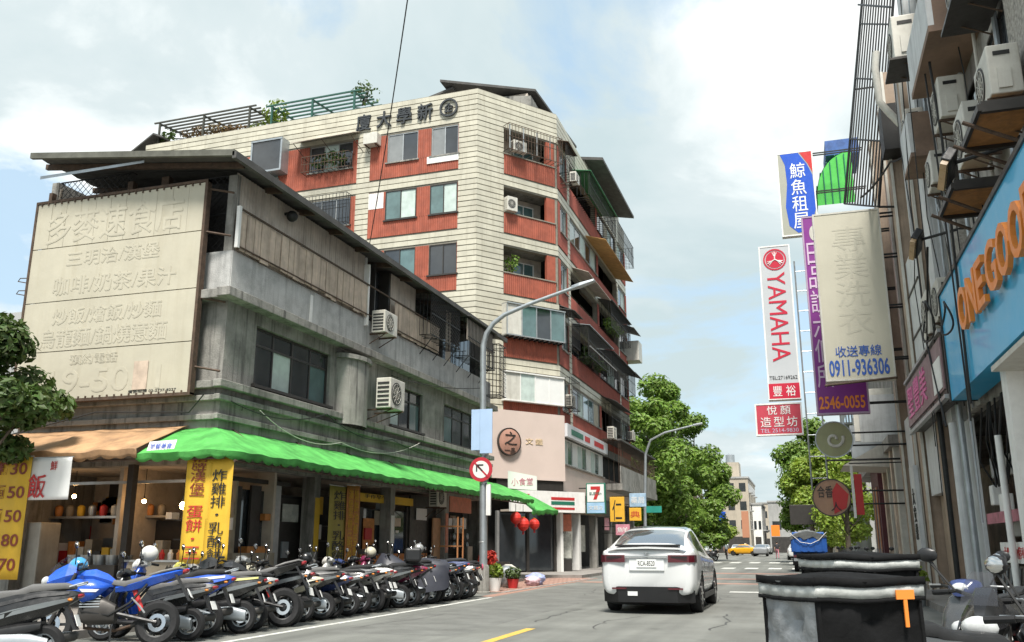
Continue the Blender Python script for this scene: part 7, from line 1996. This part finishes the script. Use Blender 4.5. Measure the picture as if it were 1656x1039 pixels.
# ================================================================ delivery scooters in the right foreground
m_bag = mat('black_nylon', (0.006, 0.006, 0.0065), .85, spec=.2, var=.3, scale=5, bump=.5, bscale=7)
m_foil = mat('silver_tape', (0.44, 0.45, 0.43), .5, .2, var=.3, scale=6, bump=.4, bscale=12)
m_foil2 = mat('silver_quilt', (0.26, 0.27, 0.28), .42, .3, var=.35, scale=6, bump=.8, bscale=7)
def dbox(label, loc, rotz, L_, W_, h_, flap=True, quilt=True, strap=True):
    t = thing('delivery_box', label, 'delivery box', loc, rotz, 'delivery boxes on scooters')
    rr_ = random.Random(int(loc[1] * 10))
    def pane(nm, f, mt, n_=9):
        MB().sheet([[f(i / n_, j / n_) for j in range(n_ + 1)] for i in range(n_ + 1)]).build(nm, mt, t, True)
    def wv(a, b): return (.03 * math.sin(a * 9 + b * 4) * math.sin(b * 7) * math.sin(math.pi * a) + .012 * math.sin(b * 23 - a * 8)) * math.sin(math.pi * a) + .004 * math.sin(b * 17 + a * 11)
    hl, hw = L_ / 2, W_ / 2
    pane('rear_panel', lambda a, b: (-hl - wv(a, b), hw - 2 * hw * a, h_ * b), m_foil2 if quilt else m_bag)
    pane('front_panel', lambda a, b: (hl, -hw + 2 * hw * a, h_ * b), m_bag)
    pane('side_panel', lambda a, b: (-hl + 2 * hl * a, -hw - wv(a, b), h_ * b), m_bag)
    pane('side_panel', lambda a, b: (hl - 2 * hl * a, hw + wv(a, b), h_ * b), m_bag)
    pane('lid', lambda a, b: (-hl - .015 + (2 * hl + .03) * a, -hw - .015 + (2 * hw + .03) * b, h_ + .012 - .008 * math.sin(math.pi * a) ** 2 * (1 - b) ** 2 - .006 * math.sin(math.pi * b) ** 2 * (1 - a) ** 2 + .02 * math.sin(math.pi * a) * math.sin(math.pi * b) + .006 * math.sin(a * 17 + b * 9)), m_bag, 20)
    pane('bottom', lambda a, b: (-hl + 2 * hl * a, hw - 2 * hw * b, .0), m_bag)
    e = .012
    for sy in (-1, 1):
        for sx in (-1, 1): MB().tube([(sx * hl, sy * hw, 0), (sx * hl + .004, sy * hw, h_ * .5), (sx * hl, sy * hw, h_)], .012, 6).build('piping', m_bag, t, True)
    def sag(a, k=0):                                    # the soft lid rim droops between the corners
        return -.008 * math.sin(math.pi * a) ** 2 + .0015 * math.sin(a * 9 + k)
    def rim(nm, mt, zlo, zhi, off):
        n_ = 22
        side = [[(-hl - off + 2 * (hl + off) * q / n_, -hw - off - .004 * math.sin(q * 1.7), h_ + zz_ + sag(q / n_, 1)) for q in range(n_ + 1)] for zz_ in (zlo, (zlo + zhi) / 2 , zhi)]
        end_ = [[(-hl - off - .004 * math.sin(q * 1.3), hw + off - 2 * (hw + off) * q / n_, h_ + zz_ + sag(q / n_, 3) * .7) for q in range(n_ + 1)] for zz_ in (zlo, (zlo + zhi) / 2, zhi)]
        for g_ in (side, end_): MB().sheet(g_).build(nm, mt, t, True).modifiers.new('thick', 'SOLIDIFY').thickness = .006
    rim('silver_strip', m_foil, -.058, -.014, .018)
    rim('lid_edge', m_bag, -.012, .02, .024)
    rim('hem', m_bag, -.075, -.06, .02)
    if strap:
        MB().box(hl * .60, hl * .67, -hw - .028, -hw - .023, h_ * .62, h_ * .85).build('orange_strap', m_orl, t)
        MB().box(hl * .46, hl * .82, -hw - .0285, -hw - .0235, h_ * .851, h_ * .93).build('orange_strap', m_orl, t)
    if flap:
        fl_ = []
        for i in range(11):
            q = i / 10
            fl_.append([(-hl * .9 + 2.1 * hl * q, -hw * (.9 - .5 * q) + .16 * j_ / 4, h_ + .04 + .012 * math.sin(q * 7 + j_ * .8) + .014 * math.sin(j_ * 1.6)) for j_ in range(5)])
        MB().sheet(fl_).build('folded_flap', m_foil, t, True).modifiers.new('thick', 'SOLIDIFY').thickness = .012
    return t
dbox('black delivery box with a silver quilted end in the right foreground', (.13, 4.22, .735), 36, .50, .36, .47, flap=False)
dbox('black delivery box with rolled silver flap behind the nearer one', (.30, 6.0, .84), 26, .5, .42, .44, strap=False, quilt=False, flap=False)
sA = scooter('black delivery scooter carrying the nearest box, its grip at the lower right', P_['black'], seatm=m_seat); place(sA, (.82, 4.72, 0), 36); sA['group'] = 'delivery scooters in the foreground'
sB = scooter('dark scooter under the rear delivery box', P_['grey']); place(sB, (1.05, 6.37, 0), 26); sB['group'] = 'delivery scooters in the foreground'
sC = motorcycle('black motorcycle with round mirrors and white lower cowl behind the delivery boxes', P_['black'], m_seat); place(sC, (1.30, 7.3, 0), 250); sC['group'] = 'delivery scooters in the foreground'
sD = scooter('grey scooter with pale mirrors behind the foreground bikes', P_['grey'], panel=P_['navy'], visor=False); place(sD, (1.55, 9.3, 0), 235); sD['group'] = 'delivery scooters in the foreground'

# ================================================================ trees
def tree(name, label, x, y, h_, r_, mt, seed, trunk=.2, leaf=.16, n=5200, zlow=.28, lean=(0, 0), group='street trees', z0=0.0, blobs=26):
    rr_ = random.Random(seed)
    t = thing(name, label, 'tree', (x, y, z0), 0, group)
    top = V((x + lean[0], y + lean[1], z0 + h_ * .62))
    pts = [V((x, y, z0)), V((x + lean[0] * .3 + rr_.uniform(-.15, .15), y + lean[1] * .3, z0 + h_ * .22)), V((x + lean[0] * .6, y + lean[1] * .6, z0 + h_ * .42)), top]
    MB(w=True).tube(pts, trunk, 9, [trunk * 1.25, trunk, trunk * .75, trunk * .35]).build('trunk', m_bark, t, True)
    cr = MB(w=True)
    cen = []
    for k in range(blobs):
        a = rr_.uniform(0, 6.283)
        q = rr_.random() ** .5
        zz_ = rr_.uniform(zlow, 1.0)
        prof = math.sin(math.pi * min(1, (zz_ - zlow) / (1 - zlow) * .82 + .16)) ** .7
        c = V((x + lean[0] * zz_ + math.cos(a) * q * r_ * prof * .85, y + lean[1] * zz_ + math.sin(a) * q * r_ * prof * .85, z0 + h_ * zz_ * .93))
        cen.append(c)
        br_ = r_ * rr_.uniform(.22, .40)
        foliage(cr, c, (br_, br_, br_ * .75), n // blobs, leaf, rr_, shell=.4)
    cr.build('crown', mt, t)
    lm = MB(w=True)
    for k, c in enumerate(cen[:12]):
        s_ = pts[1].lerp(pts[3], rr_.uniform(.2, .95))
        lm.tube([s_, s_.lerp(c, .5) + V((0, 0, rr_.uniform(-.1, .25))), c], trunk * .25, 5, [trunk * .4, trunk * .25, trunk * .1])
    lm.build('limbs', m_bark, t, True)
    return t
tree('street_tree', 'tall green street tree just past the apartment block', -11.6, 71, 13.5, 4.2, m_leaf, 1, .28, .2, 15000)
tree('street_tree', 'tallest green tree on the left, behind the second street lamp', -11.0, 78, 16.2, 4.3, m_leaf, 2, .3, .2, 20000, zlow=.14)
tree('street_tree', 'green tree at the right edge of the left-hand clump', -9.1, 84, 13.4, 3.9, m_leaf, 3, .25, .2, 15000, zlow=.12)
tree('street_tree', 'low green tree beneath the left-hand clump', -8.8, 75, 6.8, 3.1, m_leaf, 4, .16, .17, 8000, zlow=.15)
tree('street_tree', 'bright yellow-green tree on the right behind the blue lorry', 1.6, 66, 8.0, 2.9, m_leaf_yl, 5, .2, .17, 13000, zlow=.2)
tree('street_tree', 'tall dark green tree behind the yellow-green one', 1.6, 78, 12.5, 4.2, m_leaf, 6, .25, .19, 13000, zlow=.2)
tree('street_tree', 'small tree just under the round food sign', 2.6, 59, 6.8, 2.4, m_leaf_yl, 7, .16, .13, 5000, zlow=.3)
tree('street_tree', 'farther green tree on the right side of the street', 1.0, 96, 12, 4, m_leaf_dk, 8, .25, .2, 5000)
tree('street_tree', 'small yellow-green tree beyond the taxi', -10.4, 132, 4.6, 2.2, m_leaf_yl, 9, .15, .2, 2200, zlow=.35)
tree('corner_tree', 'dark leafy tree at the left edge before the billboard', -15.0, 13.3, 5.9, 1.7, m_leaf_dk, 10, .13, .10, 11000, zlow=.55, group='trees by the shophouse')

# second street lamp
l2 = thing('street_lamp', 'slender street lamp with long curved arm beside the left-hand trees', 'street lamp', (-9.5, 58, 0))
q0 = [onY(1043, 893, 58), onY(1043, 800, 58), onY(1044, 735, 58), onY(1052, 712, 58), onY(1075, 700, 58), onY(1122, 688, 58)]
q0[0].z = 0
MB(w=True).tube(q0, .08, 10, [.11, .1, .085, .075, .065, .05]).build('pole', m_galv, l2, True)
MB(w=True).obox(q0[-1] + V((.25, 0, .04)), (.6, .25, .12), M.Rotation(rad(-10), 4, 'Y')).build('lamp_head', m_galv, l2, bevel=.03)
MB(w=True).box(-9.4, -8.4, 57.95, 58.0, 3.35, 3.75).build('street_name_plate', mat('street_green', (.02, .25, .2), .5), l2)

# ================================================================ far houses
m_bg = mat('far_beige', (.46, .40, .32), .8, var=.12, scale=.4, dirt=.2, streak=.3)
m_gr = mat('far_grey', (.38, .38, .37), .8, var=.12, scale=.4, dirt=.25, streak=.3)
m_orb = mat('far_orange', (.48, .22, .13), .8, var=.12, scale=.4)
def house(label, x0, x1, y0, y1, h_, mt, fl=3.2, cols=4, side=1, top=True):
    t = thing('street_house', label, 'building', ((x0 + x1) / 2, y0, 0), 0, 'houses down the street')
    MB(w=True).box(x0, x1, y0, y1, 0, h_).build('wall', mt, t)
    T = frame((x0, y0, 0), 0)
    xs = x1 if side > 0 else x0
    n_ = int(h_ / fl)
    wd = (x1 - x0) / cols
    gw = MB().box(0, 1, -.02, .05, 0, 1).mesh('window', m_glass)
    for f_ in range(1, n_):
        for c in range(cols):
            piece('window', gw, t, T @ M.Translation((wd * (c + .22), 0, f_ * fl + .9)) @ M.Diagonal((wd * .56, 1, 1.5, 1)))
        ny_ = max(2, int((y1 - y0) / 4))
        for c in range(ny_):
            yy = y0 + (y1 - y0) * (c + .25) / ny_
            MB(w=True).box(xs - .04, xs + .04, yy, yy + (y1 - y0) / ny_ * .5, f_ * fl + .9, f_ * fl + 2.4).build('window', m_glass, t)
            if c % 2 == 0: MB(w=True).box(xs - .02 if side > 0 else xs - .6, xs + .6 if side > 0 else xs + .02, yy - .2, yy + (y1 - y0) / ny_ * .5 + .2, f_ * fl + .7, f_ * fl + .85).build('balcony', m_gr, t)
    MB(w=True).box(x0 - .15, x1 + .15, y0 - .15, y1, h_, h_ + .3).build('cornice', m_gr, t)
    if top:
        MB(w=True).box(x0 + (x1 - x0) * .3, x0 + (x1 - x0) * .75, y0 + 2, y0 + 7, h_ + .3, h_ + 3).build('roof_hut', mt, t)
        MB(w=True).lathe([(.8, 0), (.8, 1.4), (.2, 1.7)], 12, M.Translation((x0 + (x1 - x0) * .5, y0 + 3, h_ + 3))).build('water_tank', m_galv, t, True)
    MB(w=True).box(x0 + .3, x1 - .3, y0 - .06, y0 - .01, .1, 2.8).build('shop_front', m_dark, t)
    return t
house('beige tower block at the end of the street left of the gap', -14.6, -8.6, 165, 190, 12.8, m_bg, cols=3)
house('low cream house right of the beige tower', -8.5, -6.9, 172, 190, 8.5, m_whitew, cols=2, top=False)
house('narrow orange house at the very end of the gap', -10.9, -9.7, 235, 250, 9.5, m_orb, cols=2, top=False)
house('grey house beyond the left-hand trees', -34, -17.0, 100, 118, 15, m_gr)
house('beige house behind the left-hand trees', -34, -17.0, 122, 150, 17, m_bg)
house('grey house behind the right-hand trees', 4.2, 16, 64, 92, 16, m_gr, side=-1)
house('beige house further behind the right-hand trees', 3.0, 16, 100, 130, 13, m_bg, side=-1)
house('far right pale house closing the street', -5.8, 8, 175, 200, 9, m_gr, side=-1, cols=5)
house('distant pale block across the end of the street', -10, 6, 300, 310, 12, m_gr, cols=6, top=False)
house('distant beige block left of the street end', -45, -22, 205, 220, 15, m_bg, cols=6)
house('distant grey block at the far right', 14, 45, 150, 170, 14, m_gr, cols=6, side=-1)
house('grey side house left of the apartment block', -62, -38, 45, 60, 14, m_gr, cols=5)
boxsign('far_sign', 'white sign over the far left pavement before the beige tower', -16.2, -14.2, 112, 5.0, 8.0, m_whitew, '行', m_blk)
boxsign('far_sign', 'teal sign below the white one before the beige tower', -13.6, -12.0, 113, 4.4, 5.6, m_teal)
boxsign('far_awning_sign', 'red sign over the far left pavement beside the trees', -13.8, -11.2, 108, 2.9, 3.9, m_red)
boxsign('far_sign', 'tall orange-red sign at the right of the street gap', -6.7, -5.9, 110, 2.2, 5.2, m_orb)
boxsign('far_sign', 'dark sign board behind the blue lorry', -.7, 1.2, 60, 2.6, 3.8, m_frame_dk)

fs_ = [('green pharmacy-style sign low on the far left pavement', -13.2, -12.2, 98, 3.2, 4.6, m_teal), ('tall white sign beside the far left shops', -12.9, -12.2, 104, 3.6, 6.8, m_whitew), ('yellow sign further down the left pavement', -12.6, -11.4, 118, 3.0, 4.4, m_ysign),
       ('blue sign at the left just before the beige tower', -11.8, -10.8, 140, 3.4, 6.2, m_sb), ('red sign on the right-hand houses past the lorry', 1.2, 2.2, 98, 4.0, 6.0, m_red), ('pale sign on the right-hand houses beyond the crossing', -.2, 1.0, 116, 3.6, 5.6, m_whitew), ('orange sign low at the right of the far gap', -4.4, -3.2, 140, 2.6, 4.2, m_orl)]
for lb, x0, x1, y, z0, z1, mm in fs_: boxsign('far_sign', lb, x0, x1, y, z0, z1, mm)
for k, (x, y, r_, mm, lb) in enumerate(((-.6, 90, 2, m_wcar, 'white car parked under the right-hand trees'), (-.9, 104, 0, m_grey, 'grey car parked past the white one on the right'), (-10.2, 96, 0, m_silv, 'silver car parked at the left before the taxi'))):
    make_car('parked_car', lb, (x, y, 0), r_, mm, sed_st, (.85, 3.55), .31, sed_glass, 4.5, 1.76, detail=False, group='cars down the street')
house('pale house closing the gap beside the orange one', -9.4, -6.0, 215, 230, 10.5, m_bg, cols=3, top=False)

# ================================================================ people
m_skin = mat('skin', (.50, .30, .21), .55, var=.06)
m_hair = mat('black_hair', (.012, .01, .009), .5, var=.2)
def person(label, loc, rotz, shirt, pants, pose='stand', s_=1.0, shoes=None):
    """one continuous skinned figure with its own pose; faces +x before turning"""
    J = {'pel': (0, 0, .95), 'bel': (0, 0, 1.08), 'che': (.01, 0, 1.28), 'nk0': (0, 0, 1.44), 'nk': (.02, 0, 1.50), 'hd': (.03, 0, 1.58), 'ht': (.03, 0, 1.70)}
    arm = {'stand': ((0, .19, 1.40), (-.02, .23, 1.13), (.06, .24, .89), (.09, .235, .80)), 'reach': ((0, .19, 1.40), (.08, .24, 1.15), (.30, .18, 1.08), (.39, .16, 1.09))}[('reach' if pose == 'reach' else 'stand')]
    st = .16 if pose == 'walk' else 0
    V_, E_, Rr = [], [], []
    idx = {}
    def jv(n_, p_, r_):
        idx[n_] = len(V_); V_.append(p_); Rr.append(r_)
    for n_, r_ in (('pel', (.16, .12)), ('bel', (.145, .11)), ('che', (.165, .115)), ('nk0', (.09, .075)), ('nk', (.05, .05)), ('hd', (.085, .075)), ('ht', (.065, .06))): jv(n_, J[n_], r_)
    ch_ = ['pel', 'bel', 'che', 'nk0', 'nk', 'hd', 'ht']
    E_ += [(idx[a], idx[b]) for a, b in zip(ch_, ch_[1:])]
    for sg in (-1, 1):
        f_ = sg * st
        for n_, p_, r_ in (('hip', (0, sg * .095, .88), .085), ('kne', (.03 + f_, sg * .10, .49), .058), ('ank', (-.01 + f_ * 1.6, sg * .10, .09), .04), ('toe', (.15 + f_ * 1.6, sg * .11, .04), .035)): jv(n_ + str(sg), p_, (r_, r_))
        c_ = ['pel'] + [n_ + str(sg) for n_ in ('hip', 'kne', 'ank', 'toe')]
        E_.extend((idx[a], idx[b]) for a, b in zip(c_, c_[1:]))
        for n_, p_, r_ in zip(('sho', 'elb', 'wri', 'han'), arm, (.055, .042, .028, .032)): jv(n_ + str(sg), (p_[0] - (f_ * .6 if n_ in ('wri', 'han') else 0), sg * p_[1], p_[2]), (r_, r_))
        c_ = ['che'] + [n_ + str(sg) for n_ in ('sho', 'elb', 'wri', 'han')]
        E_.extend((idx[a], idx[b]) for a, b in zip(c_, c_[1:]))
        hp = V(V_[idx['han' + str(sg)]])
        fd = (hp - V(V_[idx['wri' + str(sg)]])).normalized()
        for k in range(4):
            jv('f%d%d' % (k, sg), tuple(hp + fd * (.075 - .008 * abs(k - 1)) + V((0.018 * (k - 1.5), 0, 0))), (.009, .009)); E_.append((idx['han' + str(sg)], idx['f%d%d' % (k, sg)]))
        jv('th%d' % sg, tuple(hp + V((.045, -sg * .01, -.01))), (.01, .01)); E_.append((idx['wri' + str(sg)], idx['th%d' % sg]))
    me = bpy.data.meshes.new('body'); me.from_pydata([tuple(q) for q in V_], E_, [])
    ob_ = bpy.data.objects.new('body_tmp', me); COL.objects.link(ob_)
    ob_.modifiers.new('skin', 'SKIN')
    for k, r_ in enumerate(Rr): me.skin_vertices[0].data[k].radius = r_
    me.skin_vertices[0].data[0].use_root = True
    ss_ = ob_.modifiers.new('sub', 'SUBSURF'); ss_.levels = 1; ss_.render_levels = 1
    bpy.context.view_layer.update()
    fin_ = bpy.data.meshes.new_from_object(ob_.evaluated_get(bpy.context.evaluated_depsgraph_get()))
    bpy.data.objects.remove(ob_)
    fin_.materials.clear()
    for mm in (shirt, pants, m_skin, shoes or m_black): fin_.materials.append(mm)
    for p_ in fin_.polygons:
        c = p_.center
        p_.material_index = 2 if c.z > 1.47 or (abs(c.y) > .14 and c.z < 1.16 and (pose != 'reach' or c.x > .15)) else 3 if c.z < .085 else 1 if c.z < .97 and abs(c.y) < .2 else 0
        p_.use_smooth = True
    t = thing('person', label, 'person', loc, rotz, 'people on the street')
    t.scale = (s_, s_, s_)
    bo = bpy.data.objects.new('body', fin_); COL.objects.link(bo); bo.parent = t
    MB().sph((.015, 0, 1.655), (.10, .085, .10), 14, 9).build('hair', m_hair, t, True)
    fc = MB().sph((.105, 0, 1.59), (.02, .012, .02), 8, 5)
    fc.build('nose', m_skin, t, True)
    for sg in (-1, 1):
        MB().sph((.098, sg * .033, 1.615), (.012, .014, .008), 8, 5).build('eye', m_black, t, True)
        MB().sph((.03, sg * .082, 1.60), (.02, .012, .03), 8, 5).build('ear', m_skin, t, True)
    MB().box(.088, .104, -.025, .025, 1.545, 1.552).build('mouth', m_red, t)
    return t
m_dkcl = mat('dark_clothes', (.03, .03, .035), .85, var=.2, scale=8)
person('dark-haired person in dark clothes working at the stall before the menu wall', (-12.45, 16.75, .12), 100, m_dkcl, m_dkcl, 'reach')
person('person in black standing in the shop doorway left of the olive banner', (-11.6, 21.8, .12), -20, m_dkcl, m_dkcl)
person('distant person in dark top and pink trousers crossing by the blue lorry', (-2.6, 97, 0), 95, m_dkcl, mat('pink_trousers', (.5, .2, .25), .8), 'walk')
person('distant person in pale shirt walking near the parked scooters', (-7.2, 92, 0), 80, m_galv, m_dkcl, 'walk')

bpy.data.objects.remove(TXT)
